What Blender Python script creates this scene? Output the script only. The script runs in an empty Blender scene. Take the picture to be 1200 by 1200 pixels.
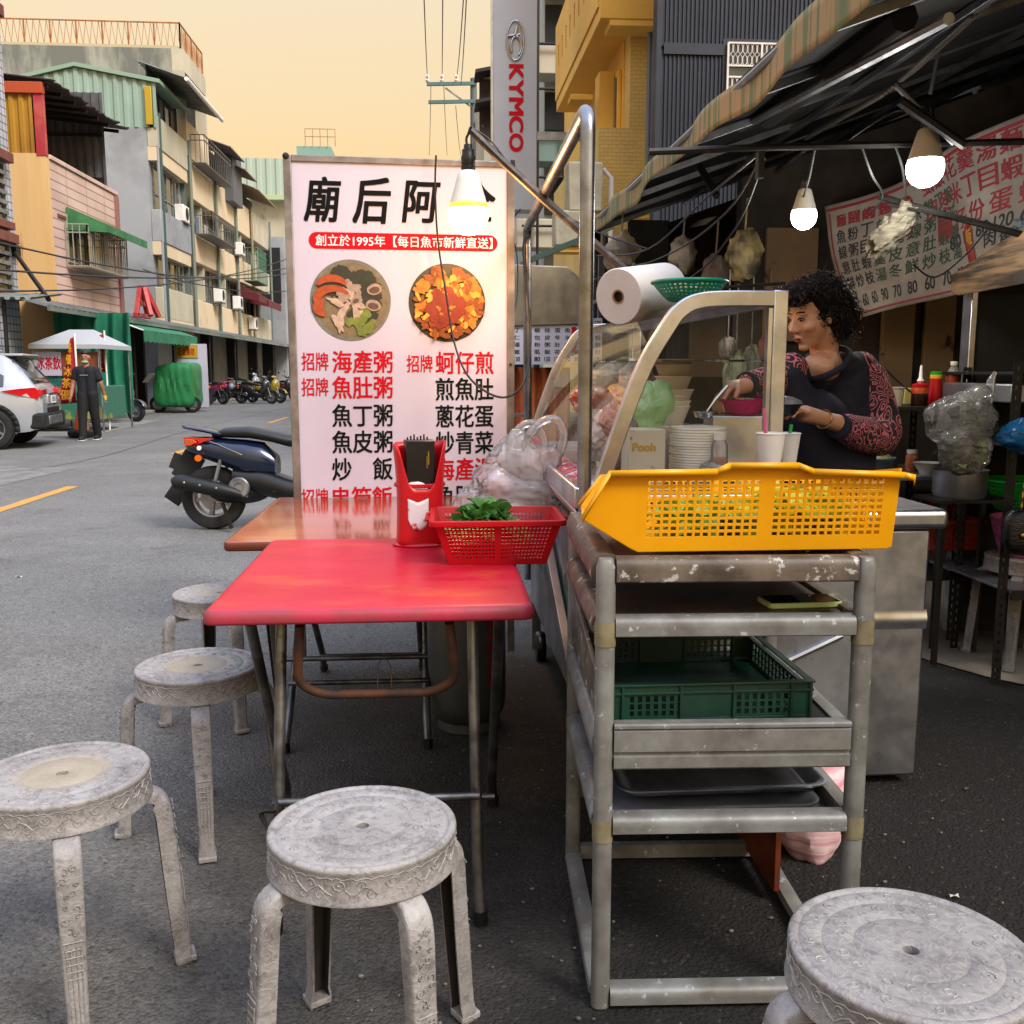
import bpy, bmesh, math, random
from mathutils import Vector, Matrix, Quaternion, noise
random.seed(7)
S = bpy.context.scene
COL = S.collection
pi = math.pi
R = math.radians
# ------------------------------------------------------------ camera
PITCH, YAW, FPX, EYE = R(8.27), R(4.4), 1150.0, Vector((0, 0, 1.28))
cd = bpy.data.cameras.new('camera'); cam = bpy.data.objects.new('camera', cd); COL.objects.link(cam)
cam.location = EYE; cam.rotation_euler = (pi/2-PITCH, 0, -YAW)
cd.sensor_width = 36; cd.lens = 36*FPX/1200; cd.clip_start = .02; cd.clip_end = 2000
S.camera = cam
# ------------------------------------------------------------ sky (soft, hazy evening) and a weak, very soft sun
SUN_EL, SUN_AZ = 45.0, 137.0       # degrees; azimuth clockwise from +Y (down the street): veiled sun high behind the camera
w = bpy.data.worlds.new('World'); S.world = w; w.use_nodes = True
nt = w.node_tree; nt.nodes.clear()
def N(t, **k):
    n = nt.nodes.new(t)
    for a, b in k.items(): setattr(n, a, b)
    return n
sky = N('ShaderNodeTexSky', sky_type='NISHITA', sun_disc=False, sun_elevation=R(SUN_EL), sun_rotation=R(SUN_AZ), air_density=2.0, dust_density=6.0)
b1 = N('ShaderNodeBackground'); b1.inputs[1].default_value = .05
tc = N('ShaderNodeTexCoord'); sx = N('ShaderNodeSeparateXYZ'); cr = N('ShaderNodeValToRGB'); b2 = N('ShaderNodeBackground'); b2.inputs[1].default_value = 1.0
nt.links.new(tc.outputs['Generated'], sx.inputs[0]); nt.links.new(sx.outputs['Z'], cr.inputs[0])
e = cr.color_ramp.elements
e[0].position = 0.0; e[0].color = (.66, .37, .085, 1)
e[1].position = 1.0; e[1].color = (1.12, 1.3, 1.8, 1)
for p_, c_ in ((.12, (.64, .375, .10, 1)), (.36, (.60, .46, .27, 1)), (.62, (.88, .92, 1.1, 1))):
    q = e.new(p_); q.color = c_
add = N('ShaderNodeAddShader'); ow = N('ShaderNodeOutputWorld')
nt.links.new(sky.outputs[0], b1.inputs[0]); nt.links.new(cr.outputs[0], b2.inputs[0])
nt.links.new(b1.outputs[0], add.inputs[0]); nt.links.new(b2.outputs[0], add.inputs[1]); nt.links.new(add.outputs[0], ow.inputs[0])
sl = bpy.data.lights.new('sun', 'SUN'); sl.energy = 2.7; sl.angle = R(18); sl.color = (1, .955, .90)
so = bpy.data.objects.new('sun', sl); COL.objects.link(so)
so.rotation_euler = Vector((-.48, .52, -.70)).to_track_quat('-Z', 'Y').to_euler()
vs = S.view_settings; vs.view_transform = 'Standard'; vs.look = 'None'; vs.exposure = 0.38; vs.gamma = 1; vs.use_curve_mapping = False
S.render.engine = 'CYCLES'
cy = S.cycles; cy.use_denoising = True; cy.max_bounces = 6; cy.diffuse_bounces = 3; cy.glossy_bounces = 3; cy.transmission_bounces = 6; cy.transparent_max_bounces = 16
cy.caustics_reflective = False; cy.caustics_refractive = False; cy.sample_clamp_indirect = 4

# ------------------------------------------------------------ pixel helpers: a point of the place seen at (u, v) of the 1200 px photograph
def ray(u, v):
    a, b = (u-600)/FPX, (v-600)/FPX
    x, y, z = a, math.cos(PITCH)-b*math.sin(PITCH), -math.sin(PITCH)-b*math.cos(PITCH)
    return Vector((x*math.cos(YAW)+y*math.sin(YAW), -x*math.sin(YAW)+y*math.cos(YAW), z))
def PZ(u, v, z=0.): d = ray(u, v); return EYE+d*((z-EYE.z)/d.z)
def PY(u, v, y): d = ray(u, v); return EYE+d*(y/d.y)
def PX(u, v, x): d = ray(u, v); return EYE+d*(x/d.x)

# ------------------------------------------------------------ mesh helper
class MB:
    def __init__(s, o=(0, 0, 0)):
        s.v = []; s.f = []; s.m = []; s.o = Vector(o); s.M = None
    def av(s, p):
        p = Vector(p)
        if s.M is not None: p = s.M @ p
        s.v.append(p-s.o); return len(s.v)-1
    def face(s, pts, m=0):
        s.f.append([s.av(p) for p in pts]); s.m.append(m)
    def fi(s, idx, m=0): s.f.append(list(idx)); s.m.append(m)
    def box(s, x0, x1, y0, y1, z0, z1, m=0):
        i = [s.av(p) for p in ((x0,y0,z0),(x1,y0,z0),(x1,y1,z0),(x0,y1,z0),(x0,y0,z1),(x1,y0,z1),(x1,y1,z1),(x0,y1,z1))]
        for q in ((0,3,2,1),(4,5,6,7),(0,1,5,4),(1,2,6,5),(2,3,7,6),(3,0,4,7)): s.fi([i[k] for k in q], m)
        return s
    def bar(s, a, b, w, h, up=(0,0,1), m=0):
        a, b = Vector(a), Vector(b); d = (b-a).normalized(); up = Vector(up)
        if abs(d.dot(up)) > .98: up = Vector((0,1,0))
        x = d.cross(up).normalized(); y = x.cross(d)
        i = [s.av(p+x*sx_*w/2+y*sy_*h/2) for p in (a, b) for sx_, sy_ in ((-1,-1),(1,-1),(1,1),(-1,1))]
        for q in ((3,2,1,0),(4,5,6,7),(0,1,5,4),(1,2,6,5),(2,3,7,6),(3,0,4,7)): s.fi([i[k] for k in q], m)
        return s
    def tube(s, pts, r, n=10, cap=True, m=0, flat=None):
        pts = [Vector(p) for p in pts]; L = len(pts)
        rs = r if isinstance(r, (list, tuple)) else [r]*L
        prev = None; rings = []
        for k in range(L):
            t = (pts[min(k+1, L-1)]-pts[max(k-1, 0)])
            t = t.normalized() if t.length > 1e-9 else Vector((0,0,1))
            if prev is None:
                a = Vector((0,0,1)) if abs(t.z) < .9 else Vector((1,0,0))
                x = t.cross(a).normalized()
            else:
                x = (prev-t*prev.dot(t)); x = x.normalized() if x.length > 1e-6 else t.orthogonal().normalized()
            prev = x; y = t.cross(x)
            fy = flat or 1
            rings.append([s.av(pts[k]+(x*math.cos(2*pi*j/n)+y*math.sin(2*pi*j/n)*fy)*rs[k]) for j in range(n)])
        for k in range(L-1):
            for j in range(n):
                s.fi((rings[k][j], rings[k][(j+1)%n], rings[k+1][(j+1)%n], rings[k+1][j]), m)
        if cap: s.fi(rings[0][::-1], m); s.fi(rings[-1], m)
        return s
    def lathe(s, prof, n=24, c=(0,0,0), m=0, cap0=False, cap1=False, ax=None, sx=1, sy=1):
        c = Vector(c); Q = Vector(ax).to_track_quat('Z', 'Y') if ax is not None else None
        rings = []
        for r_, z in prof:
            ring = []
            for j in range(n):
                p = Vector((r_*math.cos(2*pi*j/n)*sx, r_*math.sin(2*pi*j/n)*sy, z))
                if Q: p = Q @ p
                ring.append(s.av(c+p))
            rings.append(ring)
        for k in range(len(prof)-1):
            for j in range(n): s.fi((rings[k][j], rings[k][(j+1)%n], rings[k+1][(j+1)%n], rings[k+1][j]), m)
        if cap0: s.fi(rings[0][::-1], m)
        if cap1: s.fi(rings[-1], m)
        return s
    def ell(s, c, r, n=14, k=8, m=0, rot=None, fn=None):
        c = Vector(c); r = (r,)*3 if isinstance(r, (int, float)) else r
        def P(i, j):
            th = pi*i/k; ph = 2*pi*j/n
            d = Vector((math.sin(th)*math.cos(ph), math.sin(th)*math.sin(ph), math.cos(th)))
            if fn: d = d*fn(d)
            q = Vector((d.x*r[0], d.y*r[1], d.z*r[2]))
            if rot is not None: q = rot @ q
            return c+q
        top = s.av(P(0,0)); bot = s.av(P(k,0))
        rg = [[s.av(P(i,j)) for j in range(n)] for i in range(1, k)]
        for j in range(n):
            s.fi((top, rg[0][j], rg[0][(j+1)%n]), m); s.fi((bot, rg[-1][(j+1)%n], rg[-1][j]), m)
            for i in range(k-2): s.fi((rg[i][j], rg[i+1][j], rg[i+1][(j+1)%n], rg[i][(j+1)%n]), m)
        return s
    def grid(s, fn, nu, nv, skip=None, m=0):
        ids = {}
        def g(i, j):
            if (i, j) not in ids: ids[(i, j)] = s.av(fn(i/nu, j/nv))
            return ids[(i, j)]
        for i in range(nu):
            for j in range(nv):
                if skip and skip(i, j): continue
                s.fi((g(i,j), g(i+1,j), g(i+1,j+1), g(i,j+1)), m)
        return s
    def prism(s, poly, vec, m=0):
        vec = Vector(vec); a = [s.av(p) for p in poly]; b = [s.av(Vector(p)+vec) for p in poly]; n = len(a)
        s.fi(a[::-1], m); s.fi(b, m)
        for k in range(n): s.fi((a[k], a[(k+1)%n], b[(k+1)%n], b[k]), m)
        return s
    def mesh(s, name, mats, smooth=True, ang=38):
        me = bpy.data.meshes.new(name); me.from_pydata([tuple(p) for p in s.v], [], s.f)
        for mt in (mats if isinstance(mats, (list, tuple)) else [mats]): me.materials.append(mt)
        if any(s.m): me.polygons.foreach_set('material_index', s.m)
        bm = bmesh.new(); bm.from_mesh(me); bmesh.ops.recalc_face_normals(bm, faces=bm.faces); bm.to_mesh(me); bm.free()
        if smooth: me.shade_smooth(); me.set_sharp_from_angle(angle=R(ang))
        me.update(); return me
    def part(s, name, mats, parent=None, smooth=True, bevel=0, solid=0, sub=0, remesh=0, sm=0, ang=38, loc=None, seg=2):
        o = bpy.data.objects.new(name, s.mesh(name, mats, smooth, ang)); COL.objects.link(o)
        if parent is not None: o.parent = parent
        if loc is not None: o.location = loc
        if remesh:
            q = o.modifiers.new('r', 'REMESH'); q.mode = 'VOXEL'; q.voxel_size = remesh; q.use_smooth_shade = True
            if sm: q = o.modifiers.new('s', 'SMOOTH'); q.iterations = sm; q.factor = .5
        if solid: q = o.modifiers.new('t', 'SOLIDIFY'); q.thickness = solid; q.offset = 0
        if bevel: q = o.modifiers.new('b', 'BEVEL'); q.width = bevel; q.segments = seg; q.limit_method = 'ANGLE'; q.angle_limit = R(40); q.harden_normals = False
        if sub: q = o.modifiers.new('u', 'SUBSURF'); q.levels = sub; q.render_levels = sub
        return o
def tag(o, label=None, cat=None, group=None, kind=None):
    for k, x in (('label', label), ('category', cat), ('group', group), ('kind', kind)):
        if x: o[k] = x
    return o
def thing(name, label, cat, loc=(0,0,0), rz=0, group=None):
    o = bpy.data.objects.new(name, None); COL.objects.link(o); o.location = loc; o.rotation_euler = (0,0,rz); o.empty_display_size = .1
    return tag(o, label, cat, group)
def solo(mb, name, mats, label, cat, group=None, **k):
    "a thing that is one mesh, vertices given in world space and shifted to its own base point"
    xs = [p.x for p in mb.v]; ys = [p.y for p in mb.v]; zs = [p.z for p in mb.v]
    c = Vector(((min(xs)+max(xs))/2, (min(ys)+max(ys))/2, min(zs)))
    for i, p in enumerate(mb.v): mb.v[i] = p-c
    o = mb.part(name, mats, **k); o.location = c
    return tag(o, label, cat, group)
def struct(mb, name, mats, **k):
    o = mb.part(name, mats, **k); o['kind'] = 'structure'; return o
def copy_tree(o, parent=None):
    c = o.copy(); COL.objects.link(c)
    if parent is not None: c.parent = parent
    for ch in list(o.children): copy_tree(ch, c)
    return c
def smooth_path(pts, k=6):
    "Catmull-Rom through the points"
    pts = [Vector(p) for p in pts]; out = []
    for i in range(len(pts)-1):
        p0 = pts[max(i-1, 0)]; p1 = pts[i]; p2 = pts[i+1]; p3 = pts[min(i+2, len(pts)-1)]
        for j in range(k):
            t = j/k
            out.append(.5*((2*p1)+(p2-p0)*t+(2*p0-5*p1+4*p2-p3)*t*t+(3*p1-p0-3*p2+p3)*t*t*t))
    out.append(pts[-1]); return out
def arc_corner(pts, r, k=6):
    "polyline with rounded corners"
    pts = [Vector(p) for p in pts]; out = [pts[0]]
    for i in range(1, len(pts)-1):
        a, b, c = pts[i-1], pts[i], pts[i+1]
        u = (a-b); v = (c-b); q = min(r, u.length*.49, v.length*.49); u.normalize(); v.normalize()
        for j in range(k+1):
            t = j/k; out.append((b+u*q)*(1-t)**2+b*2*t*(1-t)+(b+v*q)*t*t)
    out.append(pts[-1]); return out
def sag(a, b, d, k=14):
    a, b = Vector(a), Vector(b)
    return [a.lerp(b, t/k)-Vector((0, 0, d*4*(t/k)*(1-t/k))) for t in range(k+1)]

# ------------------------------------------------------------ materials
def lin(c):
    if isinstance(c, str):
        c = c.lstrip('#'); c = [int(c[i:i+2], 16)/255 for i in (0, 2, 4)]
        c = [x/12.92 if x <= .04045 else ((x+.055)/1.055)**2.4 for x in c]
    return (c[0], c[1], c[2], 1)
def mat(name, col, rough=.5, metal=0, col2=None, ns=4, lo=.4, hi=.6, col3=None, ns3=9, t3=.6, w3=.04, bump=0, bs=60, bd=.003,
        stretch=(1,1,1), trans=0, emit=None, es=0, coat=0, sss=0, alpha=1, rv=.12, wave=None, spec=.5, trl=0, detail=6):
    m = bpy.data.materials.new(name); m.use_nodes = True; t = m.node_tree; t.nodes.clear(); L = t.links.new
    def n(ty, **k):
        q = t.nodes.new(ty)
        for a, b in k.items(): setattr(q, a, b)
        return q
    out = n('ShaderNodeOutputMaterial'); b = n('ShaderNodeBsdfPrincipled'); L(b.outputs[0], out.inputs[0])
    tcn = n('ShaderNodeTexCoord'); oi = n('ShaderNodeObjectInfo'); mu = n('ShaderNodeVectorMath', operation='SCALE')
    cb = n('ShaderNodeCombineXYZ'); L(oi.outputs['Random'], cb.inputs[0]); L(oi.outputs['Random'], cb.inputs[1]); L(cb.outputs[0], mu.inputs[0]); mu.inputs['Scale'].default_value = 37
    ad = n('ShaderNodeVectorMath', operation='ADD'); L(tcn.outputs['Object'], ad.inputs[0]); L(mu.outputs[0], ad.inputs[1])
    mp = n('ShaderNodeMapping'); L(ad.outputs[0], mp.inputs[0]); mp.inputs['Scale'].default_value = stretch
    V = mp.outputs[0]
    def noi(sc, de=detail, ro=.6):
        q = n('ShaderNodeTexNoise'); q.inputs['Scale'].default_value = sc; q.inputs['Detail'].default_value = de; q.inputs['Roughness'].default_value = ro; L(V, q.inputs['Vector']); return q.outputs[0]
    def ramp(src, a, c):
        q = n('ShaderNodeMapRange'); q.inputs[1].default_value = a; q.inputs[2].default_value = c; L(src, q.inputs[0]); return q.outputs[0]
    def mix(f, a, c):
        q = n('ShaderNodeMix', data_type='RGBA'); L(f, q.inputs[0])
        for s_, x in ((6, a), (7, c)):
            if isinstance(x, tuple): q.inputs[s_].default_value = x
            else: L(x, q.inputs[s_])
        return q.outputs[2]
    C = lin(col); base = None
    if col2 is not None:
        f = ramp(noi(ns), lo, hi); base = mix(f, C, lin(col2))
    if col3 is not None:
        f = ramp(noi(ns3, 8, .65), t3, t3+w3); base = mix(f, base if base is not None else C, lin(col3))
    if base is not None: L(base, b.inputs['Base Color'])
    else: b.inputs['Base Color'].default_value = C
    if rv:
        rr = n('ShaderNodeMapRange'); L(noi(ns*2.3+3), rr.inputs[0]); rr.inputs[3].default_value = max(.02, rough-rv); rr.inputs[4].default_value = min(1, rough+rv); L(rr.outputs[0], b.inputs['Roughness'])
    else: b.inputs['Roughness'].default_value = rough
    b.inputs['Metallic'].default_value = metal; b.inputs['Specular IOR Level'].default_value = spec
    if coat: b.inputs['Coat Weight'].default_value = coat; b.inputs['Coat Roughness'].default_value = .12
    if trans: b.inputs['Transmission Weight'].default_value = trans
    if alpha < 1: b.inputs['Alpha'].default_value = alpha
    if emit is not None: b.inputs['Emission Color'].default_value = lin(emit); b.inputs['Emission Strength'].default_value = es
    if sss: b.inputs['Subsurface Weight'].default_value = sss; b.inputs['Subsurface Radius'].default_value = (.02, .008, .005); b.inputs['Subsurface Scale'].default_value = 1
    if bump:
        bn = n('ShaderNodeBump'); bn.inputs['Strength'].default_value = bump; bn.inputs['Distance'].default_value = bd
        L(noi(bs, 5, .6), bn.inputs['Height']); L(bn.outputs[0], b.inputs['Normal'])
    if trl:
        tr = n('ShaderNodeBsdfTranslucent'); tr.inputs[0].default_value = C; mx = n('ShaderNodeMixShader'); mx.inputs[0].default_value = trl
        if base is not None: L(base, tr.inputs[0])
        L(b.outputs[0], mx.inputs[1]); L(tr.outputs[0], mx.inputs[2]); L(mx.outputs[0], out.inputs[0])
    return m
def clear_mat(name, tint, op=.1, rough=.08, body='#ffffff', fr=.25):
    "thin clear sheet (acrylic, film): tinted see-through, a little body colour, fresnel gloss"
    m = bpy.data.materials.new(name); m.use_nodes = True; t = m.node_tree; t.nodes.clear(); L = t.links.new; n = t.nodes.new
    out = n('ShaderNodeOutputMaterial'); tr = n('ShaderNodeBsdfTransparent'); tr.inputs[0].default_value = lin(tint)
    df = n('ShaderNodeBsdfDiffuse'); df.inputs[0].default_value = lin(body); tl = n('ShaderNodeBsdfTranslucent'); tl.inputs[0].default_value = lin(body)
    m0 = n('ShaderNodeMixShader'); m0.inputs[0].default_value = .5; L(df.outputs[0], m0.inputs[1]); L(tl.outputs[0], m0.inputs[2])
    gl = n('ShaderNodeBsdfGlossy'); gl.inputs['Roughness'].default_value = rough
    m1 = n('ShaderNodeMixShader'); m1.inputs[0].default_value = op; L(tr.outputs[0], m1.inputs[1]); L(m0.outputs[0], m1.inputs[2])
    lw = n('ShaderNodeLayerWeight'); lw.inputs[0].default_value = fr
    m2 = n('ShaderNodeMixShader'); L(lw.outputs['Fresnel'], m2.inputs[0]); L(m1.outputs[0], m2.inputs[1]); L(gl.outputs[0], m2.inputs[2]); L(m2.outputs[0], out.inputs[0])
    return m
# ------------------------------------------------------------ lettering
_tc = bpy.data.curves.new('lettering_source', 'FONT'); _to = bpy.data.objects.new('lettering_source', _tc)
_cache = {}
def text_mesh(body, m, bold=0., ext=0.0, space=1., line=1., ital=0.):
    key = (body, m.name, ext, space, line, ital)
    if key in _cache: return _cache[key]
    _tc.body = body; _tc.size = 1; _tc.offset = 0; _tc.extrude = ext; _tc.resolution_u = 3; _tc.align_x = 'LEFT'; _tc.space_character = space; _tc.space_line = line; _tc.shear = ital
    me = bpy.data.meshes.new_from_object(_to); me.name = 'lettering'; me.materials.clear(); me.materials.append(m)
    _cache[key] = me; return me
def text(body, m, parent, origin, xdir, ydir, w=None, h=None, bold=0., space=1., line=1., name='lettering', ital=0., fn=None):
    "put text so that its bounding box starts at origin (lower left) and spans w (or h) along xdir/ydir; all in the parent's space"
    me = text_mesh(body, m, 0, 0., space, line, ital)
    if not me.vertices: return None
    xs = [v.co.x for v in me.vertices]; ys = [v.co.y for v in me.vertices]
    x0, x1, y0, y1 = min(xs), max(xs), min(ys), max(ys)
    sx_ = w/(x1-x0) if w else h/(y1-y0); sy_ = h/(y1-y0) if h else sx_
    xd, yd = Vector(xdir).normalized(), Vector(ydir).normalized(); o_ = Vector(origin)
    if bold:
        sh = [(a*bold*.55, c*bold*.55) for a, c in ((-1,-.7),(1,-.7),(-1,.7),(1,.7))]
    else: sh = [(0, 0)]
    nd = xd.cross(yd).normalized(); V_ = []; F_ = []
    vs_ = [v.co.copy() for v in me.vertices]; fs_ = [tuple(f.vertices) for f in me.polygons]
    for q, (dx, dy) in enumerate(sh):
        b0 = len(V_)
        for co in vs_:
            p = o_+xd*((co.x-x0+dx)*sx_)+yd*((co.y-y0+dy)*sy_)+nd*(.00008*q)
            V_.append(fn(p) if fn else p)
        F_ += [tuple(i+b0 for i in f) for f in fs_]
    m2 = bpy.data.meshes.new('lettering'); m2.from_pydata([tuple(p) for p in V_], [], F_); m2.materials.append(m)
    ob = bpy.data.objects.new(name, m2); COL.objects.link(ob)
    if parent is not None: ob.parent = parent
    return ob
# ============================================================ materials used in many places
def asphalt(name, c1, c2, chip, rough=.85, bumpd=.007, speck=.25, dark=False):
    m = bpy.data.materials.new(name); m.use_nodes = True; t = m.node_tree; t.nodes.clear(); L = t.links.new; n = t.nodes.new
    out = n('ShaderNodeOutputMaterial'); b = n('ShaderNodeBsdfPrincipled'); L(b.outputs[0], out.inputs[0]); g = n('ShaderNodeNewGeometry')
    def noi(sc, de=4, ro=.6):
        q = n('ShaderNodeTexNoise'); q.inputs['Scale'].default_value = sc; q.inputs['Detail'].default_value = de; q.inputs['Roughness'].default_value = ro; L(g.outputs['Position'], q.inputs['Vector']); return q.outputs[0]
    def mr(s, a, c, d=0, e_=1):
        q = n('ShaderNodeMapRange'); L(s, q.inputs[0])
        for k, x in zip((1,2,3,4), (a,c,d,e_)): q.inputs[k].default_value = x
        return q.outputs[0]
    def mix(f, a, c):
        q = n('ShaderNodeMix', ) ; q.data_type = 'RGBA'; L(f, q.inputs[0])
        for s_, x in ((6,a),(7,c)):
            if isinstance(x, tuple): q.inputs[s_].default_value = x
            else: L(x, q.inputs[s_])
        return q.outputs[2]
    c = mix(mr(noi(.55, 6, .65), .35, .65), lin(c1), lin(c2))
    c = mix(mr(noi(9, 5, .7), .52, .75, 0, .5), c, lin(c2)); c = mix(mr(noi(1.9, 8, .7), .56, .66, 0, .45), c, lin('#57524d')); c = mix(mr(noi(.9, 3, .5), .58, .60, 0, .25), c, lin('#8b8984'))
    vo = n('ShaderNodeTexVoronoi'); vo.inputs['Scale'].default_value = 105; L(g.outputs['Position'], vo.inputs['Vector'])
    sep = n('ShaderNodeSeparateColor'); L(vo.outputs['Color'], sep.inputs[0])
    c = mix(mr(sep.outputs[0], .62, 1.0, 0, speck), c, lin(chip))
    c = mix(mr(sep.outputs[1], .75, 1.0, 0, .5), c, (.02,.02,.02,1))
    if dark:      # newer, stained black asphalt at the stall; shade under table and trolley painted in
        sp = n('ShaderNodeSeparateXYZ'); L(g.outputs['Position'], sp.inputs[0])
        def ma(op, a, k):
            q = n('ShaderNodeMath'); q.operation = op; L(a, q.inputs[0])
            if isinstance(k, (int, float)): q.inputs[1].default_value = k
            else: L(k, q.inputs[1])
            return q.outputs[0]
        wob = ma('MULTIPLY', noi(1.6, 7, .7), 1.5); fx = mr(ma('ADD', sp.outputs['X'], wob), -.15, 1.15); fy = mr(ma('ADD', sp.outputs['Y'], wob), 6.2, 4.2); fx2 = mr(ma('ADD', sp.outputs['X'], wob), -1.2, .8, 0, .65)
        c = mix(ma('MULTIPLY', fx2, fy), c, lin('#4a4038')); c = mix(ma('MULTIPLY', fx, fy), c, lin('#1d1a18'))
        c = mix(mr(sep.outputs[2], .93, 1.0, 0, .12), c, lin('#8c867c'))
    L(c, b.inputs['Base Color']); b.inputs['Roughness'].default_value = rough; b.inputs['Specular IOR Level'].default_value = .35
    bn = n('ShaderNodeBump'); bn.inputs['Strength'].default_value = 1.0; bn.inputs['Distance'].default_value = bumpd; L(mr(vo.outputs['Distance'], 0, .7, 1, 0), bn.inputs['Height'])
    b2_ = n('ShaderNodeBump'); b2_.inputs['Strength'].default_value = .7; b2_.inputs['Distance'].default_value = bumpd*2.2; L(noi(30, 6, .75), b2_.inputs['Height']); L(bn.outputs[0], b2_.inputs['Normal'])
    L(b2_.outputs[0], b.inputs['Normal']); return m
M = {}
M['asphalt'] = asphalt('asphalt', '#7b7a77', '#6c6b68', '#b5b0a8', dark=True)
M['asphalt_dark'] = asphalt('asphalt_dark', '#34302e', '#262423', '#5f5b57', rough=.75, bumpd=.008, speck=.2)
M['concrete_floor'] = mat('concrete_floor', '#9c917f', .8, col2='#6e655b', ns=1.3, col3='#a39887', ns3=3, t3=.6, w3=.08, bump=.5, bs=30)
M['road_paint'] = mat('road_paint', '#c48a3a', .8, col2='#9c7a4c', ns=6, lo=.45, hi=.8, bump=.4, bs=90)
M['pave'] = mat('pavement', '#8d8b86', .85, col2='#74716c', ns=1.5, bump=.3, bs=30)
def stool_mat(worn=False):
    m = bpy.data.materials.new('weathered_grey_plastic'); m.use_nodes = True; t = m.node_tree; t.nodes.clear(); L = t.links.new; n = t.nodes.new
    out = n('ShaderNodeOutputMaterial'); b = n('ShaderNodeBsdfPrincipled'); L(b.outputs[0], out.inputs[0]); tcn = n('ShaderNodeTexCoord'); oi = n('ShaderNodeObjectInfo')
    off = n('ShaderNodeVectorMath'); off.operation = 'ADD'; cb = n('ShaderNodeCombineXYZ'); mm = n('ShaderNodeMath'); mm.operation = 'MULTIPLY'; mm.inputs[1].default_value = 23; L(oi.outputs['Random'], mm.inputs[0]); L(mm.outputs[0], cb.inputs[0]); L(tcn.outputs['Object'], off.inputs[0]); L(cb.outputs[0], off.inputs[1]); V = off.outputs[0]
    def noi(sc, de=6, ro=.65):
        q = n('ShaderNodeTexNoise'); q.inputs['Scale'].default_value = sc; q.inputs['Detail'].default_value = de; q.inputs['Roughness'].default_value = ro; L(V, q.inputs['Vector']); return q
    def mr(s, a, c, d=0, e_=1):
        q = n('ShaderNodeMapRange'); L(s, q.inputs[0])
        for k, x in zip((1,2,3,4), (a,c,d,e_)): q.inputs[k].default_value = x
        return q.outputs[0]
    def mix(f, a, c):
        q = n('ShaderNodeMix'); q.data_type = 'RGBA'; L(f, q.inputs[0])
        for s_, x in ((6,a),(7,c)):
            if isinstance(x, tuple): q.inputs[s_].default_value = x
            else: L(x, q.inputs[s_])
        return q.outputs[2]
    # moulded curling ornament: warped cells turned into thin raised lines
    w = noi(22, 1); sc = n('ShaderNodeVectorMath'); sc.operation = 'SCALE'; sc.inputs['Scale'].default_value = .055; L(w.outputs['Color'], sc.inputs[0]); ad = n('ShaderNodeVectorMath'); ad.operation = 'ADD'; L(V, ad.inputs[0]); L(sc.outputs[0], ad.inputs[1])
    vo = n('ShaderNodeTexVoronoi'); vo.inputs['Scale'].default_value = 42; L(ad.outputs[0], vo.inputs['Vector']); mu = n('ShaderNodeMath'); mu.operation = 'MULTIPLY'; mu.inputs[1].default_value = 17; L(vo.outputs['Distance'], mu.inputs[0]); si = n('ShaderNodeMath'); si.operation = 'SINE'; L(mu.outputs[0], si.inputs[0])
    line = mr(si.outputs[0], .35, 1.0)
    c = mix(mr(noi(4).outputs[0], .38, .66), lin('#96928f'), lin('#7a7674')); c = mix(mr(noi(9, 8, .78).outputs[0], .49, .68, 0, .8), c, lin('#4a4442')); c = mix(mr(noi(60, 4).outputs[0], .5, .75, 0, .65), c, lin('#453f3d'))
    c = mix(mr(line, 0, 1, 0, .22), c, lin('#aaa5a3'))
    if worn:     # paint rubbed through to tan round the middle of the seat
        sp = n('ShaderNodeSeparateXYZ'); L(tcn.outputs['Object'], sp.inputs[0]); cx = n('ShaderNodeCombineXYZ'); L(sp.outputs[0], cx.inputs[0]); L(sp.outputs[1], cx.inputs[1]); ln = n('ShaderNodeVectorMath'); ln.operation = 'LENGTH'; L(cx.outputs[0], ln.inputs[0])
        ad2 = n('ShaderNodeMath'); L(ln.outputs['Value'], ad2.inputs[0]); nn = mr(noi(24, 8, .8).outputs[0], 0, 1, -.05, .05); L(nn, ad2.inputs[1]); c = mix(mr(ad2.outputs[0], .105, .070, 0, .65), c, lin('#978a70')); c = mix(mr(noi(45, 6, .8).outputs[0], .58, .7, 0, .5), c, lin('#6f665c'))
    L(c, b.inputs['Base Color']); b.inputs['Roughness'].default_value = .6
    b1_ = n('ShaderNodeBump'); b1_.inputs['Strength'].default_value = .4; b1_.inputs['Distance'].default_value = .001; L(line, b1_.inputs['Height'])
    b2_ = n('ShaderNodeBump'); b2_.inputs['Strength'].default_value = .4; b2_.inputs['Distance'].default_value = .002; L(noi(75, 5).outputs[0], b2_.inputs['Height']); L(b1_.outputs[0], b2_.inputs['Normal']); L(b2_.outputs[0], b.inputs['Normal']); return m
M['stool'] = stool_mat(); M['stool_seat_worn'] = stool_mat(True)
M['stool_worn'] = mat('stool_worn', '#8f8270', .55, col2='#86714c', ns=7, lo=.35, hi=.6, col3='#a8966e', ns3=22, t3=.54, w3=.1, bump=.4, bs=80)
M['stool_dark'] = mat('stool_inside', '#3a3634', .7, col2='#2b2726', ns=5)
M['red_top'] = mat('red_table', '#ae0a26', .38, spec=.35, col2='#c01a36', ns=2.6, lo=.35, hi=.7, col3='#b83a2a', ns3=3.2, t3=.55, w3=.12, bump=.12, bs=60, stretch=(1,2.4,1), detail=10)
M['red_edge'] = mat('table_edge_worn', '#a51f38', .5, col2='#8c2a36', ns=7, col3='#a08a63', ns3=2.6, t3=.6, w3=.12, bump=.3, bs=50)
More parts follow.
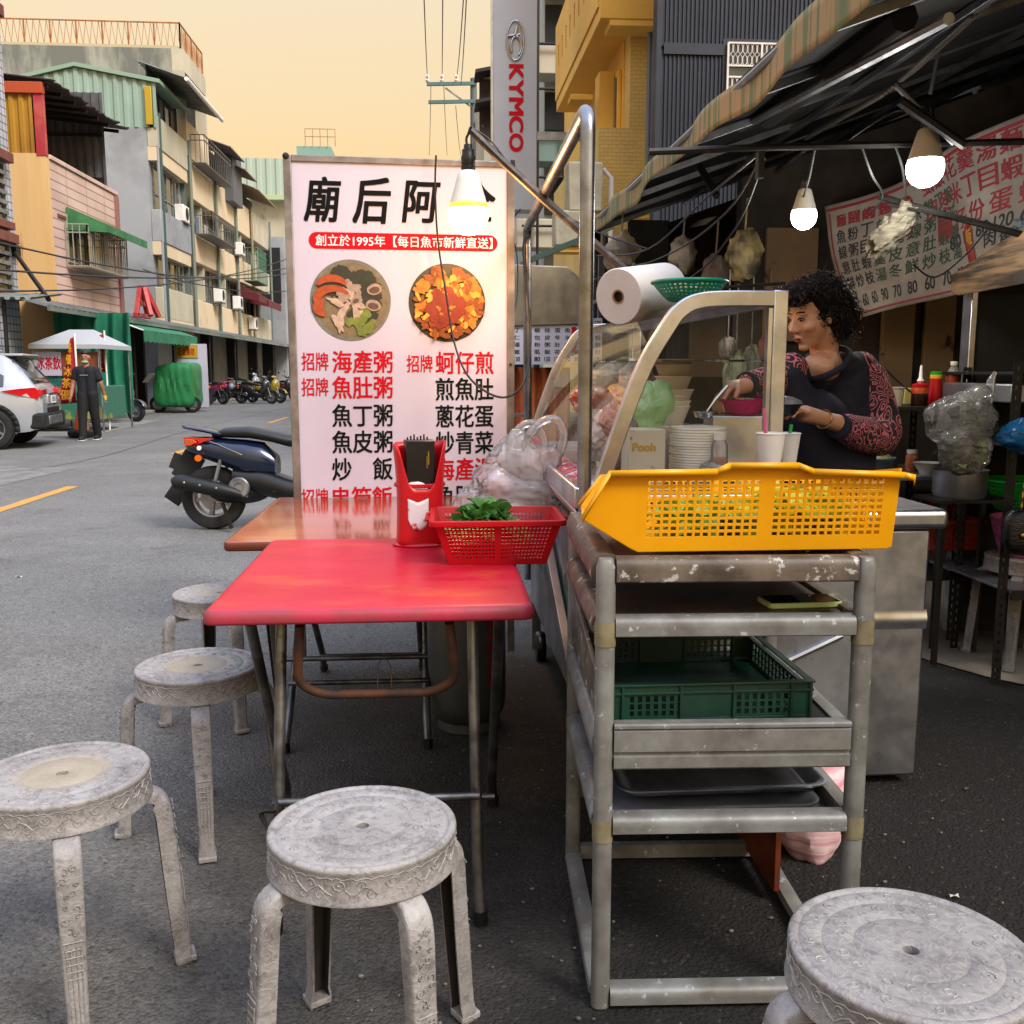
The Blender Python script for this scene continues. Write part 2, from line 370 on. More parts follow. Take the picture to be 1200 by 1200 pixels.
M['orange_top'] = mat('orange_table', '#9a4326', .14, col2='#b45a35', ns=3, lo=.35, hi=.65, col3='#7e3118', ns3=5, t3=.55, w3=.12, bump=.03, bs=14, stretch=(.7,9,1), coat=.6, rv=.05)
M['steel'] = mat('brushed_steel', '#cdd1d8', .32, 1, col2='#aeb1b8', ns=7, bump=.05, bs=40, stretch=(1,1,1))
M['steel_dull'] = mat('dull_steel', '#9b9ea4', .42, .85, col2='#777a80', ns=4, col3='#43352c', ns3=7, t3=.62, w3=.1, bump=.25, bs=25)
M['steel_pipe'] = mat('steel_pipe', '#9a9ca2', .3, 1, col2='#5f5a57', ns=8, lo=.35, hi=.7, bump=.05, bs=60)
M['leg_metal'] = mat('table_leg_metal', '#7a7a7a', .38, .8, col2='#4e4c4b', ns=9, col3='#4a3428', ns3=14, t3=.6, w3=.08, bump=.15, bs=60)
M['rust'] = mat('rusty_metal', '#5a3624', .75, .4, col2='#3b2a22', ns=12, bump=.3, bs=70)
M['trolley'] = mat('trolley_paint', '#838480', .5, .25, col2='#5c5852', ns=11, lo=.32, hi=.72, col3='#a6abb2', ns3=40, t3=.62, w3=.05, bump=.25, bs=55)
M['trolley_dirty'] = mat('trolley_paint_dirty', '#6b5f52', .5, .1, col2='#3f352c', ns=10, lo=.35, hi=.65, col3='#a5a39c', ns3=30, t3=.6, w3=.03, bump=.35, bs=45)
M['band'] = mat('yellowed_tape', '#7d745a', .5, col2='#645a42', ns=12)
M['shelf_board'] = mat('brown_board', '#4a3526', .5, col2='#33251d', ns=6, col3='#6d533d', ns3=10, t3=.62, w3=.05, stretch=(1,4,1), bump=.2)
M['board_red'] = mat('red_brown_board', '#61280f', .4, col2='#461b0c', ns=3, stretch=(1,1,5))
M['yellow'] = mat('yellow_plastic', '#f2b00c', .38, col2='#eca408', ns=4, sss=.1, rv=.06, bump=.05, bs=20, trl=.22)
M['redplastic'] = mat('red_plastic', '#c41420', .32, col2='#b5101c', ns=4, sss=.05, rv=.06, trl=.15)
M['green_crate'] = mat('green_crate', '#0b3d2d', .5, col2='#082c20', ns=5, col3='#5d7d6f', ns3=30, t3=.72, w3=.02, bump=.1)
M['black'] = mat('black_plastic', '#0b0b0c', .35, col2='#141415', ns=5)
M['black_matte'] = mat('black_matte', '#111111', .8, col2='#1a1918', ns=4)
M['black_metal'] = mat('black_painted_metal', '#151413', .5, .3, col2='#221e1b', ns=10, col3='#5e4a3c', ns3=18, t3=.66, w3=.03)
M['white_print'] = mat('white_print_board', '#bcbacb', .5, col2='#b4b1c4', ns=1.2, rv=.05, bump=.06, bs=6)
M['alu'] = mat('aluminium_frame', '#8f8a88', .45, .7, col2='#6d6865', ns=7, col3='#4a4340', ns3=12, t3=.64, w3=.05)
M['ink'] = mat('black_ink', '#0c0e0e', .7, rv=0, spec=.1)
M['ink_red'] = mat('red_ink', '#b40a1c', .6, rv=0, spec=.12)
M['ink_white'] = mat('white_ink', '#e8e0e4', .5, rv=0)
M['ink_green'] = mat('dark_green_ink', '#1c3a30', .5, rv=0)
M['ink_yellow'] = mat('yellow_ink', '#e8b020', .5, rv=0)
M['white'] = mat('white_plastic', '#f0eeea', .4, col2='#e4e2dc', ns=4)
M['paper'] = mat('paper', '#ddd8d2', .8, col2='#d2ccc6', ns=3, bump=.2, bs=60)
M['leaf'] = mat('basil_leaf', '#3f7030', .5, col2='#5c9140', ns=20, lo=.3, hi=.7, trl=.3, spec=.4)
M['leaf2'] = mat('pale_leaf', '#a5b02a', .5, col2='#d6c92e', ns=9, lo=.35, hi=.65, trl=.35)
M['film'] = clear_mat('clear_bag_film', '#ffffff', .27, .16, '#ffffff')
M['film_thin'] = clear_mat('thin_bag_film', '#ffffff', .24, .16, '#ffffff')
M['acrylic'] = clear_mat('old_acrylic', '#fbfaf6', .03, .04, '#d8d4bc', .10)
M['glass'] = clear_mat('window_glass', '#d8dedc', .03, .02, '#d0d4d2')
M['cable'] = mat('black_cable', '#0e0e0f', .5, rv=0)
M['lime'] = mat('lime_rubber', '#a7b877', .5, rv=.05)
M['screen'] = mat('phone_glass', '#08090a', .06, rv=0)
M['styro'] = mat('foam_cream', '#c6b694', .6, col2='#b9a782', ns=6)
M['pinkbasket'] = mat('pink_plastic', '#b95a8e', .45, rv=.05, trl=.15)
M['greenplastic'] = mat('green_plastic', '#17a232', .4, rv=.05, trl=.15)
M['teal'] = mat('teal_plastic', '#1f9c80', .35, rv=.05, trl=.2)
M['magenta'] = mat('magenta_plastic', '#b90a6a', .35, rv=.05)
# ============================================================ ground
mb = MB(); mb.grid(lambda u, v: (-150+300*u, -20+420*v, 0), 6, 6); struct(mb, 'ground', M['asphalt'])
def blotch(cx, cy, rx, ry, z, n=60, amp=.12, seed=0, sq=2.0):
    pts = []
    for i in range(n):
        a = 2*pi*i/n; c_, s_ = math.cos(a), math.sin(a)
        q = (abs(c_)**(2*sq/2)+abs(s_)**(2*sq/2))**(-1/(2*sq/2)) if sq > 2 else 1
        k = q*(1+amp*noise.noise(Vector((c_*2.5+seed, s_*2.5, seed)))*2)
        pts.append((cx+rx*k*c_, cy+ry*k*s_, z))
    return pts
mb = MB(); mb.face(blotch(5.0, 6.3, 3.2, 3.05, .008, 90, .04, 9, 5)); struct(mb, 'shop_floor', M['concrete_floor'], smooth=False)
for y0, y1 in ((8.2, 11.1), (15.3, 18.2), (24.0, 27.0), (33, 36), (42, 45)):
    mb = MB(); mb.grid(lambda u, v: (-4.07+.13*u+.012*noise.noise(Vector((u*3, v*9, y0))), y0+(y1-y0)*v, .004), 2, 10); struct(mb, 'road_marking', M['road_paint'], smooth=False)
mb = MB(); mb.box(-20, -8.3, 15, 90, 0, .1); struct(mb, 'pavement', M['pave'], bevel=.02)
mb = MB(); mb.face([(-8.3, 19.2, .004), (-6.7, 19.6, .004), (-7.0, 25.5, .004), (-8.3, 25.8, .004)]); struct(mb, 'pavement_apron', M['pave'], smooth=False)
def strip(pts, w_, z, name, m):
    mb = MB(); pts = smooth_path([(x, y, 0) for x, y in pts], 8); L_, R_ = [], []
    for i, p in enumerate(pts):
        t_ = (pts[min(i+1, len(pts)-1)]-pts[max(i-1, 0)]).normalized(); n_ = Vector((-t_.y, t_.x, 0)); k = w_*(.6+.8*abs(noise.noise(Vector((i*.37, w_*50, 1)))))
        wob = n_*noise.noise(Vector((i*.55, 3, w_*9)))*.02; L_.append(mb.av((p+n_*k+wob)+Vector((0,0,z)))); R_.append(mb.av((p-n_*k+wob)+Vector((0,0,z))))
    for i in range(len(pts)-1): mb.fi((L_[i], L_[i+1], R_[i+1], R_[i]))
    return struct(mb, name, m, smooth=False)
TAR = mat('tar', '#2a2927', .6, col2='#3a3835', ns=9)
strip([(-6.5, 9.8), (-5.0, 14), (-5.2, 22), (-4.9, 40)], .012, .004, 'road_seam', TAR)
mb = MB(); mb.face([(-6.2, 10.5, .0035), (-4.9, 10.3, .0035), (-4.7, 13.2, .0035), (-6.0, 13.6, .0035)]); struct(mb, 'road_patch', mat('patched_asphalt', '#62615e', .9, col2='#7a7874', ns=3, bump=.4, bs=40), smooth=False)
for k, (x, y, c_, lb) in enumerate(((-1.9, 3.9, '#b0a58c', 'pale dry leaf on the asphalt left of the farthest stool'), (-.25, 2.35, '#8c6a42', 'brown dry leaf on the ground under the red table'), (.95, 1.75, '#b8b2a6', 'scrap of pale paper on the dark asphalt beside the trolley'), (1.25, 2.15, '#c8c4ba', 'white wrapper on the dark asphalt right of the trolley'), (-2.6, 6.2, '#c9c5bb', 'white paper scrap lying on the open road'), (1.5, 1.95, '#9a8c6c', 'tan leaf on the dark asphalt near the right edge'))):
    mb = MB(); s_ = .016+.006*(k%3); mb.grid(lambda u, v: (x+(u-.5)*s_*1.6, y+(v-.5)*s_*(1.2-abs(u-.5)), .006+.006*math.sin(u*4+v*3)), 4, 4); solo(mb, 'leaf' if 'leaf' in lb else 'paper_scrap', mat('litter%d' % k, c_, .8), lb, 'leaf' if 'leaf' in lb else 'litter')
# loose grit on the asphalt: nobody could count it
mb = MB(); rg = random.Random(3)
for i in range(1500):
    x = rg.uniform(-2.2, 2.2); y = rg.uniform(.9, 4.8); s_ = rg.choice((.0015, .002, .003, .0045))*rg.uniform(.6, 1.2)
    mb.ell((x, y, .006+s_*.3), (s_*rg.uniform(.7, 1.5), s_, s_*.6), 5, 3)
o = mb.part('grit', mat('grit', '#57514b', .9, col2='#7c756c', ns=3), smooth=False); tag(o, 'loose grit scattered over the asphalt between stools and trolley', 'grit', kind='stuff')

# ============================================================ stools
def scroll(c, r0, turns, a0, k=12, sgn=1):
    return [(c[0]+r0*(1-t/k*.85)*math.cos(a0+sgn*turns*2*pi*t/k), c[1]+r0*(1-t/k*.85)*math.sin(a0+sgn*turns*2*pi*t/k)) for t in range(k+1)]
def make_stool(worn, detail=True):
    t = thing('stool', 'stool', 'stool')
    mb = MB()
    prof = [(.0115,.424),(.0115,.4645),(.016,.467),(.075,.4675),(.077,.4662),(.080,.4675),(.118,.4675),(.121,.4655),(.125,.4675),(.150,.4675),(.153,.4655),(.157,.4685),(.163,.469),(.1675,.466),(.1685,.4605),(.1665,.457),(.1680,.412),(.1705,.408),(.1705,.404),(.1675,.403),(.163,.406),(.161,.447),(.02,.45)]
    mb.lathe(prof, 64); mb.part('seat', M['stool_seat_worn'] if worn else M['stool'], t, ang=50)
    if False:
        mb = MB(); pts = [(.088*(1+.05*math.sin(3*a)+.03*math.sin(7*a))*math.cos(a), .088*(1+.05*math.sin(3*a)+.03*math.sin(7*a))*math.sin(a)) for a in [2*pi*k/40 for k in range(40)]]
        ring = [mb.av((x, y, .4683)) for x, y in pts]; inn = [mb.av((.018*math.cos(2*pi*k/40), .018*math.sin(2*pi*k/40), .4683)) for k in range(40)]
        for k in range(40): mb.fi((ring[k], ring[(k+1)%40], inn[(k+1)%40], inn[k]))
        mb.part('worn_patch', M['stool_worn'], t)
    # raised scrollwork round the band and rings of ornament on the seat
    mb = MB(); nm = 12
    def band(x, y):   # x along the band (m), y height
        a = x/.1672; return (.1672*math.cos(a), .1672*math.sin(a), y)
    for i in range(nm):
        x0 = 2*pi*.1672*i/nm
        for (dx, dy, r0, tn, a0, sg) in ((.012,.442,.012,1.3,pi,1),(.034,.422,.010,1.2,0,-1),(.050,.441,.009,1.1,pi,-1),(.066,.424,.011,1.3,pi/2,1)):
            mb.tube([band(x0+px, py) for px, py in scroll((dx, dy), r0, tn, a0, 11, sg)], .0013, 4)
        mb.tube([band(x0+.02+.011*q, .431+.008*math.sin(q*1.6+i)) for q in range(7)], .0015, 4)
        mb.tube([band(x0+.008*q, .452+.002*math.sin(q*2.1)) for q in range(12)], .001, 4)
    for i in range(8):
        a = 2*pi*i/8
        for da, rr, r0, sg in ((0, .100, .011, 1), (.32, .096, .008, -1), (.55, .137, .008, 1), (.1, .137, .009, -1)):
            cx, cy = rr*math.cos(a+da), rr*math.sin(a+da)
            mb.tube([(px, py, .4677) for px, py in scroll((cx, cy), r0, 1.2, a, 10, sg)], .0012, 4)
    mb.part('ornament', M['stool'], t)
    # legs: channel section swept out from under the seat and down
    path = smooth_path([(.118,.405),(.150,.404),(.176,.398),(.196,.380),(.205,.350),(.209,.30),(.216,.2),(.224,.1),(.231,.022),(.233,.0)], 4)
    widths = []
    for p in path: widths.append(.050 if p[1] > .33 else .050-.014*(.33-p[1])/.33)
    for k in range(4):
        Mx = Matrix.Rotation(pi/4+k*pi/2, 4, 'Z'); mb = MB(); mb.M = Mx; rings = []
        for i, p in enumerate(path):
            a = Vector(path[max(i-1, 0)]); c = Vector(path[min(i+1, len(path)-1)]); tg = Vector((c.x-a.x, 0, c.y-a.y)).normalized(); nn = Vector((-tg.z, 0, tg.x)); nn = nn if nn.x+nn.z > 0 else -nn
            w_ = widths[i]/2; d = .034 if p[1] < .39 else .024; tt = .004; c_ = .006
            if p[1] < .03: w_ *= 1.22; 
            sec = [(-w_,-d),(-w_,-c_),(-w_+c_*.35,-c_*.3),(-w_+c_*1.1,0),(w_-c_*1.1,0),(w_-c_*.35,-c_*.3),(w_,-c_),(w_,-d),(w_-tt,-d),(w_-tt,-tt*1.4),(-w_+tt,-tt*1.4),(-w_+tt,-d)]
            P = Vector((p[0], 0, p[1]))
            rings.append([mb.av(P+Vector((0, a_, 0))+nn*b_) for a_, b_ in sec])
        n = 12
        for i in range(len(rings)-1):
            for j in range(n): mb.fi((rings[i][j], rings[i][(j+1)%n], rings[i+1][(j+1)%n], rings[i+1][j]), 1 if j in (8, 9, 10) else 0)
        mb.fi(rings[0][::-1]); mb.fi(rings[-1])
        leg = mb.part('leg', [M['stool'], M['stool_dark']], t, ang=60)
        mb = MB(); mb.M = Mx
        def on(s_, h):   # point on the leg's outer face
            # radius at height h along the lower straight run
            r_ = .2085+(.35-h)*.0225/.35+.0003 if h < .35 else .2085-(h-.35)**2*3.2
            return (r_, s_, h)
        for q in range(6):
            z_ = .355-.024*q
            for sg in (-1, 1):
                mb.tube([on(px, py) for px, py in scroll((sg*(.0085+.004*math.sin(q*2.1)), z_+.004*math.sin(q*3.3+sg)), .0075+.0025*math.cos(q*1.7+sg), 1.0+.4*math.sin(q+sg), pi/2+q*1.3, 9, sg)], .0010, 4)
        for q in range(5):
            z_ = .2-.014*q; mb.tube([on(-.015, z_), on(.015, z_)], .0012, 4)
        for sx_ in (-.014, -.005, .005, .014): mb.tube([on(sx_*.95, .205), on(sx_*.8, .04)], .0012, 4)
        mb.tube([on(-.018, .215), on(.018, .215)], .0014, 4)
        mb.part('leg_ornament', M['stool'], leg)
        mb = MB(); mb.M = Mx; mb.box(.196, .240, -.023, .023, 0, .014); mb.part('foot', M['stool'], leg, bevel=.003)
    return t
sA = make_stool(True); sB = make_stool(False)
def put(o, x, y, rz, label, group='round weathered stools', z=0.004, tilt=(0, 0)):
    o.location = (x, y, z); o.rotation_euler = (tilt[0], tilt[1], rz); tag(o, label, 'stool', group); return o
put(sA, -.765, 1.96, R(-24), 'weathered grey stool with worn tan patch, cut off by the left picture edge')
put(copy_tree(sA), -.665, 2.69, R(-31), 'weathered grey stool with a tan patch beside the red table front left corner')
put(copy_tree(sA), -.80, 3.6, R(-18), 'farthest grey stool, half hidden behind the left edge of the red table')
put(sB, -.14, 1.68, R(-13), 'all grey weathered stool standing in front of the red table, nearest the middle')
put(copy_tree(sB), .66, 1.235, R(-44), 'large pale grey stool in the lower right corner in front of the trolley')
pink_stool = put(copy_tree(sB), 2.56, 4.02, R(3), 'grey stool carrying a pink basket behind the black rack on the right', 'round weathered stools', .01)

# ============================================================ tables
t = thing('dining_table', 'folding table with a worn glossy red top and grey tube legs, nearest the camera', 'table', (-.145, 2.6, 0.004))
mb = MB(); X0, X1, Y0, Y1 = -.380, .365, -.445, .50
def rrect(x0, x1, y0, y1, r, z, k=5):
    out = []
    for cx, cy, a0 in ((x1-r, y1-r, 0), (x0+r, y1-r, pi/2), (x0+r, y0+r, pi), (x1-r, y0+r, 3*pi/2)):
        for j in range(k+1): a = a0+pi/2*j/k; out.append((cx+r*math.cos(a), cy+r*math.sin(a), z))
    return out
def slab(mb, x0, x1, y0, y1, r, prof, m_top=0, m_side=1):
    "rounded slab: prof is a list of (inset, z) from the bottom inner edge round to the top"
    rings = [[mb.av(p) for p in rrect(x0+i, x1-i, y0+i, y1-i, max(r-i*.6, .004), z)] for i, z in prof]; n = len(rings[0])
    for k in range(len(rings)-1):
        for j in range(n): mb.fi((rings[k][j], rings[k][(j+1)%n], rings[k+1][(j+1)%n], rings[k+1][j]), m_side if k < len(rings)-2 else m_top)
    mb.fi(rings[-1], m_top); mb.fi(rings[0][::-1], m_side)
slab(mb, X0, X1, Y0, Y1, .03, [(.05,.724),(.010,.712),(.002,.714),(0,.720),(.001,.732),(.005,.7415),(.012,.7458),(.022,.747)])
mb.part('tabletop', [M['red_top'], M['red_edge']], t, ang=60)
def tube_part(nm, pts, r, m, par, n=12): return MB().tube(pts, r, n).part(nm, m, par)
LM = M['leg_metal']
def frame_legs(t, xl, xr, yf, yt, zt, rung=.06, topz=None):
    for x in (xl, xr):
        l_ = tube_part('leg', [(x, yf, .012), (x*.98, yf*.9+yt*.1, .1), (x*.96, yt, zt)], .0135, LM, t)
        MB().tube([(x, yf-.002, 0), (x, yf+.001, .03)], .017, 12).part('foot_cap', M['black'], l_)
    tube_part('crossbar', [(xl, yf*.85+yt*.15, rung), (xr, yf*.85+yt*.15, rung)], .009, LM, t)
frame_legs(t, -.235, .235, -.475, -.30, .70, .30)
frame_legs(t, -.30, .30, .15, -.36, .70, .06)
MB().tube([(-.235, -.37, .32), (.235, -.37, .32)], .009, 10)
tube_part('brace', arc_corner([(-.17, -.40, .70), (-.185, -.36, .55), (-.13, -.34, .515), (.13, -.34, .515), (.185, -.36, .55), (.17, -.40, .70)], .09, 6), .011, M['rust'], t)
tube_part('wire_hook', smooth_path([(.0,-.345,.53),(.002,-.345,.585),(.015,-.345,.60),(.03,-.345,.585),(.032,-.345,.53)], 4), .0016, M['rust'], t, 5)
mb = MB(); mb.tube(smooth_path([(-.27,-.43,.30),(-.235,-.45,.315),(-.225,-.47,.29),(-.26,-.46,.28),(-.25,-.455,.25),(-.235,-.46,.22)], 4), .006, 6, flat=.3); mb.part('tied_strip', M['black_matte'], t)
t = thing('dining_table', 'folding table with a glossy orange wood top in front of the menu board', 'table', (-.28, 3.68, 0.004))
mb = MB(); slab(mb, -.40, .44, -.56, .56, .025, [(.03,.708),(.004,.704),(0,.710),(0,.728),(.004,.733),(.01,.734)])
mb.part('tabletop', [M['orange_top'], M['board_red']], t, ang=60)
frame_legs(t, -.24, .24, -.47, .30, .69, .20); frame_legs(t, -.21, .21, .43, -.38, .69, .10)
tube_part('brace', arc_corner([(-.17, .1, .69), (-.185, .1, .52), (.185, .1, .52), (.17, .1, .69)], .08, 6), .010, M['rust'], t)
tube_part('crossbar', [(-.24, -.40, .30), (.24, -.40, .30)], .009, LM, t)

# ---- things on the red table
def perf(mb, P00, P10, P11, P01, us, vs, m=0):
    "flat panel; us/vs lists of (coordinate) with holes where both interval indices are odd"
    P00, P10, P11, P01 = map(Vector, (P00, P10, P11, P01))
    def f(u, v): return (P00*(1-u)+P10*u)*(1-v)+(P01*(1-u)+P11*u)*v
    ids = {}
    def g(i, j):
        if (i, j) not in ids: ids[(i, j)] = mb.av(f(us[i][0], vs[j][0]))
        return ids[(i, j)]
    for i in range(len(us)-1):
        for j in range(len(vs)-1):
            if us[i][1] and vs[j][1]: continue
            mb.fi((g(i,j), g(i+1,j), g(i+1,j+1), g(i,j+1)), m)
def cuts(a, b, n, duty=.55, groups=1, gap=.06):
    "interval starts over 0..1 with n holes in each of the groups between a and b"
    out = [(0., False)]; W = (b-a-gap*(groups-1))/groups
    for g in range(groups):
        s0 = a+g*(W+gap); p = W/n
        for k in range(n):
            out.append((s0+p*(k+.5-duty/2), True)); out.append((s0+p*(k+.5+duty/2), False))
    out.append((1., False)); return out
def rect_basket(t, m, bw, bd, tw, td, h, nx, ny, nz, gx=2, rimw=.012, z0=0., thick=.003, base_holes=True, zlo=.12, zhi=.88, rimh=.014):
    B = [(-bw/2,-bd/2,z0),(bw/2,-bd/2,z0),(bw/2,bd/2,z0),(-bw/2,bd/2,z0)]; T = [(-tw/2,-td/2,z0+h),(tw/2,-td/2,z0+h),(tw/2,td/2,z0+h),(-tw/2,td/2,z0+h)]
    mb = MB(); vz = cuts(zlo, zhi, nz)
    for k in range(4):
        a, b = k, (k+1)%4; us = cuts(.06, .94, nx if k%2 == 0 else ny, .58, gx if k%2 == 0 else 1, .05)
        perf(mb, B[a], B[b], T[b], T[a], us, vz)
    perf(mb, B[0], B[1], B[2], B[3], cuts(.06,.94, nx*gx//2 if base_holes else 1, .4), cuts(.1,.9, max(ny//2, 1), .4))
    bm_ = mb.part('basket_wall', m, t, smooth=False, solid=thick)
    mb = MB(); o_ = rrect(-tw/2-rimw, tw/2+rimw, -td/2-rimw, td/2+rimw, .02, z0+h); i_ = rrect(-tw/2, tw/2, -td/2, td/2, .012, z0+h)
    n = len(o_); ro = [mb.av(p) for p in o_]; ri = [mb.av(p) for p in i_]; rl = [mb.av((p[0], p[1], p[2]-rimh)) for p in o_]
    for j in range(n): mb.fi((ro[j], ro[(j+1)%n], ri[(j+1)%n], ri[j])); mb.fi((ro[j], ro[(j+1)%n], rl[(j+1)%n], rl[j]))
    mb.part('rim', m, t, solid=.0025, bevel=.0012)
def leaves(t, m, n, region, size, seed, name='leaf', aspect=.45):
    rg = random.Random(seed); mb = MB()
    for i in range(n):
        x, y, z = region(rg); s_ = size*rg.uniform(.6, 1.25); a = rg.uniform(0, 2*pi); tl = rg.uniform(-.9, .9); rl = rg.uniform(-.7, .7)
        mb.M = Matrix.Translation((x, y, z)) @ Matrix.Rotation(a, 4, 'Z') @ Matrix.Rotation(tl, 4, 'Y') @ Matrix.Rotation(rl, 4, 'X')
        k = 5; L_ = [mb.av((s_*(q/k), -aspect*s_*math.sin(pi*min(.999, (q/k)**.8)), .22*s_*math.sin(q/k*pi)*.6+.08*s_)) for q in range(k+1)]
        Rr = [mb.av((s_*(q/k), aspect*s_*math.sin(pi*min(.999, (q/k)**.8)), .22*s_*math.sin(q/k*pi)*.6+.08*s_)) for q in range(k+1)]
        Cn = [mb.av((s_*(q/k), 0, .22*s_*math.sin(q/k*pi)*.6)) for q in range(k+1)]
        for q in range(k): mb.fi((L_[q], L_[q+1], Cn[q+1], Cn[q])); mb.fi((Cn[q], Cn[q+1], Rr[q+1], Rr[q]))
    mb.M = None; return mb
t = thing('red_basket', 'small red perforated basket of green basil on the right end of the red table', 'basket', (.165, 2.735, .752), R(-1))
rect_basket(t, M['redplastic'], .265, .20, .345, .27, .125, 13, 9, 9, gx=2)
for sx_ in (-1, 1): MB().tube(arc_corner([(sx_*.18,-.06,.122),(sx_*.195,-.06,.118),(sx_*.195,.06,.118),(sx_*.18,.06,.122)], .02, 3), .005, 6).part('handle', M['redplastic'], t)
def reg(rg):
    a = rg.uniform(0, 2*pi); q = math.sqrt(rg.random()); x = q*math.cos(a); y = q*math.sin(a)
    return (-.03+.10*x, .01+.075*y, .045+.085*(1-q*q)*rg.uniform(.7, 1)+.015*rg.random())
mb = leaves(None, None, 330, reg, .042, 5)
o = mb.part('basil_leaves', M['leaf'], None); o.location = (.165, 2.735, .757); tag(o, 'heap of loose green basil leaves in the small red basket', 'basil', kind='stuff')
for i in range(9):
    pass
# chopstick and tissue holder
t = thing('chopstick_holder', 'tall red plastic chopstick and tissue holder standing on the red table', 'holder', (-.052, 2.965, .752), R(8))
def hold_prof(z):  # half-width x, half-depth y
    return .072+.006*z/.3, .05
mb = MB(); nU, nV = 40, 14
def hf(u, v):
    a = 2*pi*u; c_, s_ = math.cos(a), math.sin(a)
    zt = .175+.14*(.5-.5*math.cos(pi*min(1, max(0, (abs(c_)-.35)/.45))))*(1 if c_ > 0 else .93) if s_ < .6 else .31
    z = zt*v; hw, hd = .071+.012*v-.01*math.sin(v*2.6), .052
    q = 4; k = (abs(c_)**q+abs(s_)**q)**(-1/q)
    return (hw*k*c_, hd*k*s_, z)
mb.grid(hf, nU, nV); mb.part('shell', M['redplastic'], t, solid=.003, ang=50)
mb = MB(); mb.lathe([(0,0),(.084,0),(.086,.004),(.080,.009),(.07,.012)], 32, sy=.74); mb.part('base_flange', M['redplastic'], t)
mb = MB(); mb.lathe([(.0745,.178),(.078,.180),(.078,.188),(.0745,.190)], 32, sy=.74); mb.part('collar', M['redplastic'], t)
mb = MB(); mb.box(-.044, .044, -.028, .036, .15, .318); mb.part('black_sleeve', M['black'], t, bevel=.003)
mb = MB(); mb.box(.022, .026, -.0295, -.0285, .245, .285); mb.box(.018, .0205, -.0295, -.0285, .235, .27); mb.part('gold_lettering', mat('gold_print', '#9c7a3a', .4, .6), t, smooth=False)
mb = MB(); 
for k in range(7): mb.tube([(-.03+.009*k, .01, .2), (-.034+.010*k, .012, .326+.004*(k%3))], .0028, 6)
mb.part('chopsticks', M['black'], t)
rgq = random.Random(2); mb = MB(); mb.ell((-.015, -.03, .175), (.035, .012, .02), 14, 8, fn=lambda d: 1+.35*noise.noise(d*3)); mb.part('tissue', M['paper'], t)
mb = MB(); mb.M = Matrix.Translation((-.012, -.0535, .095)); n = 10
def shield(u, v):
    x = (u-.5)*.062; top = .04+.012*abs(u-.5)*2; bot = -.045+.035*(abs(u-.5)*2)**3
    return (x, -.0006-.004*(1-(2*u-1)**2)*.3, bot+(top-bot)*v)
mb.grid(shield, 8, 8); mb.part('sticker', mat('worn_sticker', '#d0cdd0', .5, col2='#b0152a', ns=26, lo=.56, hi=.62, rv=.05), t, solid=.0006)
# crumpled plastic bags
def crumple(mb, c, r, seed, n=44, k=30, amp=.32, sc=2.2, flat=.0, fold=.12):
    def f(d):
        q = Vector((d.x, d.y, d.z))*sc+Vector((seed*3.1, seed*1.7, seed))
        v = noise.noise(q); rid = 1-abs(noise.noise(q*2.1)*2); rid2 = 1-abs(noise.noise(q*4.7+Vector((5, 1, 2)))*2); rid3 = 1-abs(noise.noise(q*9.3)*2)
        return 1+amp*v+fold*(rid-.5)+fold*.55*(rid2-.5)+fold*.25*(rid3-.5)
    mb.ell(c, r, n, k, fn=f)
t = thing('plastic_bag', 'crumpled clear plastic carrier bag with handles behind the red basket', 'bag', (.235, 3.10, .752))
mb = MB(); crumple(mb, (0, .0, .115), (.16, .10, .115), 1, 90, 60, .30, 1.5, fold=.085); crumple(mb, (.05, .01, .20), (.11, .08, .11), 2, 80, 50, .36, 1.5, fold=.085)
mb.part('bag_body', M['film'], t, ang=70)
mb = MB()
for s_, dy in ((0, -.02), (1, .03)):
    pts = smooth_path([(.03, dy, .22), (.05, dy, .31), (.095, dy-.01, .365), (.145, dy, .37), (.165, dy, .32), (.15, dy+.01, .26), (.115, dy, .20)] if s_ == 0 else [(.0, dy, .22), (.0, dy, .29), (.04, dy, .35), (.085, dy, .35), (.11, dy, .29), (.10, dy, .22)], 6)
    mb.tube(pts, [.027*(1+.25*noise.noise(Vector((i*.7, s_, 3)))) for i in range(len(pts))], 10, flat=.5)
mb.part('bag_handle', M['film'], t, ang=70)
mb = MB(); mb.ell((-.03, -.02, .17), (.045, .05, .045), 16, 10, fn=lambda d: 1+.3*noise.noise(d*2.5)); mb.part('red_contents', mat('pink_red_print', '#c98a94', .6, col2='#d9c9cc', ns=12, rv=0), t)
mb = MB(); mb.ell((.02, 0, .06), (.09, .06, .05), 16, 10, fn=lambda d: 1+.3*noise.noise(d*2.5)); mb.part('white_contents', mat('white_contents', '#c9cdd2', .6, col2='#b9bdc4', ns=12), t)
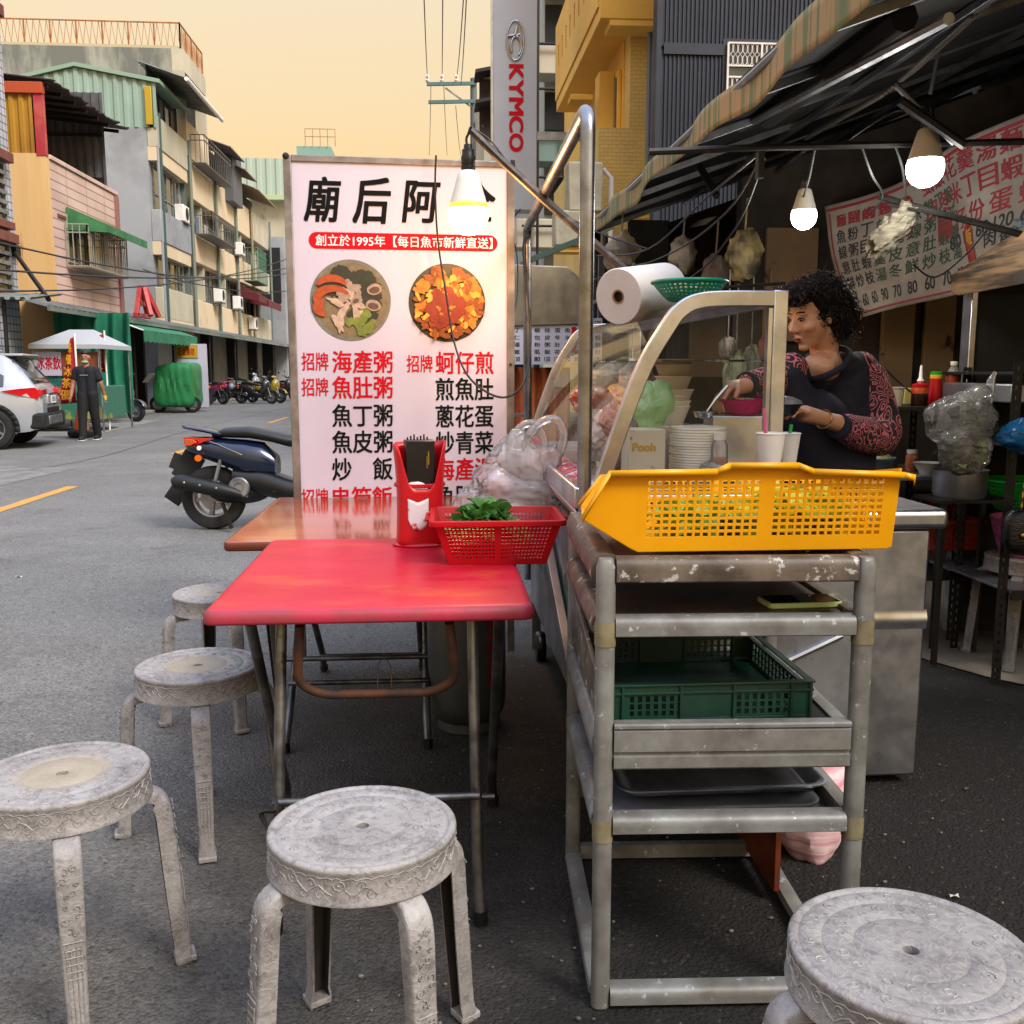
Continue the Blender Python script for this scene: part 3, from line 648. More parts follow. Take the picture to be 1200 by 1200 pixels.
# ============================================================ trolley
t = thing('trolley', 'tall metal shelf trolley in chipped olive grey paint at the front end of the stall', 'trolley', (.582, 2.10, .004), R(-2.6))
TX0, TX1, TY0, TY1 = -.250, .250, -.30, .30
def post(x, y):
    mb = MB(); w_ = .0185; prof = rrect(x-w_, x+w_, y-w_, y+w_, .014, 0, 4)
    lv = [0, .36, .362, .40, .402, .75, .752, .80, .802, .905, .921]; rings = []
    for z in lv:
        k = 1.0 if z < .92 else .72
        rings.append([mb.av((x+(p[0]-x)*k, y+(p[1]-y)*k, z)) for p in prof])
    n = len(prof)
    for i in range(len(lv)-1):
        for j in range(n): mb.fi((rings[i][j], rings[i][(j+1)%n], rings[i+1][(j+1)%n], rings[i+1][j]))
    mb.fi(rings[0][::-1]); mb.fi(rings[-1]); p_ = mb.part('post', M['trolley'], t, ang=50)
    for z0, z1 in ((.355, .40), (.752, .80)):
        mb = MB(); pr = rrect(x-w_-.0015, x+w_+.0015, y-w_-.0015, y+w_+.0015, .015, z0, 4); a = [mb.av(p) for p in pr]; b = [mb.av((p[0], p[1], z1)) for p in pr]
        for j in range(n): mb.fi((a[j], a[(j+1)%n], b[(j+1)%n], b[j]))
        mb.part('joint_band', M['band'], p_)
    mb = MB(); mb.tube([(x, y, -.004), (x, y, .004)], .016, 12); mb.part('foot_cap', M['black'], p_)
for x in (TX0, TX1):
    for y in (TY0, TY1): post(x, y)
def railx(y, z0, z1, m, ridges=False, d=.02):
    mb = MB(); h = z1-z0; x0, x1 = TX0+.0185, TX1-.0185; s_ = -1 if y < 0 else 1
    if ridges: pr = [(d*.4, z0), (-d*.7, z0), (-d*.9, z0+.004), (-d*.9, z0+h*.28), (-d*.55, z0+h*.31), (-d*.55, z0+h*.37), (-d*.9, z0+h*.40), (-d*.9, z0+h*.84), (-d*.7, z0+h*.87), (-d, z0+h*.91), (-d, z1-.003), (-d*.8, z1), (d*.4, z1)]
    else: pr = [(d*.8, z0), (-d*.85, z0), (-d, z0+h*.06), (-d, z0+h*.45), (-d*.97, z0+h*.68), (-d*.8, z0+h*.86), (-d*.4, z1-h*.02), (d*.1, z1), (d*.8, z1)]
    mb.prism([(x0, y+a*(-s_ if s_ > 0 else 1), z) for a, z in pr], (x1-x0, 0, 0)); return mb.part('rail', m, t, ang=35)
def raily(x, z0, z1, m, d=.022):
    mb = MB(); h = z1-z0; s_ = -1 if x < 0 else 1
    pr = [(-d*.8, z0), (d*.7, z0), (d*.95, z0+h*.15), (d, z0+h*.4), (d*.85, z0+h*.75), (d*.45, z1-h*.04), (-d*.1, z1), (-d*.8, z1-h*.05)]
    mb.prism([(x+a*s_, TY0+.0225, z) for a, z in pr], (0, TY1-TY0-.045, 0)); return mb.part('rail', m, t, ang=35)
for y in (TY0, TY1):
    railx(y, .876, .924, M['trolley_dirty'], d=.017); railx(y, .770, .809, M['trolley'], d=.017); railx(y, .505, .598, M['trolley'], True); railx(y, .372, .408, M['trolley']); railx(y, .006, .042, M['trolley'])
for x in (TX0, TX1):
    raily(x, .868, .925, M['trolley_dirty'], .026); raily(x, .765, .812, M['trolley_dirty'], .024); raily(x, .52, .57, M['trolley']); raily(x, .372, .408, M['trolley']); raily(x, .006, .03, M['trolley'])
def shelf(z, m, th=.006): MB().box(TX0+.01, TX1-.01, TY0+.01, TY1-.01, z-th, z).part('shelf_board', m, t, bevel=.001)
shelf(.905, M['trolley_dirty']); shelf(.802, M['shelf_board']); shelf(.562, M['black_matte']); shelf(.378, M['steel_dull'])
mb = MB(); mb.prism([(TX0-.012, TY0+.03, .68), (TX0-.012, TY0+.03, .60), (TX0-.012, TY1-.03, .60), (TX0-.012, TY1-.03, .74)], (.010, 0, 0)); mb.part('side_guard', M['trolley_dirty'], t, bevel=.002)
# contents of the trolley
mb = MB(); t2 = thing('green_crate', 'dark green perforated plastic crate on the third shelf of the trolley', 'crate', (.555, 2.09, .568))
cw, cdp, ch = .41, .40, .082
for s_ in (-1, 1):
    perf(mb, (-cw/2, s_*cdp/2, .01), (cw/2, s_*cdp/2, .01), (cw/2, s_*cdp/2, ch-.022), (-cw/2, s_*cdp/2, ch-.022), [(0, False)]+[(c_, f_) for a_ in (.085, .625) for k_ in range(7) for c_, f_ in ((a_+.04*k_, True), (a_+.04*k_+.022, False))]+[(1, False)], [(0,False),(.08,True),(.3,False),(.36,True),(.6,False),(.66,True),(.92,False),(1,False)])
    perf(mb, (s_*cw/2, -cdp/2, .01), (s_*cw/2, cdp/2, .01), (s_*cw/2, cdp/2, ch-.022), (s_*cw/2, -cdp/2, ch-.022), cuts(.08,.92,14), [(0,False),(.08,True),(.3,False),(.36,True),(.6,False),(.66,True),(.92,False),(1,False)])
mb.part('crate_wall', M['green_crate'], t2, smooth=False, solid=.003)
mb = MB()
for z0, z1, e_ in ((0, .009, .003), (ch-.022, ch-.017, .006), (ch-.004, ch, .008)):
    for s_ in (-1, 1):
        mb.box(-cw/2-e_, cw/2+e_, s_*cdp/2-e_, s_*cdp/2+e_, z0, z1); mb.box(s_*cw/2-e_, s_*cw/2+e_, -cdp/2+e_+.001, cdp/2-e_-.001, z0+.0005, z1-.0005)
for s_ in (-1, 1): mb.box(-cw/2-.002, cw/2+.002, s_*cdp/2-.002, s_*cdp/2+.002, ch-.018, ch-.003)
for x in (-.205, -.185, -.065, .045, .165, .205):
    for s_ in (-1, 1): mb.box(x-.003, x+.003, s_*cdp/2-.007, s_*cdp/2+.007, .004, ch-.001)
mb.part('crate_rim', M['green_crate'], t2, smooth=False, bevel=.0008)
MB().box(-cw/2, cw/2, -cdp/2, cdp/2, .001, .004).part('crate_floor', M['green_crate'], t2)
t2 = thing('phone', 'phone in a lime green case lying on the second shelf of the trolley', 'phone', (.735, 1.905, .806), R(3))
mb = MB(); slab(mb, -.078, .078, -.038, .038, .012, [(.002,0),(0,.002),(0,.0095),(.0015,.011)]); mb.part('case', M['lime'], t2)
mb = MB(); mb.box(-.073, .073, -.033, .033, .0112, .0118); mb.part('screen', M['screen'], t2, bevel=.0003)
for k, (dx, dy, z, m, lb) in enumerate(((-.015, .0, .376, M['steel_dull'], 'lower rusty metal tray under the bright tray on the trolley'), (.02, .05, .394, M['steel'], 'upper bright metal tray lying on the trolley below the ridged rail'))):
    mb = MB(); slab(mb, -.215, .215, -.22, .22, .035, [(.03,0),(.012,.004),(.004,.018),(-.008,.020),(-.009,.024),(.003,.0235),(.018,.009),(.034,.004)], 0, 0)
    o = mb.part('baking_tray', m, None, ang=60); o.location = (.57+dx, 2.06+dy, z+.006); tag(o, lb, 'tray', 'metal trays on the trolley')
# yellow basket: long scoop-ended basket with two fields of square holes in its side
t2 = thing('yellow_basket', 'long bright yellow perforated basket resting on top of the trolley', 'basket', (.63, 1.99, .93))
def YB(px, py, y=1.835): p = PY(px, py, y); return Vector((p.x-.63, 0, p.z-.93))
hb, ht = .155, .175       # half depths at bottom and at top
xs0, xs1 = YB(748, 600).x, YB(1040, 600).x; zb, zt_ = .003, YB(800, 553).z
def yw(p, s_):            # put a side-wall point at the slanted wall, s_ = -1 near, +1 far
    f = max(0, min(1, p.z/.16)); return Vector((p.x+(.045*min(1, (xs0-p.x)/.05) if s_ > 0 and p.x < xs0 else 0), s_*(hb+(ht-hb)*f), p.z*(1 if s_ < 0 else .70)))
for s_ in (-1, 1):
    mb = MB()
    us = [(0, False)]
    for g0, g1 in ((755, 886), (901, 1031)):
        p_ = (g1-g0)/14
        for k in range(14):
            a_ = (g0+p_*k+1.6-748)/(1040-748); us += [(a_, True), (a_+(p_-3.0)/(292), False)]
    us.append((1, False)); vz = cuts(.17, .92, 9, .62)
    perf(mb, yw(Vector((xs0, 0, zb)), s_), yw(Vector((xs1, 0, zb)), s_), yw(Vector((xs1, 0, zt_)), s_), yw(Vector((xs0, 0, zt_)), s_), us, vz)
    L_ = [YB(748, 652), YB(735, 640), YB(682, 607), YB(712, 551)]; L_[0].z = zb; L_[0].x = xs0
    mb.face([yw(L_[0], s_), yw(Vector((xs0, 0, zt_)), s_), yw(L_[3], s_), yw(L_[2], s_), yw(L_[1], s_)])
    mb.face([yw(Vector((xs1, 0, zb)), s_), yw(YB(1044, 640), s_), yw(YB(1050, 556), s_), yw(Vector((xs1, 0, zt_)), s_)])
    top = [YB(712, 551), YB(835, 549), YB(850, 542), YB(928, 542), YB(946, 549), YB(1050, 553)]
    mb.face([yw(p, s_) for p in top]+[yw(Vector((xs1, 0, zt_)), s_), yw(Vector((xs0, 0, zt_)), s_)])
    mb.part('side_wall', M['yellow'], t2, smooth=False, solid=.0035)
    rim = [YB(680, 606)]+top+[YB(1062, 556), YB(1062, 562)]
    mb = MB()
    for a_, b_ in zip(rim[:-1], rim[1:]):
        pa, pb = yw(a_, s_), yw(b_, s_); mb.face([pa, pb, pb+Vector((0, s_*.016, .002)), pa+Vector((0, s_*.016, .002))]); mb.face([pa+Vector((0, s_*.016, .002)), pb+Vector((0, s_*.016, .002)), pb+Vector((0, s_*.016, -.008)), pa+Vector((0, s_*.016, -.008))])
    mb.part('rim', M['yellow'], t2, solid=.003)
mb = MB(); lip = YB(682, 607); mb.face([yw(L_[2], -1), yw(L_[1], -1), yw(L_[1], 1), yw(L_[2], 1)]); mb.face([yw(L_[1], -1), yw(L_[0], -1), yw(L_[0], 1), yw(L_[1], 1)]); mb.part('sloping_end', M['yellow'], t2, smooth=True, solid=.0035)
mb = MB(); perf(mb, (xs1+.005, -hb, zb), (xs1+.005, hb, zb), (YB(1050,556).x, ht, (zt_+.006)*.70), (YB(1050,556).x, -ht, zt_+.006), cuts(.1,.9,10), vz); mb.part('end_wall', M['yellow'], t2, smooth=False, solid=.0035)
mb = MB(); e_ = YB(1050, 556); mb.prism([(e_.x-.002, -ht-.01, e_.z-.001), (e_.x-.002, ht+.01, e_.z*.70-.001), (e_.x-.002, ht+.01, e_.z*.70+.003), (e_.x-.002, -ht-.01, e_.z+.003)], (.028, 0, 0)); mb.part('end_handle', M['yellow'], t2, bevel=.001)
mb = MB(); perf(mb, (xs0, -hb, zb), (xs1, -hb, zb), (xs1, hb, zb), (xs0, hb, zb), cuts(.05,.95,24,.4), cuts(.08,.92,12,.4)); mb.part('floor', M['yellow'], t2, smooth=False, solid=.003)
def reg2(rg): return (rg.uniform(-.19, .26), rg.uniform(-.11, .12), .01+rg.random()*.085)
mb = leaves(None, None, 260, lambda rg: (rg.uniform(.02, .18), rg.uniform(-.08, .06), .012+rg.random()*.055), .06, 11)
o = mb.part('cabbage_leaves', M['leaf2'], None); o.location = (.63, 1.99, .935); tag(o, 'pale yellow green cabbage leaves piled in the right half of the yellow basket', 'cabbage', kind='stuff')
mb = leaves(None, None, 200, lambda rg: (rg.uniform(-.16, .0), rg.uniform(-.08, .07), .012+rg.random()*.045), .055, 12, aspect=.25)
o = mb.part('green_vegetables', mat('green_veg', '#5f8f34', .5, col2='#93a83c', ns=14, trl=.3), None); o.location = (.63, 1.99, .935); tag(o, 'loose green vegetables in the left half of the yellow basket', 'vegetables', kind='stuff')
# under the trolley
mb = MB(); mb.box(.80, .815, 2.16, 2.62, .03, .34); solo(mb, 'plywood_board', M['board_red'], 'red brown plywood board leaning behind the right foot of the trolley', 'board', bevel=.002)
t2 = thing('sack', 'pink and white striped sack slumped on the ground behind the trolley', 'sack', (.98, 2.42, .004))
mb = MB(); mb.ell((0, 0, .15), (.105, .12, .19), 40, 26, fn=lambda d: 1+.10*noise.noise(d*2.3+Vector((3,0,1)))+.05*noise.noise(d*5)+.02*math.sin(d.z*24+d.x*5)); mb.part('sack_body', mat('pink_stripe', '#c2808c', .8, col2='#e0c4c8', ns=1.2, stretch=(1,1,26), lo=.42, hi=.56, bump=.4, bs=30), t2)
for k, (x, y, z) in enumerate(((1.035, 2.55, .004), (1.045, 2.56, .075), (1.03, 2.55, .146))):
    mb = MB(); mb.M = Matrix.Translation((x, y, z)) @ Matrix.Rotation(.3+.25*k, 4, 'Z'); mb.box(-.05, .05, -.1, .1, 0, .065)
    solo(mb, 'brick', mat('red_brick%d' % k, '#6b3a2b', .9, col2='#4d2b22', ns=12, bump=.5), ('red brick at the bottom of the small stack behind the trolley', 'red brick in the middle of the small stack behind the trolley', 'red brick on top of the small stack behind the trolley')[k], 'brick', 'bricks stacked behind the trolley', bevel=.006)

# ============================================================ menu board (sign)
SA = R(4)
SG = thing('menu_board', 'tall white menu board listing seafood porridge with two round food pictures', 'sign', (-.14, 4.22, 0), SA)
def SL(px, py):   # point on the board's face, in the board's own space
    n = Vector((math.sin(SA), -math.cos(SA), 0)); d = ray(px, py); c = Vector((-.14, 4.22, 0))
    k = (c-EYE).dot(n)/d.dot(n); p = EYE+d*k-c
    return Vector((p.x*math.cos(SA)+p.y*math.sin(SA), 0, p.z))
tl, tr_, bl = SL(341, 189), SL(594, 197), SL(350, 575)
bw0, bw1, bz1 = tl.x, tr_.x, (tl.z+tr_.z)/2
MB().box(bw0, bw1, .001, .02, .28, bz1).part('board', M['white_print'], SG, smooth=False)
for x0, x1 in ((bw0-.032, bw0), (bw1, bw1+.032)): MB().box(x0, x1, -.008, .03, .03, bz1+.026).part('frame_post', M['alu'], SG, bevel=.003)
MB().box(bw0+.0005, bw1-.0005, -.006, .028, bz1, bz1+.026).part('frame_rail', M['alu'], SG, bevel=.003)
MB().box(bw0+.0005, bw1-.0005, -.006, .028, .25, .28).part('frame_rail', M['alu'], SG, bevel=.003)
MB().ell((bw0-.02, -.005, bz1+.02), .014, 10, 6).part('corner_cap', M['black_matte'], SG); MB().box(bw1+.014, bw1+.034, -.01, .034, bz1-.01, bz1+.032).part('corner_cap', M['black_matte'], SG, bevel=.004)
MB().tube([(bw1+.014, -.012, 1.30), (bw1+.014, -.006, 1.30)], .006, 10).part('bolt', M['black_matte'], SG)
YF = -.0012
def stxt(s, px, py, w_, h_, m, bold=.02, sp=1., yy=YF, ital=0):  # px,py = lower left in the photograph; w_, h_ in photo px
    a = SL(px, py); b = SL(px+w_, py); c = SL(px, py-h_)
    return text(s, m, SG, (a.x, yy, a.z), (1, 0, 0), (0, 0, 1), w=b.x-a.x, h=c.z-a.z, bold=bold, space=sp, ital=ital)
for s, px, py, w_, h_ in (('廟', 357, 259, 43, 52), ('后', 414, 261, 44, 53), ('阿', 472, 260, 44, 48), ('全', 536, 258, 44, 46)): stxt(s, px, py, w_, h_, M['ink'], .042, ital=.15)
# red pill
a = SL(362, 292); b = SL(583, 275); h_ = .085*.78; zc = (a.z+b.z)/2; r_ = h_/2
pts = [(b.x-r_+r_*math.cos(t_), -.0006, zc+r_*math.sin(t_)) for t_ in [(-pi/2)+pi*k/12 for k in range(13)]]+[(a.x+r_+r_*math.cos(t_), -.0006, zc+r_*math.sin(t_)) for t_ in [pi/2+pi*k/12 for k in range(13)]]
mb = MB(); mb.face(pts); mb.part('red_banner', M['ink_red'], SG, smooth=False)
text('創立於1995年【每日魚市新鮮直送】', M['ink_white'], SG, (a.x+.028, YF-.0006, zc-.022), (1,0,0), (0,0,1), w=b.x-a.x-.05, h=.045, bold=.018)
RI, KI = M['ink_red'], mat('green_black_ink', '#0b1613', .7, rv=0, spec=.1)
rows = [(395, 437, '海產粥', RI, '招牌'), (395, 467, '魚肚粥', RI, '招牌'), (395, 500, '魚丁粥', KI, None), (395, 531, '魚皮粥', KI, None), (395, 563, '炒　飯', KI, None), (395, 597, '串筍飯', RI, '招牌')]
for px, py, s, m, pre in rows:
    stxt(s, 390, py, 70, 26, m, .03)
    if pre: stxt(pre, 354, py-3, 31, 21, RI, .02)
for px, py, s, m, pre in [(511, 438, '蚵仔煎', RI, '招牌'), (511, 469, '煎魚肚', KI, None), (511, 501, '蔥花蛋', KI, None), (511, 532, '炒青菜', KI, None), (511, 563, '海產湯', RI, None), (511, 595, '魚肚湯', KI, None)]:
    stxt(s, 511, py, 67, 26, m, .03)
    if pre: stxt(pre, 477, py-2, 30, 20, RI, .02)
# round food pictures printed on the board: flat discs of print
def disc(px, py, r, m, name, yy, sx_=1.):
    c = SL(px, py); mb = MB(); mb.face([(c.x+r*math.cos(2*pi*k/48)*sx_, yy, c.z+r*math.sin(2*pi*k/48)) for k in range(48)]); return mb.part(name, m, SG, smooth=False), c
FD = dict(rim='#6f7365', broth='#77684e', dark='#2a2f22', shr='#a8481f', shr2='#c96a35', clam='#9c8a78', clam2='#5b4034', squid='#b7a08e', green='#70802f', egg='#c07a1e', egg2='#8c4310', sauce='#86200d', white='#c9c0b6')
fm = {k: mat('print_'+k, c_, .5, col2=tuple(x*.6 for x in lin(c_)[:3]), ns=45, lo=.35, hi=.7, rv=0) for k, c_ in FD.items()}
rgf = random.Random(4)
def blob2(c, rx, ry, m, yy, rot=0, amp=.25, n=22, name='print_shape', cres=False):
    mb = MB(); pts = []
    for k in range(n):
        a_ = 2*pi*k/n; q = 1+amp*noise.noise(Vector((math.cos(a_)*1.6, math.sin(a_)*1.6, c[0]*41+c[1]*17))); x, z = rx*q*math.cos(a_), ry*q*math.sin(a_)
        pts.append((c[0]+x*math.cos(rot)-z*math.sin(rot), yy, c[1]+x*math.sin(rot)+z*math.cos(rot)))
    mb.face(pts); return mb
def join_blobs(L_, m, name):
    mb = MB()
    for b_ in L_:
        o_ = len(mb.v); mb.v += b_.v; mb.f += [[i+o_ for i in f] for f in b_.f]; mb.m += b_.m
    mb.part(name, m, SG, smooth=False)
_, c1 = disc(411, 352, .166, fm['rim'], 'picture_rim', -.0006); disc(412, 352, .152, fm['broth'], 'picture_broth', -.0009)
c1 = (c1.x, c1.z)
yy = [-.0012]
def nx(): yy[0] -= .00006; return yy[0]
def put_blobs(c, R0, n, rx, ry, m, name, ang=(0, 2*pi), rmin=0., seed=0):
    rg = random.Random(seed); L_ = []
    for i in range(n):
        a_ = rg.uniform(*ang); q = R0*math.sqrt(rg.uniform(rmin**2, 1)); L_.append(blob2((c[0]+q*math.cos(a_), c[1]+q*math.sin(a_)), rx*rg.uniform(.6, 1.3), ry*rg.uniform(.6, 1.3), None, nx(), rg.uniform(0, pi), .5))
    join_blobs(L_, m, name)
put_blobs(c1, .12, 40, .035, .02, fm['dark'], 'print_seaweed', (R(20), R(160)), .3, 1)
put_blobs(c1, .11, 24, .03, .015, fm['dark'], 'print_seaweed', (R(-80), R(30)), .2, 6)
put_blobs((c1[0]+.04, c1[1]-.09), .045, 14, .022, .014, fm['green'], 'print_greens', seed=2)
put_blobs((c1[0]-.03, c1[1]-.03), .07, 16, .035, .010, fm['squid'], 'print_squid', seed=3)
put_blobs((c1[0], c1[1]+.03), .05, 14, .016, .014, fm['clam'], 'print_pieces', seed=9)
L1, L2 = [], []
for (dx, dz, rr, a0, a1) in ((-.075, .045, .062, 25, 160), (-.07, .0, .068, 30, 215), (-.085, -.03, .05, 120, 250)):
    mb = MB(); n_ = 14; y_ = nx()
    for k in range(n_):
        aa, ab = R(a0+(a1-a0)*k/n_), R(a0+(a1-a0)*(k+1)/n_); w0, w1 = .016*math.sin(pi*(k+.3)/(n_+.6))+.006, .016*math.sin(pi*(k+1.3)/(n_+.6))+.006
        mb.face([(c1[0]+dx+(rr-w0)*math.cos(aa), y_, c1[1]+dz+(rr-w0)*math.sin(aa)*.7), (c1[0]+dx+(rr+w0)*math.cos(aa), y_, c1[1]+dz+(rr+w0)*math.sin(aa)*.7), (c1[0]+dx+(rr+w1)*math.cos(ab), y_, c1[1]+dz+(rr+w1)*math.sin(ab)*.7), (c1[0]+dx+(rr-w1)*math.cos(ab), y_, c1[1]+dz+(rr-w1)*math.sin(ab)*.7)])
    L1.append(mb)
join_blobs(L1, fm['shr'], 'print_prawns')
for dx, dz, ro in ((.098, .045, .2), (.092, -.02, -.2), (.02, .0, .5)):
    k_ = .032 if dx > .05 else .02
    join_blobs([blob2((c1[0]+dx, c1[1]+dz), k_, k_*.7, None, nx(), ro, .1)], fm['clam'], 'print_clam'); join_blobs([blob2((c1[0]+dx, c1[1]+dz-.003), k_*.72, k_*.42, None, nx(), ro, .1)], fm['clam2'], 'print_clam')
_, c2 = disc(524, 355, .162, fm['dark'], 'picture_rim', -.0006); c2 = (c2.x, c2.z)
put_blobs(c2, .135, 90, .026, .018, fm['egg'], 'print_omelette', seed=4); put_blobs(c2, .145, 60, .018, .010, fm['egg2'], 'print_omelette', rmin=.6, seed=5)
put_blobs((c2[0], c2[1]-.01), .14, 34, .015, .009, mat('print_gold', '#d89a3a', .5, rv=0), 'print_omelette', seed=7)
put_blobs((c2[0]-.005, c2[1]-.02), .06, 30, .035, .026, fm['sauce'], 'print_sauce', seed=8)
put_blobs((c2[0]-.01, c2[1]-.01), .05, 8, .01, .006, fm['egg'], 'print_omelette', seed=10)
for o in SG.children:
    if o.name.startswith('print_'): o['kind'] = 'stuff'
ORD = 'first second third fourth fifth sixth seventh eighth ninth tenth eleventh twelfth thirteenth fourteenth fifteenth sixteenth seventeenth eighteenth nineteenth twentieth'.split()
# ============================================================ stall (stainless steel serving counter with a glass hood)
t = thing('food_stall', 'stainless steel food stall with glass hood and tall bent pipe frame', 'stall', (.7, 3.4, .004))
O = Vector((.7, 3.4, .004))
def SB(): return MB(O)
ST, SD = M['steel'], M['steel_dull']
mb = SB(); mb.box(.43, .95, 2.56, 4.45, .22, .93); mb.part('cabinet', SD, t, bevel=.006)
mb = SB(); mb.box(.42, 1.16, 2.535, 2.558, .12, .90); mb.part('end_panel', M['steel_dull'], t, bevel=.004)
for (a, b_) in (((.80, .655), (1.08, .655)), ((.80, .60), (1.08, .60)), ((.86, .45), (1.10, .56)), ((.86, .36), (1.10, .25))):
    mb = SB(); mb.tube([(a[0], 2.533, a[1]), (b_[0], 2.533, b_[1])], .010, 8); mb.part('pressed_rib', ST, t)
# counter top, sloping side tray with a strip of lettering
mb = SB(); mb.box(.42, .97, 2.53, 4.5, .931, .952); mb.part('counter_top', ST, t, bevel=.004)
mb = SB(); mb.box(.345, .36, 2.44, 4.5, .93, .985); mb.part('side_ledge', ST, t, bevel=.004)
mb = SB(); mb.face([(.36,2.44,.965),(.36,4.5,.965),(.43,4.5,.990),(.43,2.44,.990)]); mb.face([(.345,2.44,.93),(.345,4.5,.93),(.435,4.5,.80),(.435,2.44,.80)]); mb.part('side_tray', mat('film_side', '#a79c9a', .3, .5, col2='#b87c80', ns=9, lo=.5, hi=.6), t, solid=.003)
text('海產粥 蚵仔煎 魚肚粥 意麵 米粉', mat('faded_pink_ink', '#b5324a', .5, rv=0), t, (.372-.7, 4.2-3.4, .9685+.0005), (0,-1,0), (.94,0,.34), w=1.6, h=.055, bold=.03)
text('廟后 海鮮 炒飯 湯麵', mat('faded_green_ink', '#3c6b57', .5, rv=0), t, (.4275-.7, 4.3-3.4, .45), (0,-1,0), (0,0,1), w=1.6, h=.14, bold=.03)
# slanted stretcher and legs under the cabinet
for y in (2.6, 4.4):
    for x in (.45, .93): mb = SB(); mb.box(x-.02, x+.02, y-.02, y+.02, 0, .22); mb.part('leg', SD, t)

mb = SB(); mb.bar((.405, 2.50, .20), (.405, 3.9, .78), .03, .045); mb.part('slanted_brace', SD, t, bevel=.003)
mb = SB(); mb.box(.36, .42, 2.5, 2.53, .13, .93); mb.part('corner_post', SD, t, bevel=.003)
for y in (2.75, 4.2):
    mb = SB(); mb.lathe([(.02,-.02),(.06,-.02),(.065,-.012),(.065,.012),(.06,.02),(.02,.02)], 20, c=(.45, y, .066), ax=(1,0,0)); mb.part('wheel', M['black'], t)
# hood: arched end frames, glass panes
def arch(y):
    return [(.425, y, .955), (.53, y, 1.255), (.605, y, 1.392), (.64, y, 1.435), (.685, y, 1.456), (.76, y, 1.462), (.895, y, 1.462)]
for y in (2.56, 4.42):
    mb = SB(); pa = smooth_path(arch(y), 5)
    for i in range(len(pa)-1):
        pass
    prof = [(-.02, -.016), (.02, -.016), (.02, .016), (-.02, .016)]; rings = []
    for i, p in enumerate(pa):
        tg = (pa[min(i+1, len(pa)-1)]-pa[max(i-1, 0)]).normalized(); nn = Vector((-tg.z, 0, tg.x))
        rings.append([mb.av(p+nn*a_+Vector((0, b_, 0))) for a_, b_ in prof])
    for i in range(len(rings)-1):
        for j in range(4): mb.fi((rings[i][j], rings[i][(j+1)%4], rings[i+1][(j+1)%4], rings[i+1][j]))
    mb.fi(rings[0]); mb.fi(rings[-1]); mb.part('hood_arch', ST, t, bevel=.003, ang=30)
    mb = SB(); mb.box(.88, .918, y-.017, y+.017, .955, 1.484); mb.part('hood_post', ST, t, bevel=.003)
    mb = SB(); mb.box(.868, .879, y-.012, y+.012, .96, 1.438); mb.part('glass_bead', M['steel'], t)
    mb = SB(); mb.face([Vector(p)+Vector((0, 0, -.0)) for p in pa]+[Vector((.87, y, 1.445)), Vector((.87, y, .96))]); mb.part('end_pane', M['acrylic'], t, smooth=False)
mb = SB(); pa = smooth_path(arch(0), 5)
mb.grid(lambda u, v: Vector((pa[int(round(u*(len(pa)-1)))].x, 2.58+1.82*v, pa[int(round(u*(len(pa)-1)))].z))+Vector((-.004, 0, .004)), len(pa)-1, 4); mb.part('curved_pane', M['acrylic'], t, ang=60)
mb = SB(); mb.box(.89, .91, 2.58, 4.40, 1.445, 1.475); mb.part('top_rail', ST, t, bevel=.003)
mb = SB(); mb.box(.415, .43, 2.58, 4.40, .953, .975); mb.part('foot_rail', ST, t, bevel=.002)
mb = SB(); mb.box(.60, .90, 2.6, 4.38, 1.30, 1.306); mb.part('inner_glass_shelf', M['glass'], t)
# worktop wing with turned steel edge
mb = SB(); mb.box(1.0, 1.475, 2.80, 3.10, .03, .805); mb.part('side_cabinet', ST, t, bevel=.008)
mb = SB(); mb.box(.98, 1.52, 2.775, 3.12, .808, .868); mb.part('worktop', ST, t, bevel=.018, seg=4)
mb = SB(); mb.grid(lambda u, v: (1.0+.478*u, 2.7985-.006*max(0, 1-abs(v-.45)*2.4)*(1+.35*noise.noise(Vector((u*4, 2, v))))*(.4+.6*u), .50+.06*v), 10, 8); mb.part('dented_lip', M['steel'], t)
# bent pipe frame
MBp = SB(); MBp.tube(arc_corner([(.372, 2.45, .30), (.372, 2.45, 1.905), (.415, 4.52, 1.905), (.425, 4.52, .30)], .07, 7), .0185, 16); MBp.part('pipe_frame', M['steel_pipe'], t)
MBp = SB(); MBp.tube([(.36, 3.56, 1.905), (.385, 3.58, 1.905)], .03, 12)
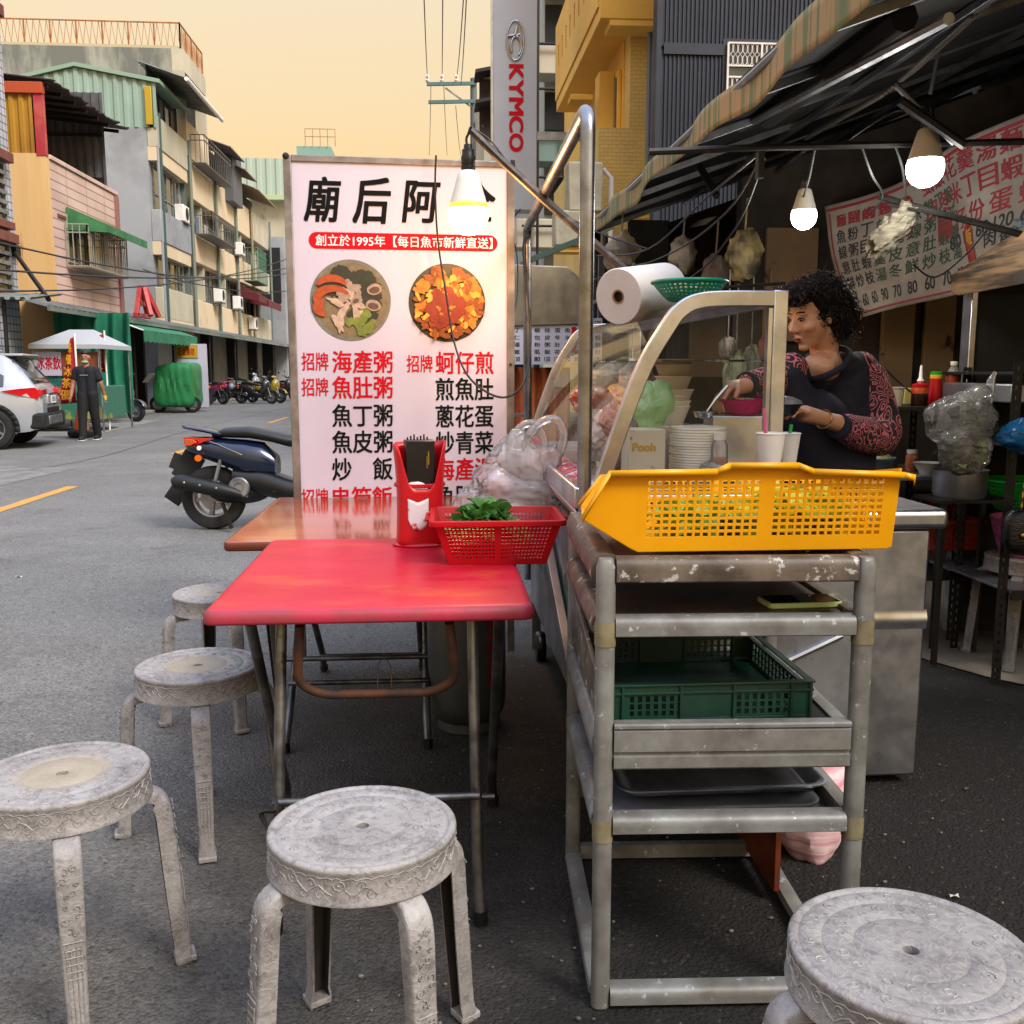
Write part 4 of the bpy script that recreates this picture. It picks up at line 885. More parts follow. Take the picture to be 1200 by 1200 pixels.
# ---- lamp bracket sticks & bulb
def bulb(name_, loc, r, label, tilt=(0, 0), warm=True, es=9.):
    t = thing('light_bulb', label, 'light bulb', loc, 0, 'lit LED bulbs'); t.rotation_euler = (tilt[0], tilt[1], 0)
    k = r
    MB().lathe([(0,-1.0*k),(.35*k,-.94*k),(.68*k,-.74*k),(.9*k,-.44*k),(1.0*k,-.05*k),(.985*k,.25*k),(.97*k,.32*k),(.90*k,.48*k)], 28).part('globe', glow_w if warm else glow_c, t)
    if warm: MB().lathe([(.975*k,.30*k),(.955*k,.42*k),(.935*k,.50*k),(.93*k,.55*k)], 28).part('globe_rim', glow_r, t)
    MB().lathe([(.935*k,.48*k),(.94*k,.50*k),(.90*k,.62*k),(.74*k,1.15*k),(.60*k,1.65*k),(.50*k,2.0*k),(.40*k,2.1*k),(.0*k,2.12*k)], 28).part('neck', M['bulb_body'], t)
    MB().lathe([(.0,2.08*k),(.34*k,2.1*k),(.36*k,2.3*k),(.33*k,2.32*k),(.36*k,2.5*k),(.33*k,2.52*k),(.36*k,2.7*k),(.30*k,2.9*k),(.30*k,3.1*k),(.22*k,3.15*k),(.2*k,3.35*k),(0,3.36*k)], 16).part('socket', M['black'], t)
    if not warm:
        l_ = bpy.data.lights.new('bulb_light', 'POINT'); l_.energy = 11; l_.color = (1, .95, .86); l_.shadow_soft_size = .08; q_ = bpy.data.objects.new('bulb_light', l_); COL.objects.link(q_); q_.location = Vector(loc)+Vector((0, 0, -r*1.3))
    return t
glow_w = mat('lit_globe_warm', '#fff2d0', .4, emit='#fff0c4', es=6, rv=0); glow_r = mat('lit_globe_rim', '#ffd040', .4, emit='#ffcc18', es=1.0, rv=0); glow_c = mat('lit_globe_cool', '#ffffff', .4, emit='#f6f8ff', es=9, rv=0)
M['bulb_body'] = mat('bulb_body', '#d9d6cc', .4, rv=.05)
B0 = PY(549, 252, 3.62); bulb('a', B0, .072, 'large lit LED bulb with yellow glow hanging in front of the menu board')
pl_ = bpy.data.lights.new('bulb_light', 'POINT'); pl_.energy = 24; pl_.color = (1, .45, .12); pl_.shadow_soft_size = .09; po = bpy.data.objects.new('bulb_light', pl_); COL.objects.link(po); po.location = B0+Vector((.02, .06, -.02))
top = B0+Vector((.0, 0, .072*3.3)); st = PY(552, 153, 3.62); mid = PY(590, 190, 3.61); a2 = PY(640, 236, 3.58); a3 = PY(735, 318, 3.3)
mb = MB(); mb.tube([st, mid, a2, a3], [.013, .015, .015, .013], 8); solo(mb, 'lamp_pole', mat('dirty_pole', '#2c211c', .5, col2='#5b4a3e', ns=18, lo=.5, hi=.62), 'dark taped pole lashed across the pipe frame holding the bulb above the menu board', 'pole')
mb = MB(); mb.tube(smooth_path([top+Vector((0,0,-.02)), top+Vector((-.006,0,.02)), st+Vector((-.01,0,-.012)), st+Vector((.0,0,.012)), st+Vector((.012,0,.0))], 5), .005, 6)
mb.tube(smooth_path([st+Vector((.0,0,.012)), PY(575,165,3.62), PY(600,196,3.6), PY(625,222,3.58), a2], 5), .003, 6)
cab = [PY(511, 182, 4.12), PY(510, 220, 4.12), PY(513, 280, 4.12), PY(522, 340, 4.11), PY(532, 400, 4.08), PY(548, 440, 4.0), PY(575, 462, 3.9), PY(598, 464, 3.9), PY(615, 445, 4.2), PY(622, 400, 4.4), PY(618, 340, 4.44), PY(613, 290, 4.45), PY(622, 265, 4.45)]
mb.tube(smooth_path(cab, 6), .0045, 6)
mb.tube(smooth_path([PY(597, 375, 4.3), PY(606, 350, 4.35), PY(606, 300, 4.4), PY(598, 265, 4.4), PY(610, 245, 4.4)], 5), .004, 6)
solo(mb, 'cable', M['cable'], 'black cable looping down over the menu board from the bulb pole', 'cable')
# ---- things on and in the hood
t = thing('paper_towel_roll', 'large white paper towel roll lying on top of the glass hood', 'paper roll', (.575, 2.96, 1.512), 0)
mb = MB(); mb.lathe([(.016,-.13),(.080,-.13),(.083,-.126),(.083,.126),(.080,.13),(.016,.13)], 40, c=(.06,0.08,0), ax=(.8,.8,.16)); mb.part('paper', mat('towel_paper', '#d4d0cc', .9, col2='#cac5c0', ns=5, bump=.2, bs=70), t)
mb = MB(); mb.lathe([(.016,-.131),(.021,-.1315),(.021,.1315),(.016,.131)], 24, c=(.06,.08,0), ax=(.8,.8,.16)); mb.part('core', mat('cardboard', '#8a6a48', .8), t)
mb = MB(); mb.lathe([(.0155,-.12),(.0155,-.1)], 24, c=(.06,.08,0), ax=(.8,.8,.16), cap0=True, cap1=True); mb.part('core_hollow', M['black_matte'], t)
def round_basket(t, m, r0, r1, h, n=48, rows=7, sx=1., z0=0., rim=.005):
    mb = MB()
    def f(u, v): a_ = 2*pi*u; r_ = r0+(r1-r0)*v**.8; return (r_*math.cos(a_)*sx, r_*math.sin(a_), z0+h*v)
    mb.grid(f, n*2, rows*2+2, skip=lambda i, j: i%2 == 1 and j%2 == 1 and j < rows*2+1); mb.grid(lambda u, v: (r0*v*math.cos(2*pi*u)*sx, r0*v*math.sin(2*pi*u), z0), n, 4, skip=lambda i, j: i%2 == 1 and j%2 == 1)
    mb.part('basket_wall', m, t, smooth=False, solid=.0022)
    MB().tube([(r1*math.cos(2*pi*k/40)*sx, r1*math.sin(2*pi*k/40), z0+h) for k in range(41)], rim, 8, cap=False).part('rim', m, t)
p = PY(790, 367, 2.85)
t = thing('teal_basket', 'shallow teal plastic basket of shrimp on top of the glass hood', 'basket', (p.x+.03, 2.80, 1.472)); round_basket(t, M['teal'], .055, .105, .052, 40, 5)
mb = MB(); rg = random.Random(5)
for i in range(60): mb.ell((rg.uniform(-.06,.06), rg.uniform(-.06,.06), .012+rg.random()*.03), (.016, .008, .007), 7, 4, rot=Matrix.Rotation(rg.uniform(0,3), 3, 'Z'))
o = mb.part('dried_shrimp', mat('dried_shrimp', '#c98c4a', .6, col2='#d8b478', ns=40), None); o.location = (p.x+.03, 2.80, 1.475); tag(o, 'heap of small orange shrimp inside the teal basket', 'shrimp', kind='stuff')
def lathe_thing(name, label, cat, loc, prof, m, n=28, group=None, extra=None, cap=False):
    t = thing(name, label, cat, loc, 0, group); MB().lathe(prof, n).part('body', m, t)
    for nm, pr, mm in (extra or []): MB().lathe(pr, n).part(nm, mm, t)
    return t
CT = .953
# stack of plates
x, y = PY(818, 500, 2.82).x, 2.82
for k in range(20):
    mb = MB(); z = 0; mb.lathe([(0,.0),(.045,.0),(.050,.002),(.078,.006),(.081,.0075),(.081,.0135),(.077,.0135),(.05,.005),(0,.004)], 32)
    if k == 0: o0 = mb.part('plate', M['white'], None); o = o0
    else: o = o0.copy(); COL.objects.link(o)
    o.location = (x+.0012*math.sin(k*2.3), y+.001*math.cos(k*1.7), CT+.0078*k)
    tag(o, ORD[k]+' white plate from the bottom of the tall stack under the hood', 'plate', 'stacked white plates'); 

# stacks of bowls (tan foam on top, printed pink below)
x, y = PY(789, 450, 2.98).x, 2.98
bz = PY(789, 497, 2.98).z
for k, (m_, lb) in enumerate(((M['white'], 0), (M['white'], 0), (M['white'], 0), ('pr', 1), ('pr', 1), (M['styro'], 2), (M['styro'], 2))):
    if m_ == 'pr': m_ = mat('printed_bowl', '#cfc4b8', .6, col2='#b8506a', ns=22, lo=.62, hi=.66)
    z = bz+(0, .016, .032, .05, .09, .125, .140)[k]; r_ = (.052, .052, .052, .060, .056, .058, .058)[k]
    mb = MB(); mb.lathe([(0,0),(r_*.62,0),(r_*.98,.052),(r_*1.03,.054),(r_*1.03,.057),(r_*.95,.056),(r_*.58,.004),(0,.004)], 30)
    o = mb.part('bowl', m_, None); o.location = (x+.002*(k%2), y, z)
    tag(o, ('lowest white foam bowl of the stack beside the green bag', 'second white foam bowl up in the stack beside the green bag', 'third white foam bowl up, just under the printed bowls', 'lower of the two pink printed paper bowls in the stack', 'upper of the two pink printed paper bowls in the stack', 'lower of the two tan paper bowls topping the stack', 'topmost tan paper bowl of the stack beside the green bag')[k], 'bowl', ('white foam bowls in the stack', 'printed bowls in the stack', 'tan bowls in the stack')[lb])
mb = MB(); mb.box(x-.06, x+.06, y-.06, y+.06, CT, bz); solo(mb, 'steel_box', ST, 'steel box under the stack of bowls', 'box', bevel=.004)
# far stack of white styrofoam bowls
x, y = PY(703, 510, 3.3).x, 3.3
o0 = None
for k in range(9):
    if o0 is None: o0 = MB().lathe([(0,0),(.04,0),(.062,.045),(.066,.047),(.06,.048),(.037,.004),(0,.004)], 26).part('foam_bowl', M['white'], None); o = o0
    else: o = o0.copy(); COL.objects.link(o)
    o.location = (x, y, CT+.02+.016*k); tag(o, ORD[k]+' white foam bowl from the bottom of the far stack behind the curved glass', 'bowl', 'foam bowls behind the curved glass')
# tin box
p0, p1 = PY(738, 548, 2.72), PY(778, 503, 2.72)
t = thing('tin_box', 'speckled white tin box with faded gold lettering under the hood', 'box', ((p0.x+p1.x)/2, 2.77, CT))
w_, h_ = (p1.x-p0.x)/2+.006, p1.z-CT
MB().box(-w_, w_, -.05, .05, 0, h_).part('tin', mat('speckled_tin', '#b9b4a8', .5, col2='#7a6a50', ns=60, lo=.62, hi=.7), t, bevel=.003)
text('Pooh', mat('gold_ink', '#b28a2e', .5, rv=0), t, (-w_*.75, -.0512, h_*.62), (1,0,0), (0,0,1), w=w_*1.2, h=.022, bold=.06)
mb = MB(); mb.face([(.002+.030*math.cos(a), -.0508, .012+.028*abs(math.sin(a))) for a in [pi*k/12 for k in range(13)]]); mb.part('blue_print', mat('blue_print', '#5686b8', .5, rv=0), t, smooth=False)
mb = MB(); mb.face([(-w_*.62+.012*math.cos(a), -.0508, .022+.015*math.sin(a)) for a in [2*pi*k/16 for k in range(16)]]); mb.part('yellow_print', mat('yellow_print', '#b9a544', .5, rv=0), t, smooth=False)
# green film bag
p = PY(768, 476, 2.80); mb = MB(); crumple(mb, (p.x, 2.82, p.z), (.050, .04, .066), 6, 70, 46, .45, 1.3, fold=.09); mb.box(p.x-.02, p.x+.02, 2.80, 2.84, CT+.08, p.z-.03)
solo(mb, 'green_bag', mat('green_film', '#a4d4a0', .25, col2='#c0e4b8', ns=9, trl=.45), 'pale green translucent bag leaning on the stack of bowls', 'bag')
# cups with a straw
for (px, yy_, lb) in ((903, 2.50, 'white paper cup with a pink straw behind the yellow basket'), (922, 2.66, 'white paper cup behind the post at the end of the hood')):
    p = PY(px, 508, yy_); mb = None
    t = lathe_thing('paper_cup', lb, 'cup', (p.x, yy_, p.z-.10), [(0,0),(.026,0),(.0375,.098),(.0395,.1),(.0375,.1025),(.035,.1),(.024,.005),(0,.005)], M['paper'], group='white paper cups', extra=None)
    if yy_ < 2.6: MB().tube([(-.005,0,.02),(-.02,.0,.165)], .005, 8).part('straw', mat('pink_straw', '#c65a86', .4, rv=0), t)
    else: MB().tube([(.0,0,.02),(.012,.0,.125)], .005, 8).part('straw', mat('green_straw', '#2c9a44', .4, rv=0), t)
MB().box(.79, 1.0, 2.44, 2.52, .905, .93)
# spoon jar
p = PY(844, 500, 2.72)
t = lathe_thing('jar', 'small clear jar with white lid beside the stack of plates', 'jar', (p.x, 2.72, CT), [(0,0),(.022,0),(.024,.01),(.024,.115),(.016,.13)], M['film'], extra=[('lid', [(0,.13),(.017,.13),(.018,.15),(.0,.152)], M['white']), ('contents', [(0,.004),(.02,.004),(.02,.08),(0,.082)], mat('orange_sauce', '#b05a34', .4))])
# clear lids pile
p = PY(842, 540, 2.62)
mb = MB(); rg = random.Random(8)
for k in range(9):
    z0_ = CT+.006*k+.004; mb.lathe([(0,.012),(.045,.012),(.055,.004),(.062,.0),(.064,.001),(.056,.006),(.046,.014),(0,.014)], 26, c=(p.x+.006*k-.03, 2.64+.004*math.sin(k), z0_), ax=(.25, 0, 1))
solo(mb, 'cup_lids', M['film'], 'loose pile of clear plastic lids in front of the plates', 'lids')['kind'] = 'stuff'
# bagged goods behind the curved glass
for k, (px, py, yy_, rx, rz, m_, lb) in enumerate(((672, 468, 3.35, .085, .045, '#c4633a', 'bag of orange red vegetables behind the curved glass'), (668, 505, 3.0, .06, .06, '#d2cfcc', 'white plastic bag at the left corner under the hood'), (735, 465, 3.6, .10, .05, '#c9a24a', 'yellow bag deep under the hood'), (712, 440, 3.9, .09, .05, '#b9b6b0', 'grey white bag at the far end under the hood'), (690, 493, 2.9, .05, .05, '#c08060', 'peach coloured bag beside the near arch'), (745, 440, 3.4, .07, .05, '#c8c5c2', 'pale bag above the orange bag under the hood'))):
    p = PY(px, py, yy_); mb = MB(); crumple(mb, (max(p.x, .53), yy_, max(p.z, CT+rz)), (rx*.8, rx, rz), 20+k, 40, 26, .3, 1.7)
    mb.tube([(max(p.x, .53), yy_, CT), (max(p.x, .53), yy_, max(p.z, CT+rz))], .02, 6)
    solo(mb, 'food_bag', mat('bag_%d' % k, m_, .3, col2='#d6d2ce', ns=13, lo=.5, hi=.62, trl=.25), lb, 'bag')
p0 = PY(752, 505, 3.9)
for k, (px, yy_) in enumerate(((726, 3.55), (748, 3.75))):
    p = PY(px, 500, yy_); mb = MB(); mb.box(p.x-.08, p.x+.08, yy_-.1, yy_+.1, CT, CT+.16); solo(mb, 'food_box', M['paper'], ('left white carton deep under the hood', 'right white carton deep under the hood')[k], 'carton', bevel=.004)
# pots and the pink bowl on the cooking side
p = PY(828, 478, 3.35); mb = MB(); mb.lathe([(0,0),(.09,0),(.10,.02),(.105,.10),(.112,.102),(.112,.106),(.10,.104),(.095,.02),(0,.01)], 32); o = mb.part('steel_pot', ST, None); o.location = (p.x+.03, 3.35, .97); o['label'] = 'wide steel pot beside the pink bowl'; o['category'] = 'pot'; o.scale = (1,1,1.1)
mb = MB(); mb.box(.98, 1.50, 3.12, 3.19, .2, .9); 
t = thing('side_burner', 'dark gas burner block behind the glass hood', 'burner', (1.02, 3.4, .004)); MB().box(-.12, .12, -.22, .5, .0, .95).part('body', SD, t, bevel=.01); MB().box(-.10, .10, -.2, .45, .951, .965).part('burner_top', M['black_matte'], t)
p = PY(868, 478, 2.98)
t = thing('pink_bowl', 'bright magenta plastic bowl of shrimp on the counter edge', 'bowl', (p.x+.0, 2.98, p.z-.02))
MB().lathe([(0,0),(.045,0),(.056,.01),(.064,.045),(.068,.048),(.062,.047),(.054,.012),(0,.004)], 32, sx=1.05).part('bowl_body', M['magenta'], t)
mb = MB(); rg = random.Random(3)
for k in range(14): mb.tube(smooth_path([(rg.uniform(-.04,.03), rg.uniform(-.03,.03), .03), (rg.uniform(-.04,.04), rg.uniform(-.03,.03), .047), (rg.uniform(-.03,.04), rg.uniform(-.03,.03), .038)], 3), .004, 6)
mb.part('shrimp', mat('pale_shrimp', '#b98a78', .5, col2='#8c6a58', ns=30), t)['kind'] = 'stuff'
mb = MB(); mb.box(p.x-.10, p.x+.10, 2.93, 3.04, CT, p.z-.022); solo(mb, 'steel_tray', ST, 'steel food pan standing under the magenta bowl', 'pan', bevel=.004)
# gas cylinder under the orange table
t = thing('gas_cylinder', 'grey gas cylinder standing under the orange table', 'gas cylinder', (.10, 3.42, .004))
MB().lathe([(.10,.03),(.115,.04),(.135,.07),(.14,.10),(.14,.42),(.132,.47),(.10,.51),(.05,.53),(.03,.535),(0,.536)], 36).part('tank', mat('grey_tank', '#4b5052', .45, .2, col2='#3c4042', ns=6, col3='#6c4c3a', ns3=8, t3=.66), t)
MB().lathe([(.098,0),(.104,0),(.104,.045),(.098,.05),(.098,0)], 36).part('foot_ring', mat('ring_grey', '#5d6264', .5, .2, col2='#474a4b', ns=9), t)
MB().lathe([(.075,.50),(.08,.50),(.08,.60),(.075,.60)], 24).part('collar', M['steel_dull'], t); MB().tube([(0,0,.53),(0,0,.58)], .015, 10).part('valve', M['rust'], t)
def cyl(s, a_, z, h, m): pass
tx = text('液化石油氣', M['ink_red'], t, (0,0,0), (1,0,0), (0,0,1), w=.25, h=.05, bold=.03, fn=lambda p: Vector((.1412*math.sin(R(28)+p.z*7), -.1412*math.cos(R(28)+p.z*7), .43-p.x)))
# red folded thing between the tables
mb = MB(); mb.box(-.14, .02, 3.3, 3.34, .66, .70); solo(mb, 'red_stool_edge', M['redplastic'], 'red plastic strip under the far side of the red table', 'plastic strip', bevel=.004)
# ============================================================ market awning, shop interior, right-hand clutter
M['awn_under'] = mat('dark_canvas', '#343331', .8, col2='#242322', ns=2, bump=.2, bs=8, trl=.12)
M['valance'] = mat('faded_stripes', '#a58d66', .85, col2='#6f7a58', ns=1.0, stretch=(.3,13,.3), lo=.50, hi=.53, col3='#4a4034', ns3=1.6, t3=.62, w3=.05, bump=.2, bs=20, trl=.15)
M['wall_dark'] = mat('shade_dark_wall', '#2a2725', .9, col2='#443d37', ns=2.5, bump=.3, bs=12)  # dark tone stands for the awning's shade, put into the wall colour
M['board_tan'] = mat('tan_board', '#7a644a', .8, col2='#8c7558', ns=1.3, col3='#2a221b', ns3=4, t3=.6, w3=.06)
t = thing('market_awning', 'long dark canvas awning with a faded green and tan striped valance over the stalls', 'awning', (1.15, 5, 2.2))
Oa = Vector((1.15, 5, 2.2))
def wv(y): return .012*math.sin(y*2.3)+.03*noise.noise(Vector((y*.9, 3, 1)))+.006*math.sin(y*9)
mb = MB(Oa); mb.grid(lambda u, v: (1.15+.02*math.sin(v*40)+(1-u)*.0, 1.2+6.9*v, 2.36-(.115+wv(1.2+6.9*v))*u), 5, 90); mb.part('valance', M['valance'], t, solid=.003)
mb = MB(Oa); mb.grid(lambda u, v: (1.155+3.4*u, 1.2+6.9*v, 2.362+1.25*u-.06*math.sin(pi*min(1, u*1.2))*(.5+.5*math.sin(v*14)**2)*min(1,u*5)), 14, 40); mb.part('canvas', M['awn_under'], t, solid=.004)
MB(Oa).tube([(1.17, 1.2, 2.345), (1.17, 8.1, 2.345)], .02, 8).part('front_tube', M['steel_dull'], t)
def seg(a, b, x): return PX(*a, x), PX(*b, x)
M['alu_bright'] = mat('ribbed_aluminium', '#8c8b84', .4, .7, col2='#6e6c66', ns=5)
t_awn = t
for (a, b, x) in (((1055, 95), (1138, 20), 2.0), ((944, 163), (1034, 112), 2.0), ((862, 240), (942, 178), 2.05), ((760, 278), (830, 262), 2.0)):
    p, q = seg(a, b, x); p, q = PY(*a, p.y), PY(*b, q.y); arm = None
    for k in range(5):
        mb = MB(Oa); mb.bar(p+Vector((.016*k, 0, .012*k)), q+Vector((.016*k, 0, .012*k)), .011, .02, up=(1,0,0)); mb.part('channel_slat', M['alu_bright'], t, bevel=.001)
for (a, ya, b, yb, r, m) in (((868, 150), 5.0, (1112, 22), 3.1, .02, M['steel_dull']), ((900, 138), 4.8, (1060, 20), 3.4, .05, M['black_matte']), ((820, 195), 5.6, (840, 230), 5.4, .02, M['black_metal']), ((1055, 118), 3.8, (1130, 170), 3.8, .02, M['black_metal']), ((1050, 100), 3.9, (1118, 168), 3.9, .012, M['steel_dull']), ((1100, 60), 4.6, (1090, 110), 4.6, .01, M['steel_dull'])):
    mb = MB(Oa); mb.tube([PY(*a, ya), PY(*b, yb)], r, 8); mb.part('support_bar', m, t)
mb = MB(Oa); mb.tube([PY(760, 178, 3.95), PY(884, 173, 3.95), PY(1330, 163, 3.95)], .014, 8); mb.part('cross_pipe', M['black_metal'], t)
mb = MB(Oa); p = PY(891, 178, 3.9); mb.box(p.x-.012, p.x+.012, 3.88, 3.92, p.z-.1, p.z); mb.part('switch_box', M['black_metal'], t)
for x, y in ((4.3, 1.6), (4.3, 7.8), (1.28, 7.9), (1.3, 1.1)): MB(Oa).tube([(x, y, 0), (x, y, 2.36 if x < 2 else 3.45)], .03, 10).part('awning_post', M['black_metal'], t)
bulb('b', PY(1084, 198, 3.88), .0715, 'larger lit white bulb hanging in front of the red lettered banner', warm=False)
bulb('c', PY(942, 254, 4.5), .058, 'smaller lit white bulb above the woman', warm=False)
# shop interior walls
mb = MB(); mb.box(4.45, 4.6, 0.5, 11, 0, 4.2); solo(mb, 'shop_wall', M['wall_dark'], 'shop wall along the right, the awning shade put into its dark colour', 'wall')
mb = MB(); mb.prism([(1.85, 6.0, 0), (4.44, 6.0, 0), (4.44, 6.0, 3.35), (1.85, 6.0, 2.42)], (0, .1, 0)); solo(mb, 'partition_wall', M['wall_dark'], 'dark partition wall behind the banner and the woman', 'wall')
mb = MB(); mb.prism([(1.2, 7.9, 0), (4.44, 7.9, 0), (4.44, 7.9, 3.35), (1.2, 7.9, 2.2)], (0, .1, 0)); solo(mb, 'back_wall', M['wall_dark'], 'dark wall at the far end under the awning', 'wall')
for (x0, x1, y0, y1, lb) in ((1028, 1075, 285, 470, 'left tan board behind the sauce shelf'), (1077, 1120, 330, 470, 'right tan board behind the sauce shelf'), (893, 958, 268, 400, 'brown board on the wall behind the smaller white bulb')):
    a, b = PY(x0, y1, 5.96), PY(x1, y0, 5.96); mb = MB(); mb.box(a.x, b.x, 5.93, 5.97, a.z, b.z); solo(mb, 'wall_board', M['board_tan'], lb, 'board', 'boards fixed to the dark wall', bevel=.003)
a, b = PY(787, 520, 7.8), PY(857, 312, 7.8)
t = thing('grey_door', 'pale grey door with a poster at the back of the shop', 'door', (a.x, 7.8, .02)); mb = MB(); W = b.x-a.x; mb.box(0, W, 0, .05, 0, 2.05); mb.part('door_leaf', mat('grey_door', '#77797a', .6, col2='#5f6162', ns=3), t, bevel=.004)
MB().box(.12, .42, -.008, -.001, 1.2, 1.75).part('poster', M['paper'], t); MB().box(-.05, 0, -.02, .07, 0, 2.1).part('door_frame', M['black_metal'], t); MB().tube([(W*.85, -.05, 1.0), (W*.85, -.002, 1.0)], .02, 8).part('handle', ST, t)
# hanging bags, garlic stems and cloth behind the hood
for k, (px, py, rx, rz, c_, lb) in enumerate(((853, 408, .05, .06, '#8d8783', 'small white bag hanging beside the grey door'), (862, 440, .07, .13, '#77806a', 'bundle of pale green stems hanging behind the hood'), (880, 430, .05, .12, '#6d7a5e', 'bundle of dark green stems hanging behind the hood'), (900, 430, .09, .16, '#6a1f22', 'dark red cloth hanging behind the hood'))):
    p = PY(px, py, 5.2); mb = MB(); mb.ell(p, (rx, .05, rz), 28, 18, fn=lambda d: 1+.2*noise.noise(Vector((d.x*6, d.y*6, d.z*1.5+k)))); mb.tube([p+Vector((0, 0, rz*.8)), p+Vector((0, 0, rz+.35))], .004, 5)
    solo(mb, 'hanging_bundle', mat('bundle_%d' % k, c_, .8, col2='#3a3a30', ns=9, stretch=(3,3,.6)), lb, 'bundle')
mb = MB(); mb.tube([PY(790, 340, 5.2), PY(920, 332, 5.2)], .01, 6); solo(mb, 'hanging_rail', M['black_metal'], 'dark rail the bundles hang from behind the hood', 'rail')
for k in range(9):
    y = 1.7+.78*k; mb = MB(Oa); mb.bar((1.2, y, 2.34), (4.3, y, 3.46), .025, .035); mb.part('rafter', M['steel_dull'], t_awn, bevel=.002)
for x, z in ((2.0, 2.60), (2.9, 2.93), (3.7, 3.22)): mb = MB(Oa); mb.bar((x, 1.3, z), (x, 8.0, z), .03, .03); mb.part('purlin', M['steel_dull'], t_awn, bevel=.002)
rgc = random.Random(77)
hung = [(728, 300, 6.2, '#7c6a50', 'brown paper bundle hung behind the paper roll'), (800, 300, 6.0, '#8e8a80', 'grey bag hung above the grey door'), (838, 322, 5.7, '#5c2a24', 'dull red bag hung left of the brown board'), (872, 300, 5.7, '#a89c6c', 'straw coloured bundle hung under the switch box'), (905, 415, 5.8, '#70809a', 'faded blue bag hung on the dark wall behind the hood')]
for k, (px, py, y, c_, lb) in enumerate(hung):
    p = PY(px, py, y); mb = MB(); r_ = rgc.uniform(.07, .11); mb.ell(p, (r_, r_*.7, r_*1.4), 24, 16, fn=lambda d: 1+.3*noise.noise(d*2.2+Vector((k*3, 1, 2)))+.1*noise.noise(d*7)); mb.tube([p+Vector((0,0,r_)), p+Vector((.01,0,r_+.22))], .006, 5)
    solo(mb, 'hanging_bag', mat('hung_%d' % k, c_, .6, col2='#4a463e', ns=8), lb, 'bag')
mb = MB(); a, b = PY(700, 350, 5.95), PY(790, 350, 5.95); mb.box(a.x, b.x, 5.85, 6.1, a.z-.02, a.z); solo(mb, 'wall_shelf', M['steel_dull'], 'thin grey shelf behind the paper towel roll', 'shelf')
for k in range(6):
    p = PY(786+0*k, 350, 5.9); mb = MB(); x_ = a.x+.05+.085*k; h_ = .10+.03*(k%3); mb.lathe([(0,0),(.028,0),(.030,.01),(.030,h_),(.014,h_+.03),(.014,h_+.05),(0,h_+.05)], 14, c=(x_, 5.96, a.z+.001)); solo(mb, 'bottle', mat('shelf_bottle%d' % k, ('#7c2a20', '#9c8a4c', '#3a5a44', '#b0aca0', '#8c5028', '#4c4a48')[k], .3), ('dark red', 'mustard', 'green', 'white', 'orange brown', 'dark grey')[k]+' bottle on the shelf behind the paper towel roll', 'bottle')
# ---- the big red and green lettered banner
def BN(u, v):   # u 0..1 left to right, v 0..1 bottom to top
    tl_, tr2, bl_, br_ = PY(970, 243, 5.6), PY(1260, 105, 4.3), PY(990, 378, 5.6), PY(1262, 305, 4.3)
    p = (bl_*(1-u)+br_*u)*(1-v)+(tl_*(1-u)+tr2*u)*v
    return p+Vector((-.03*math.sin(u*9+v*2), -.05*math.sin(u*14+v*3)*(1-.5*v)-.02*math.sin(v*8+u*5), -.05*math.sin(pi*min(1, u*1.6))*v*.7))
bo = BN(.5, 0)
t = thing('cloth_banner', 'sagging white cloth menu banner covered in red and green characters', 'banner', bo)
mb = MB(bo); mb.grid(BN, 40, 20); mb.part('cloth', mat('banner_cloth', '#9a958f', .85, col2='#807b75', ns=3, bump=.5, bs=7, bd=.02), t, solid=.002)
def bfn(p):     # p in banner plane coordinates (u, ., v)
    return BN(p.x, p.z)+Vector((-.001, -.006, 0))-bo+Vector((0, p.y, 0))
def btxt(s, u, v, w_, h_, m, bold=.03): text(s, m, t, (u, 0, v), (1,0,0), (0,0,1), w=w_, h=h_, bold=bold, fn=lambda p: bfn(Vector((p.x, -.001, p.z))))
BR, BG, BB = mat('banner_red', '#86202c', .6, rv=0), mat('banner_green', '#2c4534', .6, rv=0), mat('banner_dark', '#22222c', .6, rv=0); BY = mat('banner_blue', '#27607c', .6, rv=0)
for v0, v1, y_ in ((.03, .045, 0), (.945, .97, 0)):
    mb = MB(); mb.grid(lambda u, v: bfn(Vector((.0+u, -.002, v0+(v1-v0)*v))), 40, 1); mb.part('printed_line', BR, t)
mb = MB(); mb.grid(lambda u, v: bfn(Vector((.012+.008*u, -.002, .03+.9*v))), 1, 20); mb.part('printed_line', BR, t)
rgb = random.Random(12); chs = '魚皮麵線冬粉意米粥鮮丁肚虱目炒飯蝦仁花枝肉羹蛋包湯'
for k in range(9):
    u = .045+.058*k
    for j in range(4): btxt(chs[(k*5+j*3)%len(chs)], u, .66-.135*j, .046, .11, BB if k < 3 else BG)
    btxt(rgb.choice(('80', '90', '60', '70')), u+.006, .09, .032, .10, BB)
for k in range(4):
    for j in range(2): btxt(chs[(k*7+j*4+2)%len(chs)], .05+.058*k, .80+.0*j, .046, .10, BR); 
for k in range(8):
    for j in range(2): btxt(chs[(k*3+j*11+1)%len(chs)], .40+.072*k, (.62-.0*j if j == 0 else .80), .062, .145, BR)
for k in range(6): btxt('一仔份蛋蝦花'[k], .45+.09*k, .44, .07, .14, BR)
for k in range(6): btxt(('80','150','60','120','60','100')[k], .50+.08*k, .33, .06, .09, BB)
for k in range(4):
    btxt('肉筋飯湯'[k], .70, .24-.06*0-.0-.055*k*0+(0 if k == 0 else -.0), .05, .001+.10, BB) if k == 0 else btxt('肉筋飯湯'[k], .70+.065*k, .20, .055, .11, BB)
